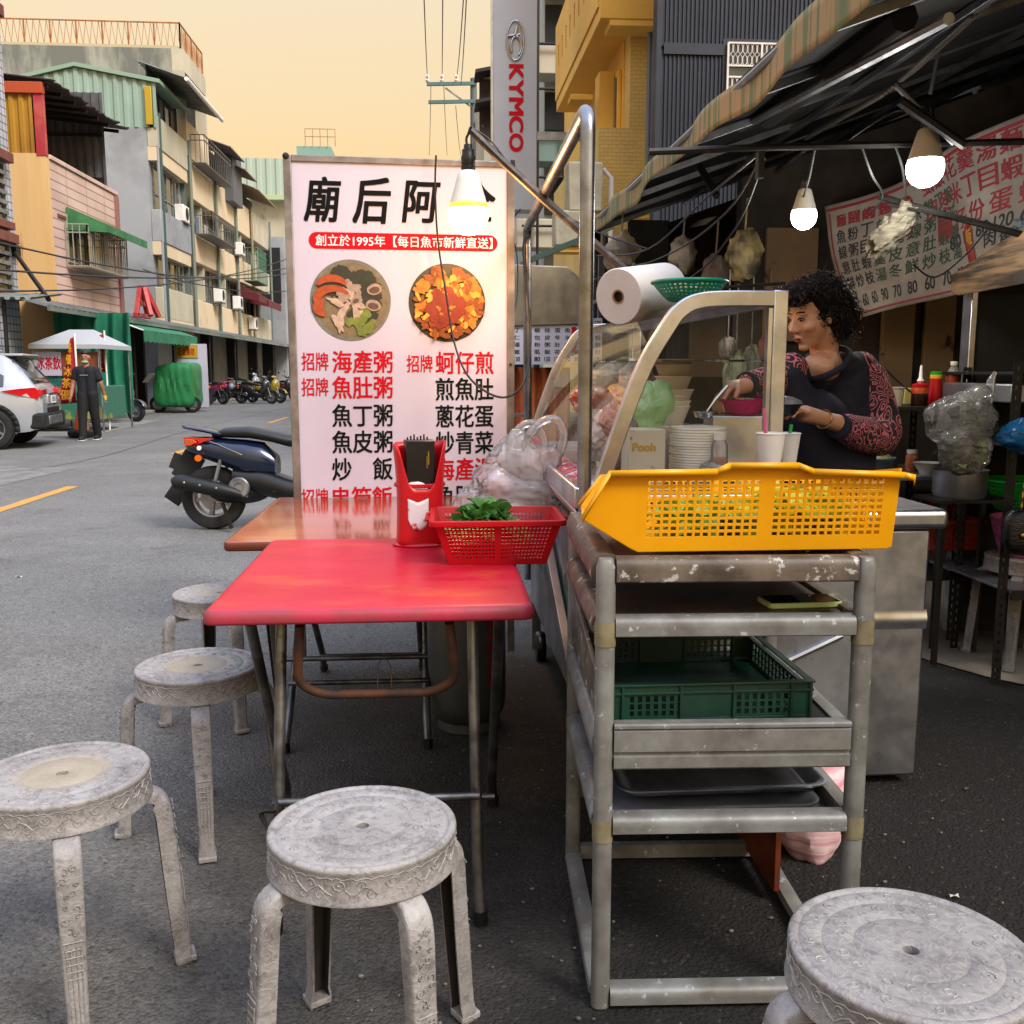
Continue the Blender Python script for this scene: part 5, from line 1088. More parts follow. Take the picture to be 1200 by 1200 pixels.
btxt('魚', .86, .22, .07, .14, BY); btxt('湯', .80, .22, .07, .14, BY)
for (u0, v0, h_) in ((.585, .10, .36), (.30, .56, .32), (.045, .0, .0), (.93, .10, .25)):
    if h_ == 0: continue
    mb = MB(); pts = [(u0+.025+.028*math.cos(a), -.003, v0+h_/2+(h_/2)*(abs(math.sin(a))**.5)*(1 if math.sin(a) > 0 else -1)) for a in [2*pi*q/24 for q in range(24)]]; mb.face([bfn(Vector(p)) for p in pts]); mb.part('red_badge', mat('badge_red', '#7c1218', .5, rv=0), t, smooth=False)
    for q in range(2): text('飯麵'[q], mat('badge_gold', '#b8902c', .5, rv=0), t, (u0+.006, 0, v0+h_*(.56-.42*q)), (1,0,0), (0,0,1), w=.038, h=h_*.33, bold=.03, fn=lambda p: bfn(Vector((p.x, -.006, p.z))))
# pole with wrapped rag in front of the banner, loose cables
mb = MB(); mb.tube([PY(1030, 230, 4.2), PY(1100, 250, 4.1), PY(1230, 283, 3.9)], .014, 8); mb.tube([PY(1040, 240, 4.15), PY(1160, 262, 4.0)], .007, 6); solo(mb, 'black_pole', M['black_metal'], 'thin black pole crossing in front of the banner', 'pole')
mb = MB(); p = PY(1044, 272, 4.15)
mb.ell(p, (.13, .05, .055), 36, 22, rot=Matrix.Rotation(-.8, 3, 'Y'), fn=lambda d: 1+.35*noise.noise(d*3+Vector((2,2,2)))+.15*noise.noise(d*9)); mb.tube([p+Vector((.03,0,.05)), PY(1062, 235, 4.12)], .02, 8)
solo(mb, 'wrapped_rag', mat('pale_rag', '#6c6758', .85, col2='#4c483c', ns=16, bump=.5, bs=40, stretch=(1,1,4)), 'pale plastic rag tied round the black pole before the banner', 'rag')
cabs = [[(700,300,5.5),(760,292,5),(830,230,4.2),(890,180,3.95)], [(690,330,5.5),(780,300,5),(850,250,4.2),(893,182,3.95)], [(700,345,5.5),(800,330,5.2),(860,270,4.4),(896,185,3.95)], [(1010,172,3.95),(1022,205,4.0),(1035,230,4.1),(1020,250,4.2)], [(1050,172,3.95),(1058,200,4.0),(1062,235,4.1)], [(990,171,3.95),(1000,160,3.95),(1050,130,3.95),(1075,140,3.9)], [(1070,310,4.2),(1095,325,4.2),(1130,300,4.1),(1160,265,4.0)], [(940,235,4.5),(948,210,4.3),(955,175,3.95)], [(640,240,5.5),(700,272,5.2),(760,292,5.0)],[(1030,425,4.3),(1050,445,4.3),(1068,460,4.3)]]
for k, c_ in enumerate(cabs):
    mb = MB(); mb.tube(smooth_path([PY(*q) for q in c_], 6), .0045, 5); solo(mb, 'cable', M['cable'], 'loose black cable drooping under the awning, number of many', 'cable', 'loose cables under the awning')
for k, o in enumerate([o for o in COL.objects if o.get('group') == 'loose cables under the awning']):
    o['label'] = ('upper of three slack cables running up to the switch box', 'middle of three slack cables running up to the switch box', 'lowest of three slack cables running up to the switch box', 'kinked cable hanging down to the wrapped rag', 'short straight cable dropping beside the wrapped rag', 'cable looping over the larger white bulb', 'cable drooping across the red and green banner', 'thin cord holding up the smaller white bulb', 'cable crossing behind the pipe frame above the towel roll', 'cable running down to the sauce shelf behind her shoulder')[k]
# wood grain fascia and black booth at the right edge
t = thing('wood_grain_booth', 'black booth with a wood grain fascia at the right edge', 'booth', (PY(1165, 470, 4.3).x, 4.4, .01)); OB = Vector(t.location)
mb = MB(OB); a, b, c_, d_ = PY(1122, 325, 4.4), PY(1123, 347, 4.4), PY(1260, 322, 3.6), PY(1260, 235, 3.6); mb.prism([a, b, c_, d_], (.03, .12, .02)); mb.part('fascia', mat('wood_grain', '#7b6244', .6, col2='#2b2017', ns=1.1, stretch=(1.2,1.2,16), lo=.44, hi=.56), t, bevel=.004)
a, b = PY(1134, 480, 4.45), PY(1134, 345, 4.45); mb = MB(OB); mb.box(a.x, a.x+1.2, 4.45, 4.5, .02, b.z); mb.part('black_panel', M['black_matte'], t)
mb = MB(OB); mb.box(a.x-.03, a.x-.001, 4.42, 4.5, .02, b.z+.02); mb.part('steel_post', ST, t, bevel=.003)
# ---- sauce shelf behind the woman
SZ = PY(1080, 475, 4.35).z; x0, x1 = PY(1032, 475, 4.35).x, PY(1122, 475, 4.35).x
t = thing('sauce_shelf', 'black metal shelf unit with sauces on top behind the woman', 'shelf', ((x0+x1)/2, 4.5, .012)); Os = Vector(t.location)
SZ2 = PY(1080, 558, 4.2).z
for z, x1_ in ((SZ, x1), (SZ2, x1+.08), (.35, x1)): MB(Os).box(x0, x1_, 4.2, 4.75, z-.02, z).part('shelf_board', M['black_metal'] if z != SZ2 else ST, t, bevel=.002)
for x in (x0+.015, x1-.015, PY(1109, 500, 4.22).x):
    for y in (4.22, 4.73):
        mb = MB(Os); perf(mb, (x-.018, y, .0), (x+.018, y, .0), (x+.018, y, SZ-.022), (x-.018, y, SZ-.022), [(0,False),(.35,True),(.65,False),(1,False)], cuts(.01,.99,28,.5)); mb.part('post', M['black_metal'], t, smooth=False, solid=.003)
def onshelf(px, y, z=None): p = PY(px, 475, y); return (p.x, y, SZ if z is None else z)
SC = .0039 # metres per photo pixel at that distance
t = lathe_thing('sauce_bottle', 'orange squeeze bottle of brown sauce with a long white nozzle', 'bottle', onshelf(1077, 4.3), [(0,0),(.034,0),(.036,.004),(.036,.055)], mat('brown_sauce', '#2d120b', .25), extra=[('sauce_top', [(.036,.055),(.036,.078),(.034,.082)], mat('orange_sauce2', '#b0401c', .3)), ('cap', [(.035,.082),(.036,.096),(.014,.102),(.010,.108)], M['redplastic']), ('nozzle', [(.010,.104),(.016,.112),(.008,.125),(.005,.175),(.002,.182),(0,.182)], M['white'])])
t = lathe_thing('sauce_bottle', 'plain red squeeze bottle with a yellow and green cap', 'bottle', onshelf(1095, 4.33), [(0,0),(.026,0),(.029,.004),(.030,.05),(.026,.10),(.025,.122)], M['redplastic'], extra=[('cap', [(.0255,.122),(.0265,.137),(.025,.138)], M['ink_yellow']), ('cap_top', [(.025,.138),(.0255,.150),(.02,.153),(0,.153)], M['greenplastic'])])
t = lathe_thing('water_bottle', 'clear water bottle with a white cap and an orange label', 'bottle', onshelf(1115, 4.33), [(0,0),(.026,0),(.030,.006),(.029,.02),(.031,.03),(.029,.045),(.031,.06),(.030,.10),(.031,.14),(.024,.16),(.013,.178),(.013,.182)], M['film'], extra=[('paper_label', [(.0315,.095),(.0322,.097),(.0322,.135),(.0315,.137)], mat('orange_label', '#c4502c', .4)), ('cap', [(.014,.18),(.0155,.182),(.0155,.198),(.0,.199)], M['white'])])
t = lathe_thing('plastic_tub', 'cream plastic tub with a handle beside the sauce bottles', 'tub', onshelf(1048, 4.32), [(0,0),(.034,0),(.040,.075),(.043,.078),(.043,.084),(.037,.084),(.031,.006)], mat('cream_tub', '#b8b29c', .5))
mb = MB(); p = onshelf(1063, 4.55); mb.box(p[0]-.04, p[0]+.05, 4.5, 4.6, SZ, SZ+.075); solo(mb, 'yellow_box', mat('pale_yellow', '#b7ac62', .6), 'pale yellow carton behind the sauce bottles', 'carton', bevel=.003)
t = lathe_thing('sauce_jar', 'small jar with an orange label on the lower steel shelf', 'jar', (PY(1069, 530, 4.45).x, 4.45, SZ2), [(0,0),(.026,0),(.028,.004),(.028,.07),(.022,.08)], mat('jar_orange', '#a8552a', .35, col2='#c9b38a', ns=20, lo=.55, hi=.6), extra=[('lid', [(.023,.08),(.024,.098),(0,.099)], M['white'])])
p = PY(1048, 560, 4.0); t = lathe_thing('food_tub', 'blue rimmed clear tub heaped with pickled cabbage', 'tub', (p.x, 4.22, SZ2), [(0,0),(.07,0),(.095,.075),(.10,.08),(.10,.086),(.092,.084),(.066,.006)], mat('blue_clear', '#6d7f93', .3, trl=.2))
mb = MB(); mb.ell((p.x, 4.22, SZ2+.075), (.085,.085,.04), 28, 16, fn=lambda d: 1+.25*noise.noise(d*5)); solo(mb, 'pickled_cabbage', mat('pickle', '#a39a66', .6, col2='#747a48', ns=40), 'heap of pickled cabbage in the blue rimmed tub', 'cabbage')['kind'] = 'stuff'
p = PY(1096, 560, 4.22); lathe_thing('white_bowl', 'white bowl with a spoon on the lower steel shelf', 'bowl', (p.x, 4.30, SZ2), [(0,0),(.03,0),(.033,.008),(.062,.05),(.066,.052),(.06,.05),(.03,.012),(0,.01)], M['white'])
p = PY(1105, 545, 4.5)
for k in range(3):
    o = MB().lathe([(0,0),(.045,0),(.075,.014),(.078,.015),(.044,.005),(0,.004)], 26).part('plate', M['white'], None); o.location = (p.x-.06, 4.5, SZ2+.007*k); tag(o, ('lowest', 'middle', 'top')[k]+' white plate of the small pile behind the white bowl', 'plate')
# red baskets and dark crate below
for k, (px, py, yy_, s_, m_, lb) in enumerate(((1085, 597, 4.6, .30, '#8c1c14', 'dark red basket under the steel shelf'), (1104, 640, 4.4, .26, '#9c3418', 'orange red basket behind the steel worktop'))):
    p = PY(px, py, yy_); t = thing('basket', lb, 'basket', (p.x, yy_, p.z-(.0 if k else .09))); rect_basket(t, mat('basket_red%d' % k, m_, .5), s_*.85, .2, s_, .24, .14, 12, 6, 7, gx=1)
mb = MB(); mb.box(x0, x1+.1, 4.24, 4.8, .37, .375); 
p = PY(1090, 578, 4.75); t = thing('yellow_crate', 'dark crate with yellow packets under the sauce shelf', 'crate', (p.x, 4.75, .38)); MB().box(-.18, .18, -.1, .1, 0, p.z-.36).part('crate_body', M['black_matte'], t)
for k in range(6): MB().box(-.15+.05*k, -.118+.05*k, -.112, -.101, p.z-.48, p.z-.38).part('yellow_packet', mat('packet_yellow', '#8f7c1c', .5, col2='#3a331a', ns=60), t)
# black slotted rack at right with the handbag, bags and baskets
t = thing('slotted_rack', 'black slotted angle rack with chipped paint at the right edge', 'rack', (2.5, 3.9, .012)); Or = Vector(t.location)
def rackpost(x, y, z1):
    for (ax, ay, bx, by) in ((x-.02, y, x+.02, y), (x+.02, y, x+.02, y+.035)):
        mb = MB(Or); perf(mb, (ax, ay, .0), (bx, by, .0), (bx, by, z1), (ax, ay, z1), [(0,False),(.36,True),(.64,False),(1,False)], cuts(.005,.995,34,.45)); mb.part('post', M['black_metal'], t, smooth=False, solid=.003)
zr = PY(1165, 430, 3.74).z
rackpost(2.275, 3.72, zr+.02); rackpost(3.05, 3.72, zr+.02); rackpost(2.42, 4.35, zr); rackpost(3.05, 4.35, zr)
for z, y0 in ((PY(1180, 436, 3.74).z, 3.72), (PY(1180, 522, 3.74).z, 3.72), (PY(1190, 690, 3.74).z, 3.70)):
    MB(Or).box(2.30, 3.05, y0+.0, 4.36, z-.012, z).part('shelf_board', M['black_metal'] if z > .5 else M['steel_dull'], t, bevel=.002)
    MB(Or).box(2.30, 3.05, y0-.01, y0-.002, z-.035, z+.003).part('shelf_rail', M['black_metal'], t)
mb = MB(); p = PY(1185, 450, 3.8); mb.box(p.x-.02, p.x+.4, 3.76, 4.3, p.z-.075, p.z); solo(mb, 'steel_pan', M['steel_dull'], 'dull steel pan on the top shelf of the black rack', 'pan', bevel=.006)
# hanging bag of greens
p = PY(1130, 490, 3.66); mb = MB()
def bagf(d):
    w_ = 1+.15*noise.noise(d*1.7+Vector((4,1,2)))+.10*(1-abs(noise.noise(d*3.3)*2))+.05*(1-abs(noise.noise(d*7.5)*2)); return w_
t = thing('bag_of_greens', 'clear plastic bag of dark greens knotted to the black rack', 'bag', (p.x, 3.66, p.z-.2))
mb = MB(); mb.ell((-.015, 0, .19), (.125, .09, .10), 60, 40, fn=bagf); mb.ell((.01, 0, .08), (.09, .08, .095), 50, 30, fn=bagf)
mb.part('bag_film', M['film_thin'], t, ang=70)
q = PY(1165, 442, 3.66)-Vector(t.location); mb = MB(); mb.tube(smooth_path([(.0,0,.24), (.05,.0,.30), (q.x*.8, 0, q.z-.06), (q.x-.01, 0, q.z-.01), (q.x+.004, .0, q.z+.02)], 6), [.07*(1-i/24)**1.4+.010 for i in range(25)], 14, flat=.6); mb.part('bag_neck', M['film_thin'], t, ang=70)
mb = MB(); mb.tube(smooth_path([(q.x, 0, q.z-.03), (.10, .0, .22), (.12, 0, .14)], 6), .012, 10, flat=.4); mb.part('bag_tail', M['film'], t, ang=70)
mb = leaves(None, None, 110, lambda rg: (.03+rg.uniform(-.07,.07), rg.uniform(-.05,.05), .17+rg.uniform(-.05,.05)), .045, 21); mb.part('dark_greens', mat('dark_greens', '#1d2a1c', .5, col2='#3a4a2c', ns=22), t)['kind'] = 'stuff'
mb = leaves(None, None, 90, lambda rg: (-.0+rg.uniform(-.05,.06), rg.uniform(-.05,.05), .07+rg.uniform(-.05,.04)), .05, 22); mb.part('pale_greens', mat('pale_greens', '#9aa06a', .5, col2='#6c7a48', ns=22), t)['kind'] = 'stuff'
p = PY(1192, 505, 3.6); mb = MB(); crumple(mb, (p.x+.03, 3.6, p.z-.02), (.10, .07, .06), 31, 40, 26, .3, 1.7); solo(mb, 'blue_bag', mat('blue_film', '#1a6fb0', .35, col2='#2c86c8', ns=8, trl=.3), 'bright blue plastic bag lying on the black rack', 'bag')
p = PY(1132, 568, 4.0); lathe_thing('steel_pot', 'round steel pot half hidden behind the black rack', 'pot', (p.x, 4.05, p.z-.06), [(0,0),(.10,0),(.11,.02),(.11,.12),(.115,.122)], M['steel_dull'])
mb = MB(); mb.box(p.x-.14, p.x+.2, 3.95, 4.18, p.z-.075, p.z-.061); mb.box(p.x-.12, p.x-.10, 3.96, 3.98, .012, p.z-.075); mb.box(p.x+.16, p.x+.18, 4.14, 4.16, .012, p.z-.075); mb.box(p.x-.12, p.x-.10, 4.14, 4.16, .012, p.z-.075); mb.box(p.x+.16, p.x+.18, 3.96, 3.98, .012, p.z-.075); solo(mb, 'pot_stand', M['black_metal'], 'low black stand under the round steel pot', 'stand')
p = PY(1190, 650, 4.02); t = thing('pink_basket', 'round pink plastic basket standing on the grey stool', 'basket', (2.56, 4.02, .482)); round_basket(t, M['pinkbasket'], .105, .155, .16, 56, 8)
p = PY(1190, 605, 4.15); t = thing('green_basket', 'bright green plastic basket above the pink basket', 'basket', (p.x+.06, 4.2, .655)); round_basket(t, M['greenplastic'], .11, .16, .13, 56, 6, rim=.008)
# handbag with chain
p = PY(1192, 620, 3.64); t = thing('handbag', 'small black leather handbag with gold clasp and chain strap', 'handbag', (p.x, 3.62, p.z-.09))
mb = MB(); mb.ell((.03, 0, .085), (.10, .045, .095), 36, 24, fn=lambda d: (abs(d.x)**3+abs(d.y)**3+abs(d.z)**3)**(-1/3.)*(1+.02*noise.noise(Vector((d.x*3, d.y*3, d.z*16))))); mb.part('bag_body', mat('black_leather', '#0d0c0c', .3, bump=.9, bs=75, bd=.004, stretch=(.5,.5,2.2)), t)
M['gold'] = mat('gold_metal', '#b08a4a', .3, 1, rv=.05)
MB().ell((-.015, -.05, .075), (.013, .006, .013), 12, 8).part('clasp', M['gold'], t)
ch = smooth_path([(-.02, -.03, .17), (-.01, -.02, .26), (.02, 0, .34), (.05, .0, .40)], 5)
for k in range(len(ch)-1):
    a, b = ch[k], ch[k+1]; MB().tube([a.lerp(b, -.1), a.lerp(b, 1.1)], .0045, 6).part('chain_link', M['gold'] if k%2 else M['black'], t)
# ---- neighbouring stall behind the board
t = thing('far_food_stall', 'second stall behind with a steel hood canopy, white price panel and orange front', 'stall', (.75, 6.9, .01)); Of = Vector(t.location)
a, b = PY(585, 382, 6.6), PY(694, 312, 6.6)
pr = [PY(585, 383, 6.6), PY(694, 380, 6.6), PY(694, 352, 6.6), PY(684, 330, 6.6), PY(665, 312, 6.6), PY(585, 309, 6.6)]
mb = MB(Of); mb.prism(pr, (0, .9, 0)); mb.part('canopy', mat('tan_steel', '#8f8674', .45, .6, col2='#6f6758', ns=3), t, bevel=.008)
a, b = PY(585, 427, 6.65), PY(705, 373, 6.65); mb = MB(Of); mb.box(a.x, b.x, 6.62, 6.64, a.z, b.z); mb.part('price_panel', M['white_print'], t)
for r in range(6):
    z_ = a.z+(b.z-a.z)*(.84-.155*r)
    for k in range(10):
        if r in (0, 5) : s_ = ('150', '130', '90', '80')[k%4]
        else: s_ = chs[(r*7+k*3)%len(chs)]
        text(s_, M['ink_green'] if r not in (0, 5) else M['ink'], t, (a.x-.75+.03+.068*k, -.2812, z_-.01), (1,0,0), (0,0,1), w=.038, h=.03, bold=.04)
mb = MB(Of); mb.box(PY(669, 400, 6.65).x, PY(674, 400, 6.65).x, 6.612, 6.619, a.z+.08, b.z-.06); mb.part('red_badge', M['ink_red'], t)
mb = MB(Of); x0_, x1_ = PY(590, 450, 6.8).x, PY(668, 450, 6.8).x
mb.grid(lambda u, v: (x0_+(x1_-x0_)*u, 6.8+.02*math.sin(u*38), .1+(a.z-.12)*v), 60, 2); mb.part('orange_curtain', mat('orange_cloth', '#9c4a20', .7, col2='#b05c2c', ns=4), t, solid=.004)
MB(Of).box(x0_-.1, x1_+.3, 6.85, 7.6, .1, .95).part('counter', SD, t); MB(Of).lathe([(0,0),(.09,0),(.1,.01),(0,.02)], 20, c=(PY(608, 475, 6.3).x, 6.4, .98)).part('round_lid', ST, t)
for x in (x0_-.05, x1_+.25): MB(Of).tube([(x, 6.9, 0), (x, 6.9, 2.2)], .02, 8).part('post', M['black_metal'], t)
mb = MB(); mb.ell(PY(608, 490, 5.2), (.09,.07,.05), 16, 10); mb = None
# AC unit & misc boxes under the awning, far
p = PY(770, 320, 6.5); t = thing('outdoor_unit', 'grimy white outdoor unit tilted among cables under the awning', 'air conditioner', (p.x, 6.5, p.z-.1)); t.rotation_euler = (0, .25, .3)
MB().box(-.17, .17, -.1, .1, -.08, .12).part('casing', mat('grimy_white', '#77716a', .6, col2='#4c4743', ns=7), t, bevel=.01)
for k in range(6): MB().box(-.14+.05*k, -.125+.05*k, -.106, -.101, -.06, .10).part('grille_bar', M['black_metal'], t)
mb = MB(); mb.box(PY(540, 300, 7).x*0+1.35, 1.62, 6.9, 7.0, 0, 2.3); solo(mb, 'wall_post', M['black_matte'], 'dark post standing behind the paper towel roll', 'post')
mb = MB(); mb.box(1.25, 1.9, 7.6, 7.66, .01, 2.15); solo(mb, 'white_shutter', mat('dull_white', '#5d6060', .7, col2='#454846', ns=3, stretch=(8,1,1)), 'dull white shutter at the back behind the glass hood', 'shutter')
mb = MB(); mb.box(.95, 1.75, 6.3, 7.2, .02, .9); solo(mb, 'dark_cabinet', M['black_matte'], 'dark low cabinet behind the stall', 'cabinet', bevel=.01)
# ============================================================ people
M['skin'] = mat('skin', '#d0a084', .45, col2='#bd8a6c', ns=9, lo=.35, hi=.7, sss=.15, bump=.08, bs=120, bd=.001)
M['skin_pale'] = mat('skin_pale', '#a5745a', .5, col2='#93634a', ns=9, sss=.1)
M['navy'] = mat('navy_cloth', '#14172a', .85, col2='#0f1120', ns=6, bump=.3, bs=24, bd=.006)
M['blackcloth'] = mat('black_cloth', '#0c0c0e', .85, col2='#151518', ns=5, bump=.3, bs=20, bd=.006)
def paisley():
    m = bpy.data.materials.new('paisley_cloth'); m.use_nodes = True; t = m.node_tree; t.nodes.clear(); L = t.links.new; n = t.nodes.new
    out = n('ShaderNodeOutputMaterial'); b = n('ShaderNodeBsdfPrincipled'); L(b.outputs[0], out.inputs[0]); tcn = n('ShaderNodeTexCoord')
    no = n('ShaderNodeTexNoise'); no.inputs['Scale'].default_value = 9; no.inputs['Detail'].default_value = 0; L(tcn.outputs['Object'], no.inputs['Vector'])
    sb = n('ShaderNodeVectorMath'); sb.operation = 'SCALE'; sb.inputs['Scale'].default_value = .16; L(no.outputs['Color'], sb.inputs[0])
    ad = n('ShaderNodeVectorMath'); ad.operation = 'ADD'; L(tcn.outputs['Object'], ad.inputs[0]); L(sb.outputs[0], ad.inputs[1])
    vo = n('ShaderNodeTexVoronoi'); vo.inputs['Scale'].default_value = 21; L(ad.outputs[0], vo.inputs['Vector'])
    mu = n('ShaderNodeMath'); mu.operation = 'MULTIPLY'; mu.inputs[1].default_value = 26; L(vo.outputs['Distance'], mu.inputs[0])
    si = n('ShaderNodeMath'); si.operation = 'SINE'; L(mu.outputs[0], si.inputs[0])
    gt = n('ShaderNodeMath'); gt.operation = 'GREATER_THAN'; gt.inputs[1].default_value = .42; L(si.outputs[0], gt.inputs[0])
    mx = n('ShaderNodeMix'); mx.data_type = 'RGBA'; L(gt.outputs[0], mx.inputs[0]); mx.inputs[6].default_value = lin('#17141a'); mx.inputs[7].default_value = lin('#c26a72')
    L(mx.outputs[2], b.inputs['Base Color']); b.inputs['Roughness'].default_value = .8; return m
M['paisley'] = paisley()
def caps(mb, *chain, n=14):
    "tapered capsule chain: (point, radius) ..."
    for (a, ra), (b, rb) in zip(chain[:-1], chain[1:]):
        a, b = Vector(a), Vector(b); mb.tube([a, b], [ra, rb], n)
    for a, ra in chain: mb.ell(a, ra, n, 8)
    return mb
Wn = Vector((1.40, 3.38, .006))
t = thing('person', 'woman with short curly black hair cooking in a navy top with pink paisley sleeves', 'person', Wn)
def W(px, py, y): return PY(px, py, y)
neck = W(975, 415, 3.36); chin = W(945, 404, 3.26); hc = W(953, 371, 3.30)
fd = Vector((-.93, -.33, -.30)).normalized()      # where the face looks
up_ = Vector((-.12, -.05, 1)); up_ = (up_-fd*up_.dot(fd)).normalized(); sd = fd.cross(up_).normalized()   # sd: her right
Hm = Matrix((sd, fd, up_)).transposed()
def hp(x, y, z): return hc+sd*x+fd*y+up_*z
mb = MB(Wn)
mb.ell(hp(0, -.015, .035), (.072, .088, .085), 24, 16, rot=Hm)          # cranium
mb.ell(hp(0, .022, -.012), (.062, .062, .078), 24, 16, rot=Hm)          # face
mb.ell(hp(0, .030, -.062), (.040, .046, .036), 20, 12, rot=Hm)          # jaw
mb.ell(hp(0, .062, -.088), (.020, .018, .014), 12, 8, rot=Hm)           # chin
for s_ in (-1, 1):
    mb.ell(hp(s_*.036, .055, -.020), (.024, .022, .020), 12, 8, rot=Hm)  # cheek
    mb.ell(hp(s_*.028, .066, .026), (.022, .012, .008), 12, 8, rot=Hm)   # brow
    mb.ell(hp(s_*.069, -.005, -.005), (.007, .016, .027), 10, 8, rot=Hm) # ear
mb.tube([hp(0, .074, .022), hp(0, .086, .0), hp(0, .098, -.022), hp(0, .088, -.032)], [.007, .009, .011, .008], 12)
for s_ in (-1, 1): mb.ell(hp(s_*.010, .085, -.026), (.008, .009, .007), 10, 6, rot=Hm)
mb.ell(hp(0, .078, -.052), (.020, .010, .006), 12, 6, rot=Hm); mb.ell(hp(0, .074, -.064), (.017, .010, .006), 12, 6, rot=Hm)
caps(mb, (hp(0, -.02, -.05), .050), (neck+Vector((-.025, 0, .0)), .048), (neck+Vector((-.02, .0, -.04)), .055))
# chest, shoulders
caps(mb, (W(955, 430, 3.29), .045), (W(968, 428, 3.33), .055))
mb.ell(W(962, 430, 3.28), (.050, .045, .038), 18, 12)
# near (left) forearm and hand
elL, wrL, haL = W(1032, 512, 3.30), W(968, 492, 3.10), W(943, 485, 3.04)
caps(mb, (elL, .042), (W(1000, 502, 3.2), .038), (wrL, .025), (haL, .028))
def hand(mb, palm, d, nrm, k=1., curl=.8, thumb=1):
    d = Vector(d).normalized(); nrm = Vector(nrm).normalized(); s_ = d.cross(nrm).normalized(); palm = Vector(palm)
    mb.ell(palm, (.036*k, .040*k, .015*k), 14, 8, rot=Matrix((s_, d, nrm)).transposed())
    for i, (o_, L_) in enumerate(((-.028, .062), (-.010, .070), (.009, .066), (.027, .052))):
        p0 = palm+s_*o_*k+d*.032*k; a1 = curl*.5; p = p0
        for q, f in enumerate((.45, .32, .23)):
            ang_ = a1+curl*.55*q; dd = (d*math.cos(ang_)+nrm*-math.sin(ang_)); p2 = p+dd*L_*f*k
            caps(mb, (p, (.0088-.0008*q)*k), (p2, (.0080-.0008*q)*k), n=8); p = p2
    b0 = palm-s_*.03*k*thumb-d*.012*k; b1 = b0+(-s_*thumb*.7+d*.7-nrm*.3).normalized()*.034*k; b2 = b1+(d*.9-nrm*.5-s_*.1*thumb).normalized()*.028*k
    caps(mb, (b0, .012*k), (b1, .0095*k), (b2, .0075*k), n=8)
hand(mb, W(938, 484, 3.03), W(915, 478, 2.97)-W(943, 487, 3.05), (.1, .2, .97), 1.0, .55, -1)
# far (right) arm and hand
elR, wrR, haR = W(905, 455, 3.22), W(873, 452, 3.08), W(858, 455, 3.03)
caps(mb, (elR, .036), (wrR, .025), (haR, .026))
hand(mb, W(855, 456, 3.02), Vector((-.75, -.35, -.45)), (-.35, .1, .85), 1.0, .9, 1)
# lower body and legs (behind the worktop)
body = mb.part('body', M['skin'], t, remesh=.0045, sm=5)
# shirt
mb = MB(Wn)
caps(mb, (W(926, 442, 3.22), .048), (W(938, 492, 3.26), .092), (W(955, 545, 3.34), .12), (Vector((1.42, 3.42, .78)), .13), (Vector((1.42, 3.42, .62)), .12), n=20)
caps(mb, (W(1004, 432, 3.42), .062), (W(995, 490, 3.38), .10), (W(985, 550, 3.38), .12), n=20)
caps(mb, (W(955, 484, 3.27), .085), (W(975, 505, 3.33), .112), (W(970, 550, 3.36), .13), n=20)
caps(mb, (W(990, 428, 3.40), .052), (W(1006, 440, 3.41), .066), (W(985, 470, 3.36), .09), n=18)
caps(mb, (W(955, 428, 3.42), .05), (W(990, 432, 3.44), .06), n=14); caps(mb, (W(930, 436, 3.28), .045), (W(960, 440, 3.38), .06), n=14)
mb.ell(W(942, 490, 3.24), (.075,.07,.07), 20, 12)
sh = mb.part('shirt', M['navy'], t, remesh=.008, sm=6)

mb = MB(Wn); caps(mb, (Vector((1.42, 3.42, .66)), .135), (Vector((1.42, 3.42, .50)), .13), n=20)
for s_ in (-1, 1): caps(mb, (Vector((1.42+.0, 3.42+s_*.08, .5)), .085), (Vector((1.42, 3.42+s_*.09, .28)), .065), (Vector((1.43, 3.42+s_*.09, .09)), .05), n=14); mb.ell((1.38, 3.42+s_*.09, .04), (.11, .045, .04), 14, 8)
mb.part('trousers', M['blackcloth'], t, remesh=.012, sm=4)
mb = MB(Wn); rc = W(966, 426, 3.31); nz_ = (fd*.5+Vector((0,0,1))*.85+Vector((0,-.12,0))).normalized(); rx_ = nz_.cross(Vector((0,1,0))).normalized(); ry_ = nz_.cross(rx_)
ringp = [rc+(rx_*math.cos(a)*.088+ry_*math.sin(a)*.085) for a in [2*pi*k/30 for k in range(31)]]
mb.tube(ringp, .011, 8, cap=False); mb.part('neckline', M['navy'], t)
# sleeves
mb = MB(Wn); caps(mb, (W(1008, 432, 3.42), .062), (W(1022, 462, 3.38), .072), (W(1033, 500, 3.32), .068), (W(1030, 512, 3.28), .068), (W(1005, 508, 3.20), .060), (W(992, 502, 3.16), .050), n=18)
mb.ell(W(1036, 506, 3.30), (.062,.06,.06), 16, 10); mb.ell(W(1018, 450, 3.40), (.075,.06,.08), 16, 10)
mb.part('sleeve', M['paisley'], t, remesh=.008, sm=5)
mb = MB(Wn); caps(mb, (W(928, 432, 3.24), .055), (W(908, 448, 3.24), .058), (W(893, 450, 3.16), .055), (W(878, 450, 3.11), .042), n=18); mb.part('sleeve', M['paisley'], t, remesh=.008, sm=5)
for a, b_ in ((W(982, 499, 3.13), W(986, 501, 3.14)), (W(874, 451, 3.09), W(877, 451, 3.1))):
    mb = MB(Wn); mb.tube([a, b_], .042, 16); mb.part('cuff', M['navy'], t)
mb = MB(Wn); c_ = W(965, 491, 3.10); dd = (wrL-haL).normalized(); x_ = dd.orthogonal().normalized(); y_ = dd.cross(x_)
mb.tube([c_+(x_*math.cos(a)+y_*math.sin(a))*.030 for a in [2*pi*k/24 for k in range(25)]], .0028, 8); mb.part('bracelet', M['gold'], t)
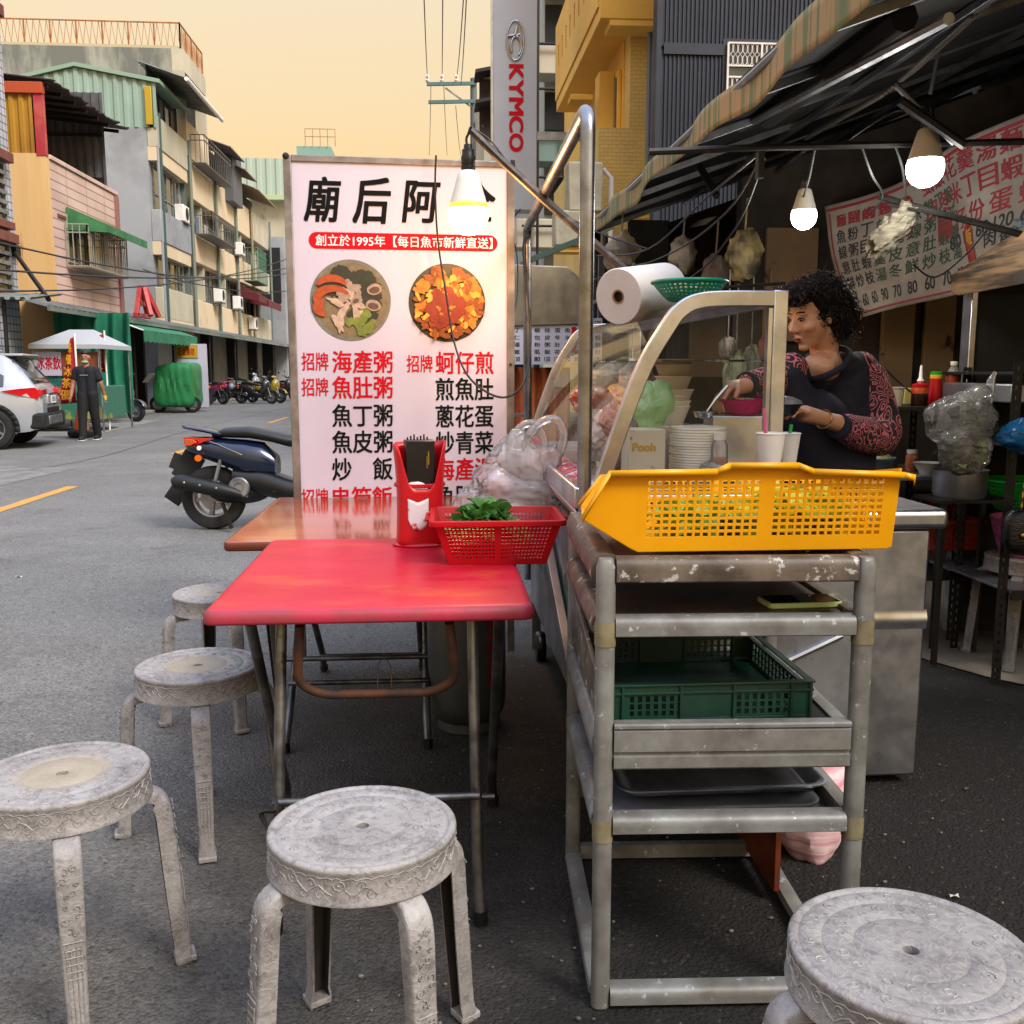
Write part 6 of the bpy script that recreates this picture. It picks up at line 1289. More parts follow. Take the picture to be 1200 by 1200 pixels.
# hair: a full curly mass plus curls
def hairshape(d): return 1+.10*noise.noise(d*2.2+Vector((1,5,2)))+.10*noise.noise(d*6)+.06*noise.noise(d*13)
mb = MB(Wn)
mb.ell(hp(.0, -.045, .040), (.098, .092, .094), 60, 40, rot=Hm, fn=hairshape)
mb.ell(hp(.0, -.085, -.020), (.095, .075, .085), 50, 30, rot=Hm, fn=hairshape)
mb.ell(hp(.0, .052, .090), (.082, .058, .040), 40, 24, rot=Hm, fn=hairshape)
hr = mb.part('hair', mat('black_hair', '#0b0908', .8, col2='#16110f', ns=40, bump=1, bs=160, bd=.006, spec=.15), t, remesh=.006)
mb = MB(Wn); rg = random.Random(9)
def curl(p, nrm, L_, r_):
    x_ = nrm.orthogonal().normalized(); y_ = nrm.cross(x_); ph = rg.uniform(0, 6.28); tn = rg.uniform(1.2, 2.6); dr = Vector((rg.uniform(-.6,.6), rg.uniform(-.6,.6), rg.uniform(-.9,.2)))
    return [p+nrm*(L_*q/9)*.8+dr*(L_*(q/9)**2)*.7+(x_*math.cos(ph+tn*q/9*6.28)+y_*math.sin(ph+tn*q/9*6.28))*r_*(.4+.6*q/9) for q in range(10)]
for (c0, rr, nn) in ((hp(0, -.045, .04), (.096,.090,.092), 620), (hp(0, -.085, -.02), (.093,.073,.083), 330), (hp(0, .052, .090), (.080,.056,.038), 260)):
    for k in range(nn):
        d = Vector((rg.gauss(0,1), rg.gauss(0,1), rg.gauss(0,1))).normalized()
        p = c0+Hm @ Vector((d.x*rr[0], d.y*rr[1], d.z*rr[2])); n_ = (Hm @ d).normalized()
        q = Hm.transposed() @ (p-hc)
        if (q.y > .028 and q.z < .066) or (q.y > -.03 and q.z < -.02): continue
        mb.tube(curl(p-n_*.006, n_, rg.uniform(.018, .040), rg.uniform(.004, .008)), rg.uniform(.0008, .0014), 4, cap=False)
mb.part('curls', mat('curl_hair', '#221a16', .5, spec=.35, rv=0), t)['kind'] = 'stuff'
# eyes, lips, eyebrows
for s_ in (-1, 1):
    mb = MB(Wn); mb.tube(smooth_path([hp(s_*.014, .078, .030), hp(s_*.028, .080, .036), hp(s_*.044, .068, .031)], 4), [.002]*5+[.0024]*4, 6); mb.part('eyebrow', M['ink'], t)
    mb = MB(Wn); mb.ell(hp(s_*.029, .0735, .010), (.0130, .0065, .0055), 12, 8, rot=Hm); ey = mb.part('eye', mat('eye_white', '#8a7a70', .2, rv=0), t)
    mb = MB(Wn); mb.ell(hp(s_*.030, .078, .008), (.0055, .003, .0042), 10, 6, rot=Hm); mb.part('iris', M['ink'], ey)
    mb = MB(Wn); mb.tube(smooth_path([hp(s_*.016, .0785, .010), hp(s_*.029, .0815, .016), hp(s_*.043, .073, .010)], 4), .0016, 6); mb.part('eyelid', M['ink'], t)
mb = MB(Wn); mb.ell(hp(0, .086, -.0525), (.019, .0055, .0035), 14, 6, rot=Hm); mb.ell(hp(0, .082, -.062), (.016, .006, .0045), 14, 6, rot=Hm); mb.part('lips', mat('lips', '#6f2c2c', .4, rv=0), t)
# the bowl she holds and the ladle
p = W(918, 478, 2.97); t = thing('held_bowl', 'dark bowl covered with clear film in her left hand', 'bowl', p-Vector((0,0,.02)))
MB().lathe([(0,0),(.035,0),(.055,.03),(.058,.032)], 28).part('bowl_body', M['black'], t); MB().lathe([(.058,.033),(.055,.042),(.03,.054),(0,.058)], 28).part('film_cover', M['film'], t)
mb = MB(); mb.tube([W(852, 452, 3.0), W(838, 468, 2.98), W(828, 482, 2.97)], .004, 8); mb.lathe([(0,-.02),(.03,-.012),(.036,.004),(.034,.004),(.0,-.016)], 20, c=W(826, 484, 2.97)); solo(mb, 'ladle', ST, 'steel ladle in her right hand above the pot', 'ladle')

# ---- man walking up the street
Mn = PZ(106, 516); Mn.z = 0
t = thing('person', 'man in a black t-shirt and black trousers with a pale green mask under his chin', 'person', Mn)
hs = 1.0
def mp(x, y, z): return Mn+Vector((x, y, z))*hs
mb = MB(Mn)
mb.ell(mp(0, 0, 1.50), (.075, .09, .105), 18, 12); mb.ell(mp(0, -.03, 1.455), (.052, .06, .055), 14, 10); caps(mb, (mp(0, .01, 1.40), .052), (mp(0, .01, 1.33), .06))
mb.tube([mp(0, -.092, 1.515), mp(0, -.112, 1.48)], [.009, .014], 8)
for s_ in (-1, 1): mb.ell(mp(s_*.078, .0, 1.49), (.012, .02, .03), 8, 6)
for s_, hy in ((-1, -.10), (1, .12)):
    caps(mb, (mp(s_*.18, 0, 1.26), .055), (mp(s_*.235, .02*s_, 1.03), .042), (mp(s_*.26, hy, .80), .03)); 
    hand(mb, mp(s_*.262, hy-.01, .755), (0, -.15, -1), (s_*-1, 0, 0), 1.0, .9, s_)
mb.part('body', M['skin_pale'], t, remesh=.009, sm=3)
mb = MB(Mn); caps(mb, (mp(-.15, 0, 1.27), .065), (mp(.15, 0, 1.27), .065), n=16); caps(mb, (mp(-.07, 0, 1.24), .105), (mp(-.07, .01, .84), .105), n=16); caps(mb, (mp(.07, 0, 1.24), .105), (mp(.07, .01, .84), .105), n=16)
for s_ in (-1, 1): caps(mb, (mp(s_*.17, 0, 1.27), .068), (mp(s_*.215, .0, 1.12), .068))
mb.part('t_shirt', mat('black_shirt', '#10121c', .85, bump=.3, bs=15, bd=.008), t, remesh=.014, sm=4)
mb = MB(Mn)
for s_, k1, f1 in ((-1, -.06, -.12), (1, .04, .16)):
    caps(mb, (mp(s_*.085, 0, .84), .105), (mp(s_*.09, k1, .46), .082), (mp(s_*.085, f1, .09), .07), n=16)
mb.part('trousers', M['blackcloth'], t, remesh=.014, sm=4)
for s_, f1 in ((-1, -.12), (1, .16)):
    mb = MB(Mn); mb.ell(mp(s_*.085, f1-.05, .045), (.05, .13, .045), 14, 8); mb.part('shoe', M['black_matte'], t)
    mb = MB(Mn); mb.box(*(mp(s_*.085-.045, 0, 0).x, mp(s_*.085+.045, 0, 0).x), mp(0, f1-.16, 0).y, mp(0, f1+.07, 0).y, .004, .02); mb.part('sole', M['white'], t, bevel=.008)
mb = MB(Mn); mb.ell(mp(0, .012, 1.568), (.082, .098, .062), 24, 14, fn=lambda d: 1+.08*noise.noise(d*6)); mb.part('hair', mat('man_hair', '#0d0b0a', .6, bump=.6, bs=80), t)
mb = MB(Mn); mb.ell(mp(0, -.045, 1.412), (.062, .055, .032), 16, 10); mb.part('mask', mat('mask_green', '#7fae98', .8), t)
for s_ in (-1, 1): mb = MB(Mn); mb.ell(mp(s_*.03, -.088, 1.515), (.015, .006, .006), 8, 6); mb.part('eye', M['ink'], t)
mb = MB(Mn); mb.box(mp(-.08,0,0).x, mp(.06,0,0).x, mp(0,-.112,0).y, mp(0,-.108,0).y, 1.17, 1.185); mb.part('shirt_print', mat('grey_print', '#7c8088', .6), t)
mb = MB(); p = mp(.27, .10, .73); mb.lathe([(0,0),(.03,0),(.035,.08),(0,.082)], 14, c=p); solo(mb, 'yellow_cup', mat('yellow_cup', '#c4b43c', .4), 'small yellow cup in the walking man\'s hand', 'cup')
# ============================================================ left side of the street
XL = -9.0
def F(px, py): return PX(px, py, XL)
def corr(mb, O_, U, V, w_, h_, pitch, depth, nrm, hf=None, m=0):
    "corrugated sheet from O_ spanning w_ along U and h_ (or hf(u)) along V; ribs run along V"
    O_, U, V, nrm = Vector(O_), Vector(U).normalized(), Vector(V).normalized(), Vector(nrm); n_ = max(2, int(w_/pitch)); prev = None
    for k in range(n_):
        for q, f in ((0, 0), (.35, 0), (.5, 1), (.85, 1)):
            u = (k+q)*w_/n_; H_ = hf(u) if hf else h_; a = mb.av(O_+U*u+nrm*depth*f); b = mb.av(O_+U*u+V*H_+nrm*depth*f)
            if prev: mb.fi((prev[0], a, b, prev[1]), m)
            prev = (a, b)
    return mb
M['glassdark'] = mat('dark_window_glass', '#2c3134', .08, col2='#4a5053', ns=1.0, rv=0, spec=.8)
M['winframe'] = mat('window_frame', '#8c8d88', .5, .3, col2='#6d6e6a', ns=5)
def window(par, P, x, y0, y1, z0, z1, n=3, out=1, fm=None, mid=None):
    "window on a wall of constant x facing +x (out=1), recessed glass panes and a real frame; P = parent origin"
    fm = fm or M['winframe']; mb = MB(P); f = .045
    mb.box(x-.02, x+.04, y0, y1, z0, z0+f); mb.box(x-.02, x+.04, y0, y1, z1-f, z1); 
    for y in (y0, y1-f): mb.box(x-.019, x+.041, y, y+f, z0+f, z1-f)
    wp = (y1-y0-2*f)/n
    for k in range(1, n): mb.box(x-.018, x+.035, y0+f+wp*k-.02, y0+f+wp*k+.02, z0+f, z1-f)
    if mid: mb.box(x-.017, x+.036, y0+f, y1-f, z0+(z1-z0)*mid-.02, z0+(z1-z0)*mid+.02)
    w_ = mb.part('window', fm, par, smooth=False)
    for k in range(n): MB(P).box(x-.012, x-.004, y0+f+wp*k+.021, y0+f+wp*(k+1)-.021, z0+f, z1-f).part('pane', M['glassdark'], w_, smooth=False)
    return w_
def cage(par, P, x, y0, y1, z0, z1, m, d=.45, step=.13):
    mb = MB(P)
    for z in (z0, z0+(z1-z0)*.8, z1):
        mb.bar((x, y0, z), (x+d, y0, z), .03, .03); mb.bar((x+d, y0, z), (x+d, y1, z), .035, .035); mb.bar((x, y1, z), (x+d, y1, z), .03, .03)
    k = y0
    while k <= y1+.01: mb.bar((x+d, k, z0), (x+d, k, z1), .02, .02); k += step
    for q in (.0, .33, .66, 1): 
        for yy_ in (y0, y1): mb.bar((x+d*q, yy_, z0), (x+d*q, yy_, z1), .02, .02)
    mb.box(x, x+d, y0, y1, z0-.04, z0-.015)
    o = mb.part('window_cage', m, par, smooth=False); return o
def acunit(x, y, z, label, s=1.):
    t = thing('air_conditioner', label, 'air conditioner', (x, y, z)); MB().box(0, .32*s, -.42*s, .42*s, 0, .58*s).part('casing', M['white'], t, bevel=.02)
    MB().lathe([(.0,.005),(.2*s,.005),(.23*s,.0)], 20, c=(.325*s, .1*s, .3*s), ax=(1,0,0)).part('fan_grille', M['black_matte'], t); MB().box(-.1, .36*s, -.4*s, .4*s, -.05, -.002).part('bracket', M['steel_dull'], t); return t
conc = mat('raw_concrete', '#9c9fa2', .9, col2='#84878a', ns=.5, col3='#a0a3a4', ns3=1.4, t3=.55, w3=.15, bump=.3, bs=3)
conc2 = mat('stained_concrete', '#6c6c66', .9, col2='#9a9a8e', ns=1.2, stretch=(1,1,.35), lo=.45, hi=.62, bump=.3, bs=3)
cream = mat('cream_plaster', '#cdb896', .85, col2='#dac7a6', ns=.7, lo=.35, hi=.65, col3='#77736a', ns3=1.8, t3=.62, w3=.12, bump=.1, bs=5, stretch=(1,1,.5))
cream2 = mat('pale_plaster', '#c0b8a2', .85, col2='#aea892', ns=.7, col3='#6e7062', ns3=1.6, t3=.6, w3=.14, stretch=(1,1,.5))
orange = mat('orange_plaster', '#cfa468', .85, col2='#dab47c', ns=.8, lo=.35, hi=.65, col3='#8f4d18', ns3=.9, t3=.64, w3=.06, stretch=(3,3,.25))
def brickmat(name, c1, c2, mort, sx_, sy_, sz=(1,1,1), axis='YZ', rough=.5, ms=.02, bumpd=.01, off=0):
    m = bpy.data.materials.new(name); m.use_nodes = True; t = m.node_tree; t.nodes.clear(); L = t.links.new; n = t.nodes.new
    out = n('ShaderNodeOutputMaterial'); b = n('ShaderNodeBsdfPrincipled'); L(b.outputs[0], out.inputs[0]); g = n('ShaderNodeNewGeometry'); s = n('ShaderNodeSeparateXYZ'); c = n('ShaderNodeCombineXYZ'); L(g.outputs['Position'], s.inputs[0])
    if axis == 'SUM': a_ = n('ShaderNodeMath'); L(s.outputs['X'], a_.inputs[0]); L(s.outputs['Y'], a_.inputs[1]); L(a_.outputs[0], c.inputs[0])
    else: L(s.outputs[axis[0]], c.inputs[0])
    L(s.outputs['Z'], c.inputs[1]); br = n('ShaderNodeTexBrick'); L(c.outputs[0], br.inputs['Vector']); br.offset = off; br.squash = 1
    br.inputs['Color1'].default_value = lin(c1); br.inputs['Color2'].default_value = lin(c2); br.inputs['Mortar'].default_value = lin(mort); br.inputs['Scale'].default_value = 1; br.inputs['Brick Width'].default_value = sx_; br.inputs['Row Height'].default_value = sy_; br.inputs['Mortar Size'].default_value = ms; br.inputs['Mortar Smooth'].default_value = .2
    no = n('ShaderNodeTexNoise'); no.inputs['Scale'].default_value = .9; no.inputs['Detail'].default_value = 6; L(g.outputs['Position'], no.inputs['Vector']); mr = n('ShaderNodeMapRange'); mr.inputs[1].default_value = .3; mr.inputs[2].default_value = .75; mr.inputs[3].default_value = 1.1; mr.inputs[4].default_value = .75; L(no.outputs[0], mr.inputs[0])
    vm = n('ShaderNodeVectorMath'); vm.operation = 'SCALE'; L(br.outputs[0], vm.inputs[0]); L(mr.outputs[0], vm.inputs['Scale']); L(vm.outputs[0], b.inputs['Base Color']); b.inputs['Roughness'].default_value = rough
    bn = n('ShaderNodeBump'); bn.inputs['Distance'].default_value = bumpd; bn.invert = True; L(br.outputs['Fac'], bn.inputs['Height']); L(bn.outputs[0], b.inputs['Normal']); return m
tile_w = brickmat('white_tiles', '#b9bbc4', '#aaacb6', '#5a5b62', .16, .16, axis='SUM', ms=.012)
tile_p = brickmat('pink_tiles', '#d2b4a8', '#c8a99c', '#94766c', 1.4, .22, axis='SUM', ms=.014, bumpd=.02)
# ---- white tiled building at the left edge
y1 = F(26, 400).y; z1 = F(9, 14).z
P = Vector((-12, 18, 0)); t = thing('white_tiled_building', 'white tiled building with dark red window trim at the left edge', 'building', P)
MB(P).box(-15, XL, 12, y1, 0, z1-.25).part('wall', tile_w, t, smooth=False); MB(P).box(-15, XL+.08, 12, y1+.08, z1-.25, z1).part('parapet', mat('dark_red_tile', '#6b3430', .6, col2='#542a27', ns=3), t, bevel=.02)
RT = mat('red_brown_trim', '#6b352e', .6, col2='#7a4438', ns=3)
for (pa, pb, k) in (((-30, 200), (16, 262), 0), ((-30, 290), (18, 330), 1)):
    za, zb_ = F(10, 250).z+.35, F(10, 250).z-.9
    z0_, z1_ = (4.35, 5.55) if k == 0 else (2.9, 3.9)
    y0_, y1_ = 19.0, y1-.42
    window(t, P, XL+.01, y0_, y1_, z0_, z1_, 3)
    MB(P).box(XL+.002, XL+.16, y0_-.1, y1_+.1, z0_-.16, z0_-.002).part('sill', RT, t, bevel=.01); MB(P).box(XL+.002, XL+.22, y0_-.1, y1_+.1, z1_+.002, z1_+.2).part('lintel', RT, t, bevel=.01)
    for q in range(5): MB(P).box(XL+.06, XL+.08, y0_, y1_, z0_+.15+.2*q, z0_+.23+.2*q).part('louvre', M['winframe'], t)
MB(P).box(XL+.002, XL+.1, 12, y1, 2.75, 2.88).part('string_course', RT, t)
# ---- orange and pink tiled house
ya, yb = F(61, 300).y, F(141, 300).y; zt1 = F(61, 184).z
P = Vector((-12, 25, 0)); t = thing('pink_tiled_house', 'two storey pink tiled house with an orange side wall and a rusty rooftop shed', 'house', P)
MB(P).box(-19, XL-.002, ya, ya+.2, 0, zt1).part('side_wall', orange, t, smooth=False)
MB(P).box(-19, XL, ya+.201, yb, 0, zt1-.1).part('front_wall', tile_p, t, smooth=False)
MB(P).box(XL+.001, XL+.05, yb-.28, yb, 2.6, zt1-.12).part('pilaster', mat('rose_pilaster', '#8f6258', .7), t); MB(P).box(XL-.2, XL+.04, ya+.21, yb, zt1-.1, zt1+.02).part('coping', tile_p, t, bevel=.02)
MB(P).box(XL+.0, XL+.03, ya+.5, yb-.3, zt1-1.35, zt1-1.28).part('moulding', RT, t)
wy0, wy1 = F(79, 300).y, F(121, 300).y; wz1, wz0 = F(80, 252).z, F(80, 312).z
window(t, P, XL+.005, wy0, wy1, wz0+.1, wz1, 4, fm=mat('pale_frame', '#9a9b8c', .5)); cage(t, P, XL+.03, wy0-.1, wy1+.35, wz0, wz0+1.0, mat('pale_cage', '#a39f92', .5, .3), .5, .14)
GA = mat('green_canvas', '#3c7a4c', .7, col2='#4c8f5c', ns=3, trl=.25); mb = MB(P); z_ = F(78, 243).z; y0_, y1_ = F(77, 250).y, F(127, 250).y
mb.face([(XL+.02, y0_, z_), (XL+.02, y1_, z_), (XL+1.0, y1_, z_-.42), (XL+1.0, y0_, z_-.42)]); mb.face([(XL+1.0, y1_, z_-.42), (XL+1.0, y0_, z_-.42), (XL+1.0, y0_, z_-.6), (XL+1.0, y1_, z_-.6)]); mb.face([(XL+.02, y0_, z_), (XL+1.0, y0_, z_-.42), (XL+1.0, y0_, z_-.6), (XL+.02, y0_, z_-.55)])
mb.part('window_awning', GA, t, smooth=False, solid=.02)
# rooftop shed
RS = mat('red_painted_steel', '#a83038', .5, col2='#b85048', ns=2); zr1 = F(47, 96).z
def shp(px, py, y=ya): return PY(px, py, y)
x_a, x_b = shp(10, 140).x, shp(40, 140).x
mb = MB(P); corr(mb, (x_a-3, ya+.05, zt1), (1,0,0), (0,0,1), x_b-x_a+3, zr1-zt1-.25, .22, .04, (0,-1,0)); mb.part('yellow_sheeting', mat('yellow_sheet', '#ab7d1c', .6, col2='#96691a', ns=1.2, stretch=(1,1,.3)), t, smooth=False)
MB(P).box(x_b+.01, x_b+.22, ya-.02, ya+.12, zt1-.05, zr1-.1).part('red_post', RS, t); MB(P).box(x_a-3, x_b+.24, ya-.06, ya+.1, zr1-.25, zr1).part('red_beam', mat('orange_beam', '#b0461c', .6), t, bevel=.01)
MB(P).box(XL-.35, XL-.2, yb-.2, yb-.05, zt1-.3, zr1-1.4).part('red_post', RS, t)
mb = MB(P); corr(mb, (-13.5, yb-.02, zt1-.5), (1,0,0), (0,0,1), 4.3, 3.2, .22, .05, (0,-1,0)); mb.part('inner_sheeting', mat('grey_sheet', '#55565a', .6, col2='#464749', ns=2), t, smooth=False)
for z_ in (zt1+.35, zt1+1.55): MB(P).box(-13.4, XL-.3, yb-.14, yb-.08, z_-.04, z_+.04).part('dark_rail', M['black_metal'], t)
MB(P).box(-12.0, -11.9, yb-.2, yb-.1, zt1-.4, zr1-.9).part('dark_post', M['black_metal'], t)
RU = mat('rusty_roof', '#3a2824', .8, col2='#241a18', ns=2, col3='#7c6a60', ns3=2.2, t3=.63, w3=.05)
ry0, ry1 = ya-.05, yb+.35; zra, zrb = zr1+.05, F(139, 156).z+.1
mb = MB(P)
def rf(u, v):
    y = ry0+(ry1-ry0)*v; jag = .14*noise.noise(Vector((v*14, 1, 3)))+.10*noise.noise(Vector((v*37, 2, 3)))
    x = (-14.0)+(XL+.25+jag*(1.4 if u > .9 else 0)+14.0)*u; return (x, y, zra+(zrb-zra)*v*.9+.45*(1-u)*1.2-.05*math.sin(u*90)*0)
mb.grid(rf, 30, 60); mb.part('rusty_roof', RU, t, solid=.03, smooth=False)
for k in range(7): y = ry0+.2+(ry1-ry0-.4)*k/6; v = (y-ry0)/(ry1-ry0); MB(P).bar((-13.8, y, zra+(zrb-zra)*v*.9+.42), (XL+.1, y, zra+(zrb-zra)*v*.9-.1), .06, .09).part('rafter', M['black_metal'], t)
# ---- grey concrete apartment unit
ya = F(190, 300).y; yb = F(227, 300).y
P = Vector((-12, 34, 0)); t = thing('grey_apartment_building', 'grey concrete apartment building with a pale green gable and rooftop box', 'building', P)
z4 = PY(100, 148, ya).z
MB(P).box(-20, XL-.30, ya, yb, 0, z4).part('wall', conc, t, smooth=False)
for k, zc in enumerate((3.0, 5.5, 8.5)):
    MB(P).box(XL-.299, XL+(.02 if k else -.02), ya+.02, yb-.35, zc-.02, zc+1.0).part('balcony_front', (cream2, cream, cream2)[k] if k != 1 else conc, t, bevel=.02)
    MB(P).box(XL-.299, XL-.02, ya+.02, yb-.35, zc-.45, zc-.021).part('lintel', cream, t)
for z0_, z1_, n_ in ((4.05, 5.02, 4), (6.55, 8.0, 4)): window(t, P, XL-.28, ya+.35, yb-.8, z0_, z1_, n_, mid=.35)
MB(P).box(XL-.298, XL-.15, yb-.34, yb-.02, 2.5, 9.6).part('pilaster', mat('green_grey_wall', '#5c675e', .8), t)
for (dx, dy, r_, c_) in ((.02, .35, .06, '#2f4c48'), (.0, .1, .05, '#8c9094'), (.04, yb-ya-.15, .07, '#6f7a70')): MB(P).tube([(XL+dx, ya+dy, 2.6), (XL+dx, ya+dy, 9.6)], r_, 8).part('drain_pipe', mat('pipe'+c_[1:], c_, .5), t)
ax_, ap, rx = PY(14, 100, ya), PY(88, 79, ya), PY(184, 98, ya)
GS = mat('green_sheet', '#8fa79a', .6, col2='#83998c', ns=1, stretch=(1,1,.3)); w_ = rx.x-(-19)
def gable(u):
    x = -19+u; return (ap.z-(ap.z-rx.z)*max(0, (x-ap.x)/(rx.x-ap.x)) if x > ap.x else ap.z-.25*(ap.x-x))-z4
mb = MB(P); corr(mb, (-19, ya+.02, z4), (1,0,0), (0,0,1), w_, 1, .30, .05, (0,-1,0), hf=gable); mb.part('green_gable', GS, t, smooth=False)
mb = MB(P)
for (a, b) in (((ap.x, ap.z), (rx.x+.1, rx.z-.02)), ((ap.x, ap.z), (-19, ap.z-.25*(ap.x+19)))): mb = MB(P); mb.prism([(a[0], ya-.12, a[1]+.02), (b[0], ya-.12, b[1]+.02), (b[0], ya-.12, b[1]+.14), (a[0], ya-.12, a[1]+.14)], (0, 3.5, 0)); mb.part('green_roof', mat('green_roof', '#86a08c', .6), t, smooth=False)
q0, q1 = PY(172, 147, ya), PY(178, 102, ya); mb = MB(P); mb.box(q0.x, q1.x, ya-.12, ya-.06, q0.z, q1.z); mb.part('yellow_downpipe', mat('yellow_pipe', '#b0921c', .5), t, bevel=.02)
bx0, bx1 = PX(214, 60, XL).y, PX(241, 100, XL).y; zb1 = PX(214, 57, XL).z
bo0 = z4
MB(P).box(-22, XL-.4, bx0, bx1, z4, zb1).part('rooftop_box', conc2, t, smooth=False); MB(P).box(XL-.399, XL, bx0, bx1, z4, z4+1.25).part('box_parapet', cream, t); MB(P).box(XL-.399, XL, bx0, bx1, zb1-.75, zb1).part('box_fascia', cream2, t)
for y in (bx0, bx1-.2): MB(P).box(XL-.399, XL-.001, y+.001, y+.2, z4+1.25, zb1-.75).part('box_pier', cream2, t)
MB(P).box(XL-.41, XL-.39, bx0+.3, bx1-.3, z4+1.3, zb1-.8).part('dark_opening', M['black_matte'], t)
RR = mat('rust_orange_rail', '#a8682c', .7, col2='#8c5020', ns=4); z0_, z1_ = zb1+.05, zb1+.95
def railing(a, b, n_):
    a, b = Vector(a), Vector(b); mb = MB(P)
    mb.bar(a+Vector((0,0,.9)), b+Vector((0,0,.9)), .04, .04); mb.bar(a+Vector((0,0,.05)), b+Vector((0,0,.05)), .03, .03)
    for k in range(n_+1): p = a.lerp(b, k/n_); mb.bar(p, p+Vector((0,0,.92)), .045, .045)
    for k in range(n_):
        for q in range(4):
            p = a.lerp(b, (k+q/4)/n_); r_ = a.lerp(b, (k+(q+1)/4)/n_); mb.bar(p+Vector((0,0,.08)), p.lerp(r_, .5)+Vector((0,0,.88)), .014, .014); mb.bar(p.lerp(r_, .5)+Vector((0,0,.88)), r_+Vector((0,0,.08)), .014, .014)
    mb.part('roof_railing', RR, t, smooth=False)
railing((-20, bx0+.1, zb1), (XL-.1, bx0+.1, zb1), 12); railing((XL-.1, bx0+.1, zb1), (XL-.1, bx1, zb1), 4)
MB(P).box(-21.9, XL-.15, bx0+.02, bx0+.06, zb1-.02, zb1+.1).part('pale_kerb', mat('pale_kerb', '#b5a98a', .8), t)
mb = MB(P); corr(mb, (XL-.6, ya+.2, 11.2), (0,1,0), (1,0,-.33), yb-ya+1.2, 1.7, .3, .05, (.3,0,1)); mb.part('canopy', mat('zinc', '#85817c', .5, .4, col2='#6c6864', ns=3), t, smooth=False)
MB(P).tube([(XL+1.0, ya+.2, 10.66), (XL+1.0, yb+1.3, 10.66)], .07, 8).part('gutter', M['white'], t)
MB(P).box(XL-.32, XL-.29, ya+.3, yb-.4, 9.52, 11.1).part('dark_opening', M['black_matte'], t)
for k in range(4): MB(P).box(XL-.2, XL-.18, ya+.6+.7*k, ya+1.0+.7*k, 9.5, 10.2+.1*(k%2)).part('laundry', mat('laundry%d' % k, ('#8c8f9a', '#3f4350', '#a5a8ae', '#5c4a44')[k], .9), t)
acunit(XL-.25, yb-1.1, 6.55, 'white air conditioner in the upper window of the grey apartment building')
# ---- cream apartment row
ya2, yb2 = yb+.02, F(314, 330).y
P = Vector((-12, 44, 0)); t = thing('cream_apartment_building', 'long cream balconied apartment building with cages and air conditioners', 'building', P)
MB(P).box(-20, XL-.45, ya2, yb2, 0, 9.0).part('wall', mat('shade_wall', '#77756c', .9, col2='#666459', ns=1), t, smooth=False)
ysp = [ya2, ya2+3.9, ya2+8.0, ya2+11.8, yb2]
for k in range(4):
    a, b = ysp[k]+.01, ysp[k+1]-.06; mm = cream if k < 3 else cream2
    for z0_, z1_ in ((2.75, 3.9), (5.3, 6.35), (7.6, 9.0)): MB(P).box(XL-.449, XL+.0+.1*(k == 3), a, b, z0_, z1_).part('balcony_front', mm, t, bevel=.03)
    MB(P).tube([(XL+.09+.1*(k == 3), b+.03, 2.7), (XL+.09+.1*(k == 3), b+.03, 9.1)], .06, 8).part('drain_pipe', mat('pipe_x%d' % k, ('#5c7068', '#6a7c74', '#8f8468', '#6c7c76')[k], .5), t)
    for z0_, z1_ in ((3.95, 5.25), (6.4, 7.55)):
        window(t, P, XL-.42, a+.25, a+(b-a)*.48, z0_, z1_, 2, mid=.6); window(t, P, XL-.42, a+(b-a)*.56, b-.25, z0_, z1_, 2, mid=.6)
        MB(P).box(XL-.448, XL-.1, a+(b-a)*.48+.02, a+(b-a)*.54, z0_, z1_).part('pier', cream2, t)
GC = mat('grey_cage', '#6d6d6c', .6, .4)
rgl = random.Random(5)
for k in range(10):
    y_ = ya2+1+rgl.random()*13; z_ = rgl.choice((4.0, 6.45)); MB(P).box(XL-.2, XL-.17, y_, y_+.45, z_, z_+.55+.2*rgl.random()).part('laundry', mat('cloth%d' % k, rgl.choice(('#a8a4a0', '#5c6a80', '#8c4a44', '#c0b8a0', '#3c4048')), .9), t)
cage(t, P, XL+.02, ya2+.2, ya2+5.0, 8.9, 9.9, GC, .5, .35); cage(t, P, XL+.02, ya2+.4, ya2+4.8, 6.35, 7.2, GC, .6, .35); cage(t, P, XL+.12, ya2+9.2, ya2+12.0, 5.4, 6.9, mat('green_cage', '#4f7a66', .6), .6, .2)
BG_ = mat('wine_canvas', '#5c1820', .8)
for y0_, y1_, z_ in ((ya2+8.4, ya2+10.4, 5.2), (ya2+11.0, ya2+15.0, 5.1)):
    mb = MB(P); mb.face([(XL-.1, y0_, z_), (XL-.1, y1_, z_), (XL+.9, y1_, z_-.5), (XL+.9, y0_, z_-.5)]); mb.face([(XL+.9, y0_, z_-.5), (XL+.9, y1_, z_-.5), (XL+.9, y1_, z_-.8), (XL+.9, y0_, z_-.8)]); mb.face([(XL-.1, y0_, z_), (XL+.9, y0_, z_-.5), (XL+.9, y0_, z_-.8), (XL-.1, y0_, z_-.6)]); mb.part('window_awning', BG_, t, smooth=False, solid=.02)
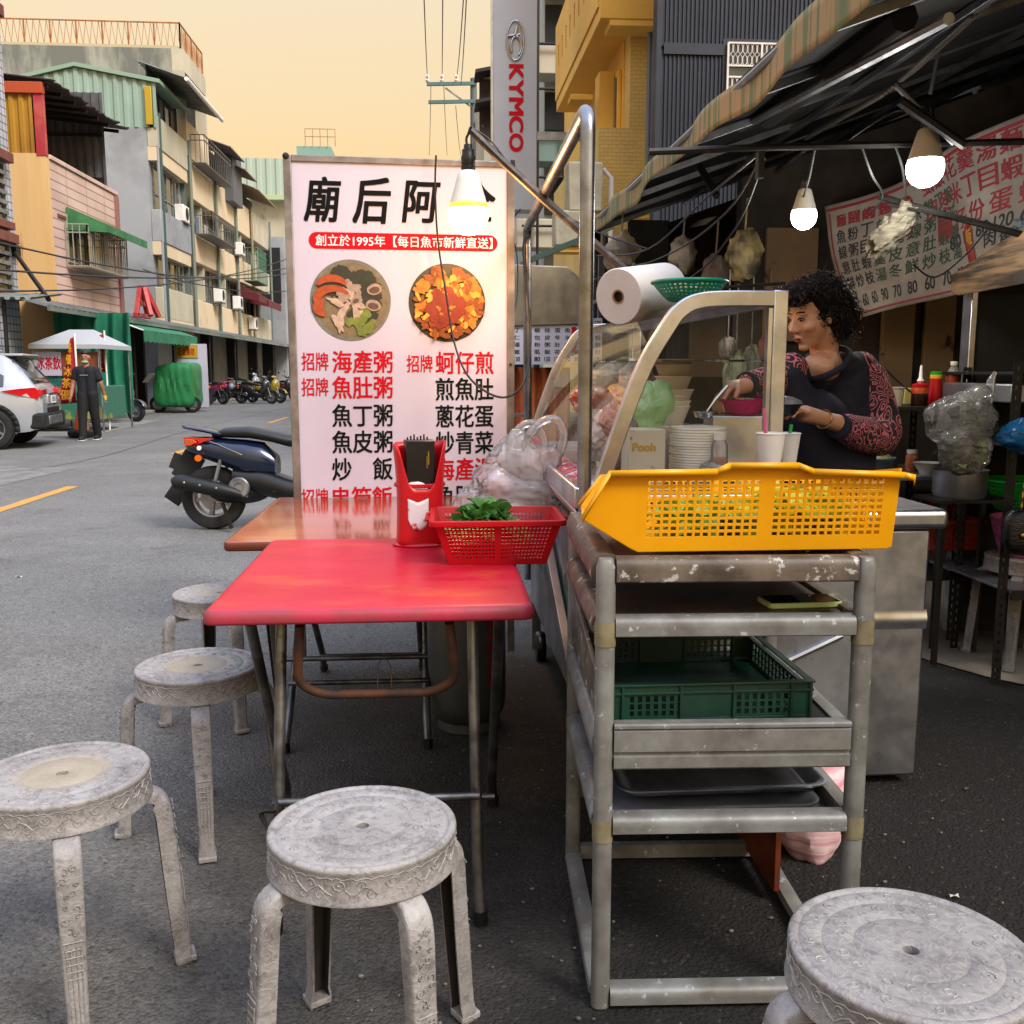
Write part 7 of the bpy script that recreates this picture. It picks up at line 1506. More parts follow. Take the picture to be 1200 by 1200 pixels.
for k, (y0_, y1_, zz, hh, c_) in enumerate(((ya2+4.0, ya2+7.0, 9.0, 1.5, '#4b4742'), (ya2+7.0, ya2+10.0, 9.0, 1.2, '#63666b'), (ya2+10.2, ya2+15.5, 8.6, 1.3, '#534c46'))):
    MB(P).box(-19, XL-.5, y0_, y1_, zz, zz+hh).part('rooftop_room', mat('room%d' % k, c_, .8, col2='#3c3a38', ns=2), t)
    mb = MB(P); corr(mb, (XL-2.2, y0_-.2, zz+hh+.75), (0,1,0), (1,0,-.34), y1_-y0_+.4, 3.1, .3, .05, (.3,0,1)); mb.part('shed_roof', mat('shed%d' % k, ('#6f6a66', '#84705c', '#9c8468')[k], .7), t, smooth=False)
MB(P).box(XL-.4, XL+.35, ya2+6.2, ya2+8.3, 8.5, 10.6).part('metal_box', mat('blue_grey_sheet', '#5c6169', .6, .3), t, bevel=.02)
MB(P).box(-19.5, XL-.48, ya2+.1, ya2+4.0, 9.01, 11.6).part('rooftop_room', cream, t)
for k, (y_, z_, lb) in enumerate(((ya2+3.2, 4.0, 'white air conditioner on the first cream balcony from the left'), (ya2+7.0, 3.95, 'white air conditioner on the second cream balcony from the left'), (ya2+10.6, 3.2, 'white air conditioner hanging low beside the wine red awning'), (ya2+8.0, 6.4, 'upper white air conditioner beside the green cage'))): acunit(XL+.05, y_, z_, lb, .95)
# ---- houses further on
P = Vector((-12, 58, 0)); t = thing('far_grey_building', 'plain dark grey building beyond the cream apartments', 'building', P); MB(P).box(-20, XL+.6, yb2+2.0, 66, 0, 8.6).part('wall', conc, t, smooth=False)
for k in range(3):
    for j in range(2): window(t, P, XL+.61, yb2+3+3*k, yb2+5+3*k, 3.6+2.6*j, 5.2+2.6*j, 2)
window_f = MB(P); window_f.box(XL-1.6, XL+.4, yb2+1.9, yb2+1.98, 5.0, 8.0); window_f.part('dark_opening', M['black_matte'], t)
P = Vector((-12, 72, 0)); t = thing('green_roofed_building', 'pale building with a mint green metal roof at the end of the street', 'building', P); MB(P).box(-16, XL+2.0, 68, 86, 0, 12.3).part('wall', cream2, t, smooth=False)
mb = MB(P); corr(mb, (-16, 67.2, 14.8), (1,0,0), (0,.0,-1), 9.2, 2.5, .6, .1, (0,-1,0)); mb.part('green_cladding', mat('mint_sheet', '#a0b0a0', .6), t, smooth=False); MB(P).box(-16.2, XL+2.4, 67, 87, 12.2, 12.5).part('eave', mat('lime_eave', '#a4b488', .7), t); MB(P).box(-9.2, -6.9, 70, 84, 14.8, 16.2).part('roof_room', mat('teal_room', '#7c9c94', .7), t)
mb = MB(P)
for k in range(5): mb.bar((-8.6+.5*k, 69.9, 16.2), (-8.6+.5*k, 69.9, 17.3), .035, .035)
for z_ in (16.8, 17.3): mb.bar((-8.6, 69.9, z_), (-6.6, 69.9, z_), .035, .035)
mb.part('roof_railing', RR, t, smooth=False)
for k in range(5): window(t, P, XL+2.01, 69+3*k, 71+3*k, 4, 6, 2)
P = Vector((0, 110, 0)); t = thing('distant_houses', 'pale low houses closing the far end of the street', 'house', P); MB(P).box(-26, 4, 100, 112, 0, 8).part('wall', cream2, t, smooth=False); MB(P).box(-26.3, 4.3, 99.7, 112, 8.01, 8.5).part('roof', conc, t)
for k in range(8): mb = MB(P); mb.box(-22+3*k, -20.4+3*k, 99.9, 99.98, 4, 6); mb.part('window', M['glassdark'], t)
# ---- long ground floor roof, dark shops below
XA = -7.95
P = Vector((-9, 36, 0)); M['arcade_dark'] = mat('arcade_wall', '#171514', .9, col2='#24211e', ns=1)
t = thing('shop_row', 'row of dark ground floor shops under one long metal roof', 'shop row', P)
y0_, y1_ = 21.3, 66
mb = MB(P); corr(mb, (-9.6, y0_, 3.0), (0,1,0), (1,0,-.27), y1_-y0_, 1.75, .35, .04, (.3,0,1)); mb.part('metal_roof', mat('dull_zinc', '#6f726e', .5, .3, col2='#515450', ns=1.5), t, smooth=False)
MB(P).box(XA-.02, XA+.04, y0_, y1_, 2.48, 2.60).part('roof_edge', mat('pale_edge', '#7d827c', .6, col2='#4f6a5a', ns=.6), t)
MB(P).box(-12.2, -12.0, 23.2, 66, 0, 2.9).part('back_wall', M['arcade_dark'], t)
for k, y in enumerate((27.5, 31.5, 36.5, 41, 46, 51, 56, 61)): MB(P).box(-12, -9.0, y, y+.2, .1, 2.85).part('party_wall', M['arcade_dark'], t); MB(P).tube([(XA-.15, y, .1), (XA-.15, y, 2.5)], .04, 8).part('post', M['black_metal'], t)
rgs = random.Random(31)
for k, (nm_, c_, lb) in enumerate((('carton', '#6a5a44', 'brown carton nearest the blue and white sign in the far shops'), ('crate', '#3c4450', 'dark blue crate in the second dark shop of the far row'), ('carton', '#8c8874', 'cream carton halfway along the dark far shops'), ('crate', '#6a2c28', 'dark red crate low in the far shops behind the scooters'), ('carton', '#5a5f66', 'grey carton deep in the dark far shops'), ('crate', '#7c7c78', 'light grey crate near the far end of the shop row'), ('carton', '#544838', 'small brown carton behind the yellow scooter'), ('crate', '#8a8e94', 'pale crate at the very end of the shop row'))):
    y = 34+3.3*k; x = rgs.uniform(-11.3, -9.4); s_ = rgs.uniform(.25, .5); mb = MB(); mb.box(x-s_, x+s_, y-s_, y+s_, .1, .1+s_*2); mb.box(x-s_*.9, x+s_*.9, y-s_*1.02, y+s_*1.02, .1+s_*.8, .1+s_*1.0)
    solo(mb, nm_, mat('goods%d' % k, c_, .8, col2='#3c3834', ns=3), lb, nm_, bevel=.03)
t = thing('corrugated_lean_to', 'weathered corrugated lean-to roof in front of the orange house', 'roof', (-8.8, 20.5, 2.5)); P = Vector((-8.8, 20.5, 2.5))
a = PY(-40, 346, 20.4); mb = MB(P); corr(mb, (-12.2, 20.6, PY(10, 346, 20.6).z), (1,0,0), (0,-1,-.12), 12.2+PY(74, 362, 20.6).x+.1, 1.6, .18, .05, (0,0,1)); mb.part('sheet', mat('weathered_sheet', '#7e857c', .7, col2='#5f665e', ns=2), t, smooth=False)
MB(P).tube([(-8.0, 19.3, .0), (-8.0, 19.3, 2.55)], .04, 8).part('post', M['black_metal'], t)
# green tarpaulin curtain
mb = MB(); ca, cb_ = PY(64, 400, 24.2).x, PY(155, 400, 24.2).x
mb.grid(lambda u, v: (ca+(cb_-ca)*u, 24.2+.10*math.sin(u*30+math.sin(v*3))*(.4+.6*u)+.05*math.sin(u*11), .25+2.35*v), 90, 12)
solo(mb, 'green_curtain', mat('green_tarp', '#14664c', .6, col2='#1b7a5a', ns=1.2, trl=.15), 'green tarpaulin curtain hanging in pleats under the shop roof', 'tarpaulin')
t = thing('green_awning', 'small green canvas awning over the dark shop', 'awning', (-7.6, 29, 2.2)); P = Vector((-7.6, 29, 2.2))
a0, a1 = PX(166, 392, -7.5), PX(229, 392, -7.5); mb = MB(P); mb.grid(lambda u, v: (-8.4+.95*u, a0.y+(a1.y-a0.y)*v, 2.62-.35*u), 2, 12); mb.grid(lambda u, v: (-7.45, a0.y+(a1.y-a0.y)*v, 2.27-.28*u-.02*math.sin(v*80)), 2, 60); mb.part('canvas', mat('green_canvas2', '#1e6a4c', .7, col2='#2a7c5a', ns=2), t); MB(P).tube([(-8.4, a0.y, 2.62), (-7.45, a0.y, 2.27)], .02, 6).part('arm', M['white'], t)
# red A-shaped steel frame on the roof
c_ = PX(167, 376, -8.2); t = thing('red_steel_frame', 'red A shaped steel frame standing on the shop roof', 'steel frame', (-8.2, c_.y, 2.75)); h_ = .8
for (a, b) in (((0,-.55,0), (0,-.08,h_)), ((0,.55,0), (0,.08,h_)), ((0,-.12,h_), (0,.12,h_)), ((0,-.35,.35), (0,.35,.35)), ((.35,-.4,0), (.1,-.05,h_)), ((.35,.4,0), (.1,.05,h_)), ((0,-.65,.02), (0,.65,.02))): MB().bar(a, b, .12, .12).part('red_bar', RS, t, bevel=.01)
# cables strung along the street
for k, (a, b, d, lb) in enumerate((((0, 313, 15), (345, 312, 40), .3, 'lower horizontal cable strung across the left buildings'), ((28, 343, 18), (345, 300, 44), .4, 'slanting cable rising past the grey apartment building'), ((0, 272, 16), (345, 318, 44), .5, 'upper slack cable across the pink house'), ((228, 318, 30), (345, 340, 44), .3, 'short cable over the cream balconies'))):
    p, q = PY(*a), PY(*b); p = PY(a[0]-60, a[1]-2, a[2]); mb = MB(); mb.tube(sag(p, q, d), .018, 5); solo(mb, 'cable', M['cable'], lb, 'cable')
mb = MB(); p, q = PX(16, 294, XL), PX(57, 351, XL+1.6); mb.tube([p, q], .05, 6); mb.box(p.x-.01, p.x+.1, p.y-.12, p.y+.12, p.z-.12, p.z+.12); solo(mb, 'bracket_arm', M['black_metal'], 'dark bracket arm slanting down from the white tiled wall', 'bracket')
# ============================================================ vehicles and street things
M['carwhite'] = mat('car_paint_silver_white', '#a6abb2', .22, .25, coat=.6, rv=.03); M['tyre'] = mat('tyre_rubber', '#121212', .8, col2='#1b1b1b', ns=9)
M['tail_red'] = mat('red_lens', '#c01018', .12, rv=0, coat=.6); M['amber'] = mat('amber_lens', '#d85c08', .15, rv=0, coat=.5); M['chrome'] = mat('chrome', '#b4b4b4', .15, 1, rv=.05)
def wheel(par, P, c, r, w_, ax, rim, spokes=5, name='wheel'):
    "tyre and rim, axis ax"
    c, ax = Vector(c), Vector(ax).normalized()
    mb = MB(P); mb.lathe([(r*.62,-w_*.42),(r*.80,-w_*.5),(r*.95,-w_*.42),(r,-w_*.22),(r,w_*.22),(r*.95,w_*.42),(r*.80,w_*.5),(r*.62,w_*.42)], 36, c=c, ax=ax); wl = mb.part(name, M['tyre'], par)
    mb = MB(P); mb.lathe([(r*.63,-w_*.40),(r*.56,-w_*.36),(r*.54,0),(r*.56,w_*.36),(r*.63,w_*.40)], 36, c=c, ax=ax); mb.lathe([(0,-w_*.38),(r*.16,-w_*.38),(r*.16,w_*.38),(0,w_*.38)], 16, c=c, ax=ax)
    x_ = ax.orthogonal().normalized(); y_ = ax.cross(x_)
    for k in range(spokes): a = 2*pi*k/spokes; d = x_*math.cos(a)+y_*math.sin(a); mb.bar(c+d*r*.12, c+d*r*.58, r*.12, w_*.5, up=ax)
    mb.part('rim', rim, wl); mb = MB(P); mb.lathe([(r*.2,-w_*.1),(r*.42,-w_*.1),(r*.42,w_*.1),(r*.2,w_*.1)], 24, c=c, ax=ax); mb.part('brake_disc', M['steel_dull'], wl); return wl
# ---- scooter, local frame: +x forward, z up, right-hand side of the machine faces -y
def scooter(label, body, group=None, accent=None):
    t = thing('scooter', label, 'scooter', (0,0,0), 0, group); P = Vector((0,0,0))
    wheel(t, P, (0,0,.255), .255, .12, (0,1,0), M['steel_dull']); wheel(t, P, (1.27,0,.25), .25, .11, (0,1,0), M['steel_dull'])
    def shell(name, prof, m, par=t, n=14, sub=0):   # prof: list of (x, z_low, z_high, half width)
        mb = MB(); rings = []
        for x, z0, z1, hw in prof:
            ring = []
            for j in range(n):
                a = 2*pi*j/n; c_, s_ = math.cos(a), math.sin(a); q = 2.6; k_ = (abs(c_)**q+abs(s_)**q)**(-1/q)
                ring.append(mb.av((x, hw*k_*c_, (z0+z1)/2+(z1-z0)/2*k_*s_)))
            rings.append(ring)
        for i in range(len(rings)-1):
            for j in range(n): mb.fi((rings[i][j], rings[i][(j+1)%n], rings[i+1][(j+1)%n], rings[i+1][j]))
        mb.fi(rings[0][::-1]); mb.fi(rings[-1]); return mb.part(name, m, par, ang=50, sub=sub)
    bd = shell('body', [(-.20,.635,.73,.05),(-.17,.60,.745,.10),(-.05,.56,.745,.135),(.12,.50,.73,.15),(.28,.43,.72,.155),(.42,.40,.70,.14),(.52,.42,.60,.11)], body)
    shell('lower_fairing', [(.18,.36,.50,.12),(.40,.27,.50,.15),(.62,.22,.42,.16),(.85,.22,.36,.16),(1.0,.25,.38,.12)], M['black'])
    shell('seat', [(.02,.735,.775,.09),(.12,.735,.815,.125),(.30,.73,.825,.13),(.48,.70,.79,.125),(.62,.66,.76,.115),(.74,.66,.745,.09),(.80,.66,.71,.05)], mat('seat_vinyl', '#101113', .45, bump=.2, bs=90))
    g = shell('grab_rail', [(-.235,.815,.835,.03),(-.20,.80,.84,.11),(-.05,.775,.815,.13),(.10,.745,.78,.12),(.16,.735,.76,.10)], body)
    for s_ in (-1, 1):
        mb = MB(); mb.prism([(-.215,s_*.05,.74),(-.20,s_*.055,.66),(-.14,s_*.10,.655),(-.02,s_*.142,.705),(.06,s_*.148,.728),(-.06,s_*.135,.735)], (0,s_*.012,0)); tl_ = mb.part('tail_light', M['tail_red'], t, bevel=.004)
        mb = MB(); mb.prism([(-.19,s_*.085,.725),(-.185,s_*.085,.672),(-.13,s_*.122,.675),(-.08,s_*.142,.70),(-.11,s_*.135,.722)], (0,s_*.02,0)); mb.part('turn_signal', M['amber'], tl_, bevel=.003)
        mb = MB(); mb.tube([(-.075,s_*.125,.575),(-.075,s_*.15,.575)], .026, 18); mb.part('side_reflector', M['amber'], t)
        mb = MB(); mb.bar((.0,s_*.140,.72),(.28,s_*.160,.60),.006,.02, up=(0,1,0)); mb.part('trim_strip', M['chrome'], t, bevel=.002)
        mb = MB(); mb.tube([(-.065,s_*.135,.655),(-.065,s_*.148,.655)], .018, 16); mb.part('badge', M['white'], t)
    MB().bar((-.14,0,.60),(-.26,0,.40),.18,.02,up=(0,1,0)).part('mudflap', M['black_matte'], t, bevel=.004)
    MB().bar((-.215,-.0,.58),(-.265,0,.46),.20,.008,up=(0,1,0)).part('number_plate', M['black_matte'] if accent is None else M['white'], t)
    MB().bar((-.26,0,.34),(-.345,0,.22),.14,.014,up=(0,1,0)).part('rear_fender', M['black_matte'], t, bevel=.004)
    mb = MB(); mb.tube(smooth_path([(-.27,-.155,.37),(-.20,-.155,.385),(0,-.15,.345),(.20,-.14,.30),(.30,-.12,.26)], 4), [.045,.052,.056,.060,.062,.063,.063,.063,.062,.060,.057,.05,.042,.036,.030,.026,.024], 16); ex = mb.part('exhaust', mat('muffler_black', '#191a1b', .5, .3), t)
    for x in (-.17,-.05,.08): MB().ell((x,-.212,.385-(x+.17)*.18), (.012,.008,.012), 10, 6).part('bolt', M['steel_dull'], ex)
    mb = MB(); mb.ell((.2,0,.30), (.26,.11,.10), 22, 14); mb.part('engine', M['black'], t); mb = MB(); mb.lathe([(0,.0),(.035,0),(.04,.01),(.075,.012),(.085,.0),(.085,-.03)], 24, c=(.24,-.145,.34), ax=(0,-1,0)); mb.part('fan_cover', M['steel_dull'], t)
    mb = MB(); mb.tube([(.02,-.11,.30),(.10,-.12,.56)], .016, 10); mb.tube([(.02,.11,.30),(.10,.12,.56)], .016, 10); mb.part('shock_absorber', M['steel_dull'], t) if False else [MB().tube([(.02,s_*.11,.30),(.10,s_*.12,.58)], .016, 10).part('shock_absorber', M['steel_dull'], t) for s_ in (-1,1)]
    shell('leg_shield', [(.88,.30,.62,.17),(.95,.34,.88,.20),(1.02,.42,.92,.19),(1.10,.48,.86,.14),(1.18,.56,.78,.06)], body)
    MB().box(.50,.93,-.15,.15,.30,.33).part('floorboard', M['black_matte'], t, bevel=.01)
    for s_ in (-1,1): MB().tube([(1.27,s_*.075,.25),(1.13,s_*.07,.62)], .018, 10).part('fork', M['steel_dull'], t)
    mb = MB(); mb.grid(lambda u, v: (1.27+.30*math.cos(R(20+140*u)), -.07+.14*v, .25+.30*math.sin(R(20+140*u))), 14, 2); mb.part('front_fender', body, t, solid=.006)
    shell('handlebar_cowl', [(.90,.93,1.01,.12),(.96,.93,1.04,.16),(1.03,.92,1.0,.12)], body)
    for s_ in (-1,1):
        MB().tube([(.94,s_*.14,.99),(.88,s_*.33,1.0)], .016, 10).part('handlebar', M['black'], t); MB().tube([(.94,s_*.22,1.0),(.97,s_*.28,1.15)], .006, 6).part('mirror_stalk', M['black'], t); MB().ell((.97,s_*.29,1.18), (.015,.06,.035), 14, 8).part('mirror', M['black'], t)
    MB().ell((1.09,0,.80), (.05,.10,.06), 14, 8).part('headlight', mat('headlight_lens', '#aeb4b8', .1, rv=0), t)
    MB().bar((.1,-.12,.22),(.18,-.16,.02),.025,.02).part('stand', M['black_metal'], t)
    return t
navy = mat('navy_gloss', '#0f1c36', .18, .3, coat=.7, rv=.03)
q = PZ(252, 620); sc0 = scooter('dark blue scooter parked behind the left edge of the menu board', navy); sc0.location = (q.x-.0, q.y+.0, .004); sc0.rotation_euler = (R(-3), 0, R(-4))
def recolour(root, old, new):
    for o in [root]+list(root.children_recursive):
        if o.type == 'MESH':
            for sl_ in o.material_slots:
                if sl_.material == old: sl_.link = 'OBJECT'; sl_.material = new
for k, (px, py, c_, rz, lb) in enumerate(((262, 474, '#a03078', 150, 'pink scooter parked first in the far row of scooters'), (283, 473, '#26282c', -20, 'black scooter second in the far row of scooters'), (296, 472, '#8f7a20', -25, 'yellow panelled scooter in the far row of scooters'), (312, 470, '#1c1e22', -20, 'black scooter fourth in the far row, beside the yellow one'), (273, 469, '#8c9094', -15, 'silver scooter half hidden behind the pink one'), (327, 469, '#7c2a2a', -30, 'dark red scooter last in the far row of scooters'), (240, 478, '#33363a', -160, 'grey scooter beside the blue and white sign'))):
    q = PZ(px, py); c = copy_tree(sc0); c.location = (q.x, q.y, .1 if q.x < -8.3 else .004); c.rotation_euler = (R(-5), 0, R(rz)); c['label'] = lb; c['group'] = 'scooters parked along the far shops'; recolour(c, navy, mat('scooter_paint%d' % k, c_, .25, coat=.5))
q = PZ(148, 494); c = copy_tree(sc0); c.location = (q.x-.9, q.y+.35, .004); c.rotation_euler = (R(-4), 0, R(-22)); c['label'] = 'grey scooter parked behind the walking man'; recolour(c, navy, mat('grey_scooter_paint', '#4c5056', .25, coat=.5))
# ---- helmets on the far scooters
for k, (px, py) in enumerate(((271, 452), (278, 453), (299, 454))):
    q = PY(px, py, 42); o = MB().ell((0,0,.12), (.13,.16,.14), 14, 10).part('helmet', mat('helmet%d' % k, ('#8a8aa0', '#b4b4b8', '#3c3c44')[k], .3), None); o.location = (q.x, q.y, q.z-.15); tag(o, ('lilac', 'silver', 'dark')[k]+' helmet resting on a scooter seat in the far row', 'helmet')
# ---- white sport utility car, rear three-quarter; local frame: +x is the rear
q = PY(70, 470, 17.0)
t = thing('parked_car', 'silver white sport utility car with red tail lamps at the left edge', 'car', (q.x-.22, 17.25, .004)); t.rotation_euler = (0, 0, R(9)); t.scale = (.93, .93, .93)
HW = .90
#        x,    zlow, zbelt, zroof, hw_low, hw_belt, hw_roof
CS = [(0.0, .42, .80, .86, .70, .74, .66), (-.10, .34, 1.02, 1.08, .83, .84, .70), (-.22, .30, 1.04, 1.24, .88, .87, .70), (-.42, .28, 1.03, 1.50, .90, .89, .66), (-.62, .28, 1.02, 1.64, .91, .90, .64), (-1.0, .28, 1.0, 1.675, .91, .90, .65), (-1.8, .28, .98, 1.69, .91, .90, .66), (-2.6, .28, .96, 1.64, .91, .90, .64), (-3.15, .28, .95, 1.30, .91, .89, .68), (-3.45, .28, .94, 1.05, .90, .88, .78), (-4.2, .30, .82, .92, .88, .84, .72), (-4.5, .36, .66, .74, .76, .74, .60)]
mb = MB(); rings = []
for x, zl, zb_, zr_, a, b, c in CS:
    pr = [(a*.96, zl), (a, zl+.12), (b*1.005, (zl+zb_)/2+.05), (b, zb_-.03), (b*.985, zb_), (c+(b-c)*.15, zb_+(zr_-zb_)*.75), (c*.93, zr_-.02), (c*.7, zr_), (0, zr_+.01)]
    rings.append([mb.av((x, y, z)) for y, z in pr]+[mb.av((x, -y, z)) for y, z in pr[-2::-1]])
n = len(rings[0])
for i in range(len(rings)-1):
    for j in range(n-1): mb.fi((rings[i][j], rings[i][j+1], rings[i+1][j+1], rings[i+1][j]))
    mb.fi((rings[i][n-1], rings[i][0], rings[i+1][0], rings[i+1][n-1]))
mb.fi(rings[0][::-1]); mb.fi(rings[-1]); mb.part('body', M['carwhite'], t, ang=28)
CG = mat('car_glass', '#1a2026', .05, rv=0, spec=.9, col2='#39424a', ns=.8)
def cpt(x, f, s_, off=.008):   # point on the cabin side at station x, fraction f from belt to roof
    for i in range(len(CS)-1):
        if CS[i][0] >= x >= CS[i+1][0]:
            u = (CS[i][0]-x)/(CS[i][0]-CS[i+1][0]); k = [CS[i][q]*(1-u)+CS[i+1][q]*u for q in range(7)]; break
    return Vector((x, s_*(k[5]+(k[6]+(k[5]-k[6])*.15-k[5])*min(1, f/.75)+off), k[2]+(k[3]-k[2])*f))
for s_ in (-1, 1):
    for x0_, x1_, f0, f1 in ((-.58, -1.05, .10, .72), (-1.12, -1.95, .08, .78), (-2.02, -2.85, .08, .78)):
        mb = MB(); mb.grid(lambda u, v: cpt(x0_+(x1_-x0_)*u, f0+(f1-f0)*v*(1 if x0_ < -.6 else .5+.5*u), s_), 8, 5); mb.part('side_window', CG, t)
    for x in (-.62-.18, -3.62): wheel(t, Vector((0,0,0)), (x, s_*.855, .355), .355, .23, (0,1,0), M['chrome'])
    for x in (-.80, -3.62):
        mb = MB(); pts = [(x+.45*math.cos(R(a)), s_*.915, .355+.45*math.sin(R(a))) for a in range(-8, 189, 14)]; i_ = [(x+.375*math.cos(R(a)), s_*.915, .355+.375*math.sin(R(a))) for a in range(-8, 189, 14)]
        for k in range(len(pts)-1): mb.face([pts[k], pts[k+1], i_[k+1], i_[k]])
        mb.part('wheel_arch', M['black_matte'], t, solid=.03)
        mb = MB(); mb.face([(x+.375*math.cos(R(a)), s_*.911, .355+.375*math.sin(R(a))) for a in range(0, 360, 20)]); mb.part('wheel_well', M['black_matte'], t)
    mb = MB(); mb.prism([(-.02, s_*.745, .96), (-.05, s_*.83, .86), (-.35, s_*.905, .93), (-.62, s_*.915, 1.0), (-.30, s_*.90, 1.045), (-.08, s_*.85, 1.06)], (0, s_*.012, 0)); tl_ = mb.part('tail_lamp', M['tail_red'], t, bevel=.004)
    mb = MB(); mb.box(-.06, .02, min(s_*.45, s_*.80), max(s_*.45, s_*.80), .93, 1.03); mb.part('tail_lamp', M['tail_red'], t, bevel=.01)
mb = MB(); mb.grid(lambda u, v: (-.125-.34*v, -.62+1.24*u, 1.13+.40*v), 6, 4); mb.part('rear_window', CG, t, solid=.02); mb = MB(); mb.box(-.78, -.30, -.60, .60, 1.60, 1.645); mb.part('spoiler', M['carwhite'], t, bevel=.015); MB().box(-.40, -.20, -.58, .58, 1.55, 1.595).part('spoiler_shadow_trim', M['black'], t, bevel=.01)
mb = MB(); mb.box(-.55, .045, -.86, .86, .34, .62); mb.part('rear_bumper', M['black_matte'], t, bevel=.05, seg=3); MB().box(-.1, .06, -.55, .55, .40, .56).part('bumper_insert', M['steel_dull'], t, bevel=.02); MB().box(.0, .03, -.42, .42, .62, .70).part('bumper_gap', M['black'], t)
MB().box(-.02, .025, -.40, .40, .76, .93).part('tailgate_panel', M['carwhite'], t, bevel=.02)
pl = MB().box(.026, .034, -.19, .19, .77, .91).part('number_plate', M['white'], t, bevel=.003); text('3515', M['ink'], t, (.036, -.13, .80), (0,1,0), (0,0,1), w=.26, h=.085, bold=.04)
MB().box(-.01, .04, -.30, .30, .935, .96).part('chrome_strip', M['chrome'], t, bevel=.005)
MB().bar((-.34, -.3, 1.30), (-.16, .12, 1.175), .02, .02).part('rear_wiper', M['black'], t)
for s_ in (-1, 1): MB().tube([(-.9, s_*.60, 1.70), (-1.1, s_*.60, 1.73), (-2.3, s_*.60, 1.73), (-2.5, s_*.60, 1.69)], .018, 8).part('roof_rail', M['steel_dull'], t)
# ---- traffic cone with flag, second flag, tent stall
q = PZ(96, 514)
t = thing('traffic_cone', 'orange traffic cone on a black tyre base beside the walking man', 'traffic cone', (q.x-.1, q.y+.3, .004)); MB().lathe([(.15,.08),(.045,.62),(.035,.62)], 20).part('cone', mat('cone_orange', '#c4501c', .5), t); MB().lathe([(.10,.0),(.22,.0),(.25,.05),(.25,.11),(.2,.15),(.12,.12)], 24).part('base', M['tyre'], t); MB().tube([(-.45,0,.66),(.15,0,.68)], .025, 8).part('crossbar', M['black'], t)
MB().box(-.1,.1,-.1,.1,0,.35)
FR, FY = mat('flag_red', '#a8182a', .6, col2='#b42c24', ns=2, trl=.3), mat('flag_yellow', '#d8981c', .6, rv=0)
def flag(pxs, y, txt, label, nrow):
    ps = [PY(a, b, y) for a, b in pxs]; o_ = Vector((ps[1].x, y, 0)); t = thing('banner_flag', label, 'flag', o_)
    L_ = lambda v: ps[0].lerp(ps[3], v)+Vector((0, 0, 0)); Rr = lambda v: ps[1].lerp(ps[2], v)
    mb = MB(o_); mb.grid(lambda u, v: Rr(v).lerp(L_(v), u)+Vector((0, .04*math.sin(u*5+v*6), 0)), 8, 16); mb.part('cloth', FR, t, solid=.003)
    MB(o_).tube([(ps[1].x+.02, y, 0), (ps[1].x+.02, y, ps[1].z+.05)], .018, 8).part('pole', M['white'], t)
    for k in range(nrow):
        v = (k+.9)/(nrow+.6); a, b = L_(v), Rr(v); w_ = (b.x-a.x)
        nch = 1 if w_ < .4 else 2
        for j in range(nch): text(txt[(k*2+j)%len(txt)], FY, t, (a.x+w_*(.16+.42*j)-o_.x, -.07, a.z-.06-o_.z), (1,0,0), (0,0,1), w=w_*(.6 if nch == 1 else .3), h=.18, bold=.03)
flag([(83, 397), (86, 394), (90, 472), (67, 474)], 18.9, '茶茶優茶冰紅', 'large red pennant flag with yellow characters behind the car', 5)
flag([(117, 393), (121, 390), (124, 436), (114, 436)], 21.5, '茶冰紅茶', 'smaller red and yellow pennant flag behind the walking man', 4)
q = PY(75, 480, 21.0); a, b = PY(37, 440, 20.8), PY(117, 440, 20.8); zt = PY(75, 404, 20.8).z; za = PY(62, 386, 21.5).z
t = thing('drinks_stall', 'small drinks stall with a white tent roof and teal glass front', 'stall', ((a.x+b.x)/2, 21.6, .01)); P = Vector(t.location)
x0_, x1_ = PY(33, 405, 20.7).x, PY(118, 405, 20.7).x; m1, m2 = x0_+(x1_-x0_)*.33, x0_+(x1_-x0_)*.68
mb = MB(P); A, B_, C_, D_ = (x0_, 20.7, zt), (x1_, 20.7, zt), (x1_, 22.7, zt), (x0_, 22.7, zt); E1, E2 = (m1, 21.7, za), (m2, 21.7, za)
for f in ((A, B_, E2, E1), (B_, C_, E2), (C_, D_, E1, E2), (D_, A, E1)): mb.face(f)
for u, v in ((A, B_), (B_, C_), (D_, A)): mb.face([u, v, (v[0], v[1], v[2]-.08), (u[0], u[1], u[2]-.08)])
mb.part('tent_roof', mat('white_canvas', '#b9bcc0', .7, trl=.2), t, smooth=False, solid=.01)
MB(P).box(a.x+.02, b.x-.03, 20.85, 20.9, zt-.62, zt-.14).part('sign_strip', M['white_print'], t); text('冰茶飲料專賣', M['ink_red'], t, (a.x+.1-P.x, 20.845-P.y, zt-.50-P.z), (1,0,0), (0,0,1), w=.95, h=.26, bold=.04)
MB(P).box(b.x-.75, b.x-.03, 20.83, 20.848, zt-.62, zt-.14).part('menu_strip', mat('brown_menu', '#5c4420', .6, col2='#8a3a20', ns=9), t)
MB(P).box(a.x, b.x, 20.9, 20.95, .95, zt-.63).part('glass_front', mat('teal_glass', '#23605c', .15, col2='#6f9c98', ns=3, lo=.5, hi=.7), t); MB(P).box(a.x, b.x, 20.88, 22.4, .25, .94).part('counter', mat('teal_counter', '#2c6a58', .5, col2='#8a8a40', ns=1.2, lo=.55, hi=.6), t, bevel=.02)
for x in (x0_+.05, x1_-.05):
    for y in (20.75, 22.65): MB(P).tube([(x, y, 0), (x, y, zt)], .02, 8).part('post', M['steel_dull'], t)
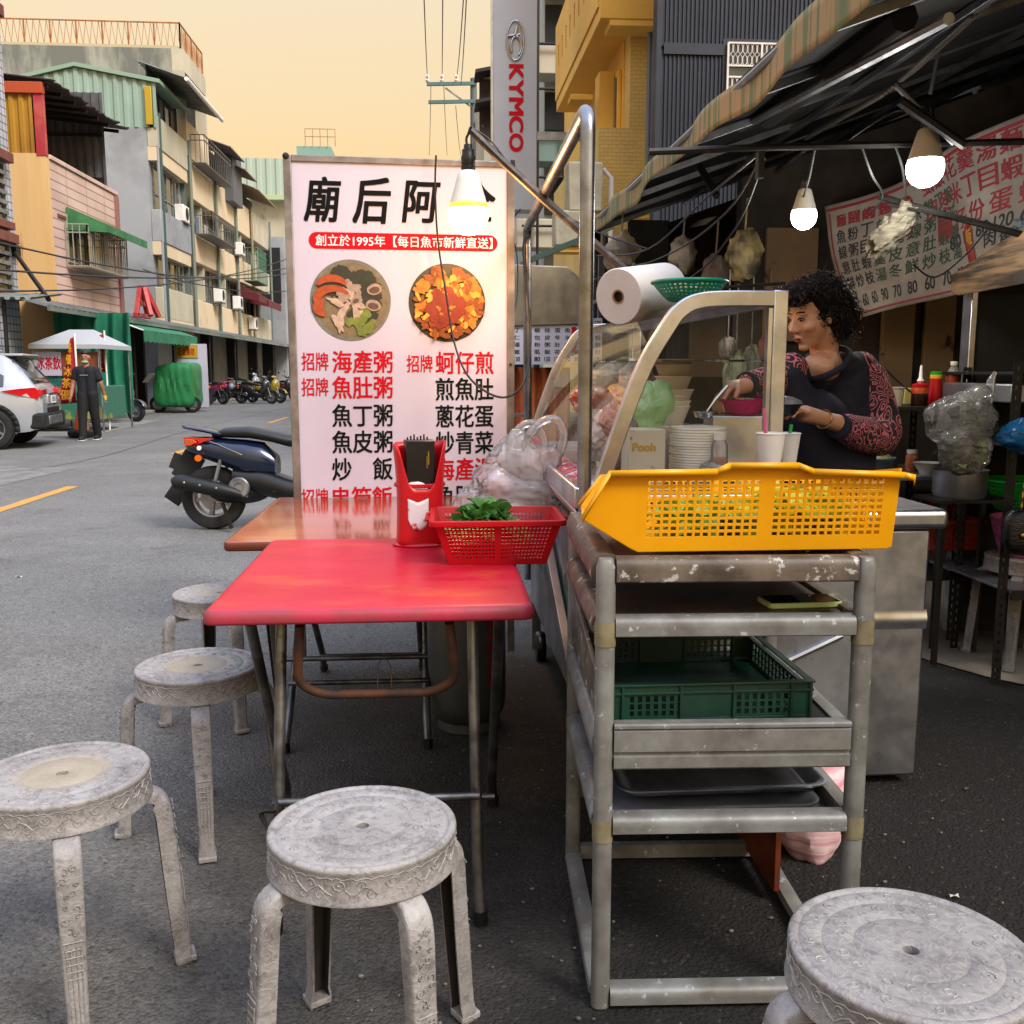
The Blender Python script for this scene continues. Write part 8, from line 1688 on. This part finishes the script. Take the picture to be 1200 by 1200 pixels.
# ---- green covered cart and blue sign
q = PZ(205, 484); t = thing('covered_cart', 'cart wrapped in a green tarpaulin parked at the dark shops', 'cart', (q.x, q.y+.6, .004)); P = Vector(t.location)
def tf(d):
    q_ = 9; k = (abs(d.x)**q_+abs(d.y)**q_+abs(d.z)**q_)**(-1/q_); return k*(1+.03*math.sin(d.x*22+d.z*4)*(1-abs(d.z)))
w2 = (PY(234, 450, q.y).x-PY(187, 450, q.y).x)/2; h_ = PY(220, 425, q.y).z
mb = MB(); mb.ell((0, 0, .16+(h_-.16)/2), (w2, .8, (h_-.16)/2), 60, 30, fn=lambda d: tf(d)*(1-.30*max(0, -d.x)*max(0, d.z))); mb.part('tarpaulin', mat('green_cover', '#1a6a3a', .5, col2='#237a46', ns=1.5, bump=.3, bs=4), t)
for x in (-.5, .5): wheel(t, Vector((0,0,0)), (x, -.5, .25), .25, .06, (0,1,0), M['steel_dull'])
MB().bar((-.8,-.6,.9),(-.55,-.82,1.15),.2,.02).part('paper_tag', M['paper'], t)
a, b = PY(209, 466, 31), PY(240, 403, 31); t = thing('shop_sign', 'upright white and blue shop sign with a yellow top panel', 'sign', ((a.x+b.x)/2, 31, .1)); P = Vector(t.location)
MB(P).box(a.x, b.x, 31, 31.25, .12, b.z).part('sign_box', M['white_print'], t); MB(P).box(a.x+.0, b.x-.22, 30.97, 30.99, b.z-.42, b.z-.03).part('yellow_panel', mat('sign_yellow', '#b8962c', .5), t); MB(P).box(a.x+.35, b.x-.2, 30.97, 30.99, .5, b.z-.5).part('blue_panel', mat('sign_blue', '#a9bcd0', .5), t)
text('正太茶坊', M['ink_red'], t, (a.x+.06-P.x, -.04, b.z-.34-.1), (1,0,0), (0,0,1), w=.5, h=.22, bold=.04)
for k in range(4): text('冷熱飲品'[k], mat('sign_ink%d' % k, '#1c2c6c', .5), t, (a.x+.42-P.x, -.04, b.z-.95-.36*k), (1,0,0), (0,0,1), w=.2, h=.24, bold=.04)
# ============================================================ right side of the street: tall sign, yellow house, blue cladding, houses behind
yk = 13.0
a, b = PY(578, 246, yk), PY(629, 246, yk); ztop = PY(600, -60, yk).z
t = thing('brand_sign', 'tall narrow white vertical sign with red KYMCO letters and an oval emblem', 'sign', ((a.x+b.x)/2, yk+.15, 0)); P = Vector(t.location)
MB(P).box(a.x, b.x, yk, yk+.3, a.z, ztop).part('sign_box', mat('sign_white', '#a9adb8', .4, col2='#a0a4b0', ns=.8), t, bevel=.012)
MB(P).box(a.x-.012, a.x+.0, yk+.002, yk+.29, a.z, ztop).part('sign_edge', ST, t)
c = PY(604, 48, yk); ew, eh = .105, .235
def ering(x, z, rx, rz, r_, a0=0, a1=360): return [(x+rx*math.cos(R(a0+(a1-a0)*k/30)), yk-.018, z+rz*math.sin(R(a0+(a1-a0)*k/30))) for k in range(31)]
mb = MB(P); mb.tube(ering(c.x, c.z, ew, eh, 0), .010, 8, cap=False); mb.part('emblem_ring', M['chrome'], t)
mb = MB(P); mb.tube(ering(c.x+.01, c.z-.07, ew*.62, eh*.5, 0, -60, 215), .014, 8); mb.part('emblem_arc', M['chrome'], t)
mb = MB(P); mb.tube([(c.x-ew*.85, yk-.018, c.z+.05), (c.x+ew*.5, yk-.018, c.z+.07)], .014, 8); mb.part('emblem_bar', M['chrome'], t)
mb = MB(P); mb.tube([(c.x+ew*.2, yk-.018, c.z+.16), (c.x-ew*.05, yk-.018, c.z+.06)], .022, 8); mb.part('emblem_bar', M['chrome'], t)
p0, p1 = PY(597, 76, yk), PY(597, 177, yk); wd = PY(613, 100, yk).x-p0.x
zz = p0.z; H_ = (p0.z-p1.z)
for ch_, f0, f1 in (('K', 0, .165), ('Y', .175, .355), ('M', .385, .575), ('C', .60, .775), ('O', .80, 1.0)):
    text(ch_, M['ink_red'], t, (p0.x-P.x, -.157, p0.z-H_*f0-P.z), (0,0,-1), (1,0,0), w=H_*(f1-f0), h=wd, bold=.06)
MB(P).box(b.x+.002, b.x+1.4, yk+.1, yk+.16, 4.2, 4.3).part('bracket', M['steel_dull'], t); MB(P).box(b.x+.002, b.x+1.4, yk+.1, yk+.16, 6.2, 6.3).part('bracket', M['steel_dull'], t)
# ---- yellow house
YW = brickmat('yellow_tiles', '#dcb968', '#d6b060', '#c4a058', .10, .045, axis='SUM', ms=.003, bumpd=.002, rough=.6, off=.5)
YP = mat('yellow_paint', '#e4b24c', .7, col2='#d8a440', ns=1, bump=.1, bs=8)
yy0 = 12.2
t = thing('yellow_house', 'yellow tiled house with a deep overhanging balcony', 'house', (3.6, 14, 0)); P = Vector(t.location)
xb = PY(701, 180, yy0).x; xr = PY(764, 180, yy0).x; zt2 = PY(730, 150, yy0).z
MB(P).box(xb, xr, yy0, yy0+4.5, .0, zt2).part('lower_wall', YW, t, smooth=False)
xw = PY(722, 110, yy0).x
MB(P).box(PY(739, 60, yy0).x, xr, yy0+.02, yy0+.35, zt2+.001, 8).part('pier', YW, t, smooth=False)
MB(P).box(xw+.15, xr-.001, yy0+.351, yy0+6, zt2+.001, 8).part('upper_wall', YP, t, smooth=False)
w_ = window(t, P, xw+.149, yy0+.5, yy0+1.7, zt2+.05, zt2+.75, 2, out=-1)
for ch_ in [w_]: ch_.scale = (1,1,1)
mb = MB(P); mb.box(xw+.10, xw+.148, yy0+.45, yy0+1.75, zt2+.0, zt2+.8); mb.part('window_surround', YP, t, bevel=.01)
wg = MB(P).box(xw+.085, xw+.098, yy0+.52, yy0+1.68, zt2+.1, zt2+.72).part('pane', M['glassdark'], t)
xq = PX(702, 15, 2.0); zb_ = None
# balcony: underside height found on the line of its street edge
Xb = 1.93; e0 = PX(702, 14, Xb); e1 = PX(652, 140, Xb); zu = (e0.z+e1.z)/2
MB(P).box(Xb, xr+.3, e0.y, e1.y, zu, zu+.16).part('balcony_slab', YP, t, bevel=.01)
mb = MB(P); L_ = e1.y-e0.y; perf(mb, (Xb+.03, e0.y, zu+.161), (Xb+.03, e1.y, zu+.161), (Xb+.03, e1.y, zu+1.25), (Xb+.03, e0.y, zu+1.25), [(0,False)]+[(v_, f_) for k in range(9) for v_, f_ in ((.05+.105*k, True), (.075+.105*k, False))]+[(1,False)], [(0,False),(.38,True),(.66,False),(1,False)]); mb.part('balcony_front', YP, t, smooth=False, solid=.1)
MB(P).box(Xb-.0, xr, e0.y-.12, e0.y-.001, zu-.0, zu+1.2).part('balcony_end', YP, t, bevel=.01)
z_ = PY(740, 30, yy0).z; MB(P).box(PY(709, 25, yy0).x, xr-.01, yy0-.35, yy0+.019, z_-.12, z_).part('lintel', YP, t, bevel=.01)
z_ = PY(700, 95, yy0).z; MB(P).box(PY(677, 95, yy0).x, PY(705, 95, yy0).x, yy0+.6, yy0+.9, z_-.06, z_+.01).part('beam', YP, t, bevel=.01); MB(P).box(PY(703, 120, yy0+.6).x, PY(720, 120, yy0+.6).x, yy0+.65, yy0+1.0, zt2-.8, z_+.3).part('pier', YP, t)
mb = MB(P); xx = PY(761, 100, yy0-.2).x; mb.tube([(xx, yy0-.15, 1.5), (xx, yy0-.15, PY(760, 25, yy0-.15).z), (PY(752, 10, yy0-.15).x, yy0-.15, PY(752, 10, yy0-.15).z), (PY(700, 14, yy0-.15).x, yy0-.15, PY(700, 14, yy0-.15).z)], .025, 8); mb.part('drain_pipe', mat('grey_pipe', '#6f7276', .5), t); MB(P).tube([(xx+.05, yy0-.13, 1.5), (xx+.05, yy0-.13, 8)], .03, 8).part('drain_pipe', mat('grey_pipe2', '#7c8086', .5), t)
# ---- blue corrugated building
BL = mat('blue_grey_sheet_metal', '#262c3a', .55, .2, col2='#202531', ns=1.2, bump=.05, bs=6)
yb_ = 11.0; xa = PY(769, 200, yb_).x
t = thing('blue_clad_building', 'dark blue corrugated metal clad building above the awning', 'building', (xa+3, yb_+2, 0)); P = Vector(t.location)
s1, s2 = PY(800, 60, yb_).z, PY(800, 55, yb_).z
mb = MB(P); corr(mb, (xa, yb_, 2.0), (1,0,0), (0,0,1), 7.5, s1-2.0, .046, .016, (0,-1,0)); mb.part('cladding', BL, t, smooth=False)
mb = MB(P); corr(mb, (xa, yb_-.002, s2), (1,0,0), (0,0,1), 7.5, 5, .046, .016, (0,-1,0)); mb.part('cladding', BL, t, smooth=False)
MB(P).box(xa, xa+7.5, yb_+.02, yb_+.3, 2.0, 9).part('wall', BL, t); MB(P).box(xa-.03, xa+.02, yb_-.04, yb_+.0, 2.0, 9).part('corner_trim', BL, t)
g0, g1 = PY(850, 118, yb_), PY(930, 54, yb_)
MB(P).box(xa+.05, g0.x-.02, yb_-.035, yb_-.017, s1-.04, s2+.03).part('seam_trim', BL, t)
fr = MB(P).box(g0.x-.05, g1.x+.05, yb_-.03, yb_-.017, g0.z-.05, g1.z+.05).part('window_frame', BL, t); MB(P).box(g0.x, g1.x, yb_-.04, yb_-.031, g0.z, g1.z).part('pane', M['glassdark'], t)
mb = MB(P); GW = M['white']; nx_, nz_ = 14, 5; sx2, sz2 = (g1.x-g0.x)/nx_, (g1.z-g0.z)/nz_
for i in range(nx_):
    for j in range(nz_):
        cx, cz = g0.x+sx2*(i+.5), g0.z+sz2*(j+.5)
        if j == 2: continue
        mb.tube([(cx+sx2*.5*math.cos(R(60*k+30)), yb_-.055, cz+sz2*.5*math.sin(R(60*k+30))) for k in range(7)], .005, 4, cap=False)
for x in (g0.x, (g0.x+g1.x)*.5, g1.x): mb.bar((x, yb_-.055, g0.z), (x, yb_-.055, g1.z), .02, .02)
for z in (g0.z, g0.z+sz2*2, g0.z+sz2*3, g1.z): mb.bar((g0.x, yb_-.055, z), (g1.x, yb_-.055, z), .018, .018)
mb.part('window_grille', M['paper'], t)
# ---- houses between the sign and the yellow house
P = Vector((3, 22, 0)); t = thing('white_house', 'pale house with stacked balconies between the tall sign and the yellow house', 'house', P)
x0_ = PY(632, 120, 20).x; MB(P).box(x0_+.1, 5, 20, 30, 0, 11).part('wall', mat('far_white_wall', '#a9ada6', .8, col2='#94988f', ns=1), t, smooth=False)
for k, z in enumerate((3.6, 5.2, 6.8, 8.4)):
    MB(P).box(x0_-.5, x0_+1.2, 19.4, 19.99, z, z+.55).part('balcony_front', (cream2, mat('dull_teal', '#6c827a', .8), cream2, conc)[k], t, bevel=.02)
    MB(P).box(x0_+.1, x0_+.7, 19.9, 19.98, z+.7, z+1.4).part('dark_opening', M['black_matte'], t)
for x in (-.1, .4, .9): MB(P).tube([(x0_+x, 19.3, 2), (x0_+x, 19.3, 10)], .03, 6).part('scaffold_post', M['black_metal'], t)
for z in (3.2, 4.0, 4.9, 5.7, 6.5, 7.3): MB(P).tube([(x0_-.4, 19.3, z), (x0_+1.3, 19.3, z)], .025, 6).part('scaffold_rail', M['black_metal'], t)
P = Vector((2, 34, 0)); t = thing('far_rusty_house', 'house with rusty open roofs beside the utility pole', 'house', P); x0_ = PY(556, 100, 33).x; MB(P).box(x0_+.3, 4, 33, 40, 0, 10.8).part('wall', cream2, t, smooth=False)
for z_ in (PY(570, 90, 33).z, PY(570, 125, 33).z): 
    mb = MB(P); mb.prism([(x0_, 32.2, z_-.1), (x0_+3, 32.2, z_+.5), (x0_+3, 32.2, z_+.6), (x0_, 32.2, z_)], (0, 1.2, 0)); mb.part('rusty_roof', RU, t); MB(P).box(x0_+.15, x0_+3, 32.9, 32.98, z_-1.0, z_-.1).part('dark_opening', RU, t)
x0_ = PY(612, 330, 24).x; P = Vector((2.5, 25, 0)); t = thing('grey_shop_house', 'grey shop house low behind the second stall', 'house', P); MB(P).box(x0_-.6, 5, 24, 32, 0, 3.3).part('wall', conc, t, smooth=False); MB(P).box(x0_-.3, x0_+1, 23.9, 23.98, .5, 2.6).part('dark_opening', M['black_matte'], t)
t = thing('green_lean_to', 'dark green lean-to roof behind the pipe frame', 'roof', (1.6, 9.5, 2.5)); P = Vector(t.location)
pa, pb = PY(628, 305, 8.6), PY(720, 268, 8.6); mb = MB(P); mb.prism([pa, pb, pb+Vector((0,0,.05)), pa+Vector((0,0,.05))], (0, 1.6, .1)); mb.part('sheet', mat('dark_green_roof', '#27443c', .5, col2='#1c302a', ns=3), t)
for x in (pa.x+.05, pb.x-.05): MB(P).tube([(x, 9.0, 0), (x, 9.0, pa.z)], .03, 8).part('post', M['black_metal'], t)
for k, (x, y, z) in enumerate(((PY(684, 225, 11.7).x, 11.7, PY(684, 250, 11.7).z), (PY(668, 320, 11.7).x, 11.7, PY(668, 290, 11.7).z))):
    t = thing('outdoor_unit', ('upper beige outdoor unit on the yellow house behind the pipe', 'lower beige outdoor unit behind the second stall')[k], 'air conditioner', (x, y, z)); MB().box(-.2, .2, -.15, .15, 0, .55 if k == 0 else .4).part('casing', mat('beige_unit%d' % k, '#a39c88', .5, col2='#8c8674', ns=4), t, bevel=.02); MB().box(-.22, .9, -.1, .2, -.06, -.002).part('bracket', YP, t)
    MB().tube([(.22, 0, .5), (.32, 0, .4), (.32, 0, -.6)], .03, 8).part('hose', M['white'], t)
# ---- utility pole with crossarms and wires running overhead
yu = 40; p = PY(555, 92, yu)
t = thing('utility_pole', 'concrete utility pole with two crossarms and insulators', 'utility pole', (p.x, yu, 0)); MB().lathe([(.2,0),(.13,p.z),(0,p.z)], 14).part('pole', mat('pole_grey', '#5a6266', .8), t)
for (u0, u1, v) in ((500, 558, 100), (502, 556, 121)): a, b = PY(u0, v, yu), PY(u1, v-1, yu); MB().bar((a.x-p.x, -.15, a.z), (b.x-p.x, -.15, b.z), .12, .12).part('crossarm', mat('arm_teal', '#4c6a6c', .6), t)
for u in (501, 518, 535): a = PY(u, 97, yu); MB().lathe([(.06,0),(.09,.06),(.05,.12),(.08,.2),(.03,.3)], 10, c=(a.x-p.x, -.15, a.z-.02)).part('insulator', M['paper'], t)
a, b = PY(522, 104, yu), PY(552, 126, yu); MB().bar((a.x-p.x, -.1, a.z), (b.x-p.x, -.1, b.z), .06, .06).part('brace', M['steel_dull'], t); 
a = PY(556, 168, yu); MB().lathe([(0,0),(.32,0),(.34,.2),(.34,.9),(.25,1.1),(0,1.15)], 16, c=(.25, -.3, a.z-.6)).part('transformer', mat('transformer', '#6f777a', .6), t)
for k, (u0, v0, u1, v1) in enumerate(((501, 92, 496, -30), (518, 92, 519, -30), (535, 92, 545, -30), (540, 100, 548, -30), (505, 100, 503, 182), (520, 100, 524, 182), (534, 124, 540, 182))):
    a = PY(u0, v0, yu); b = PY(u1, v1, 20 if v1 < 0 else 60); mb = MB(); mb.tube(sag(a, b, .25), .014, 5); solo(mb, 'power_line', mat('wire', '#5c4c3a', .6, rv=0), ('first overhead wire left of the pole', 'second overhead wire from the left', 'third overhead wire near the pole', 'overhead wire nearest the tall sign', 'leftmost wire dropping behind the menu board', 'middle wire dropping behind the menu board', 'wire dropping from the lower crossarm')[k], 'wire')
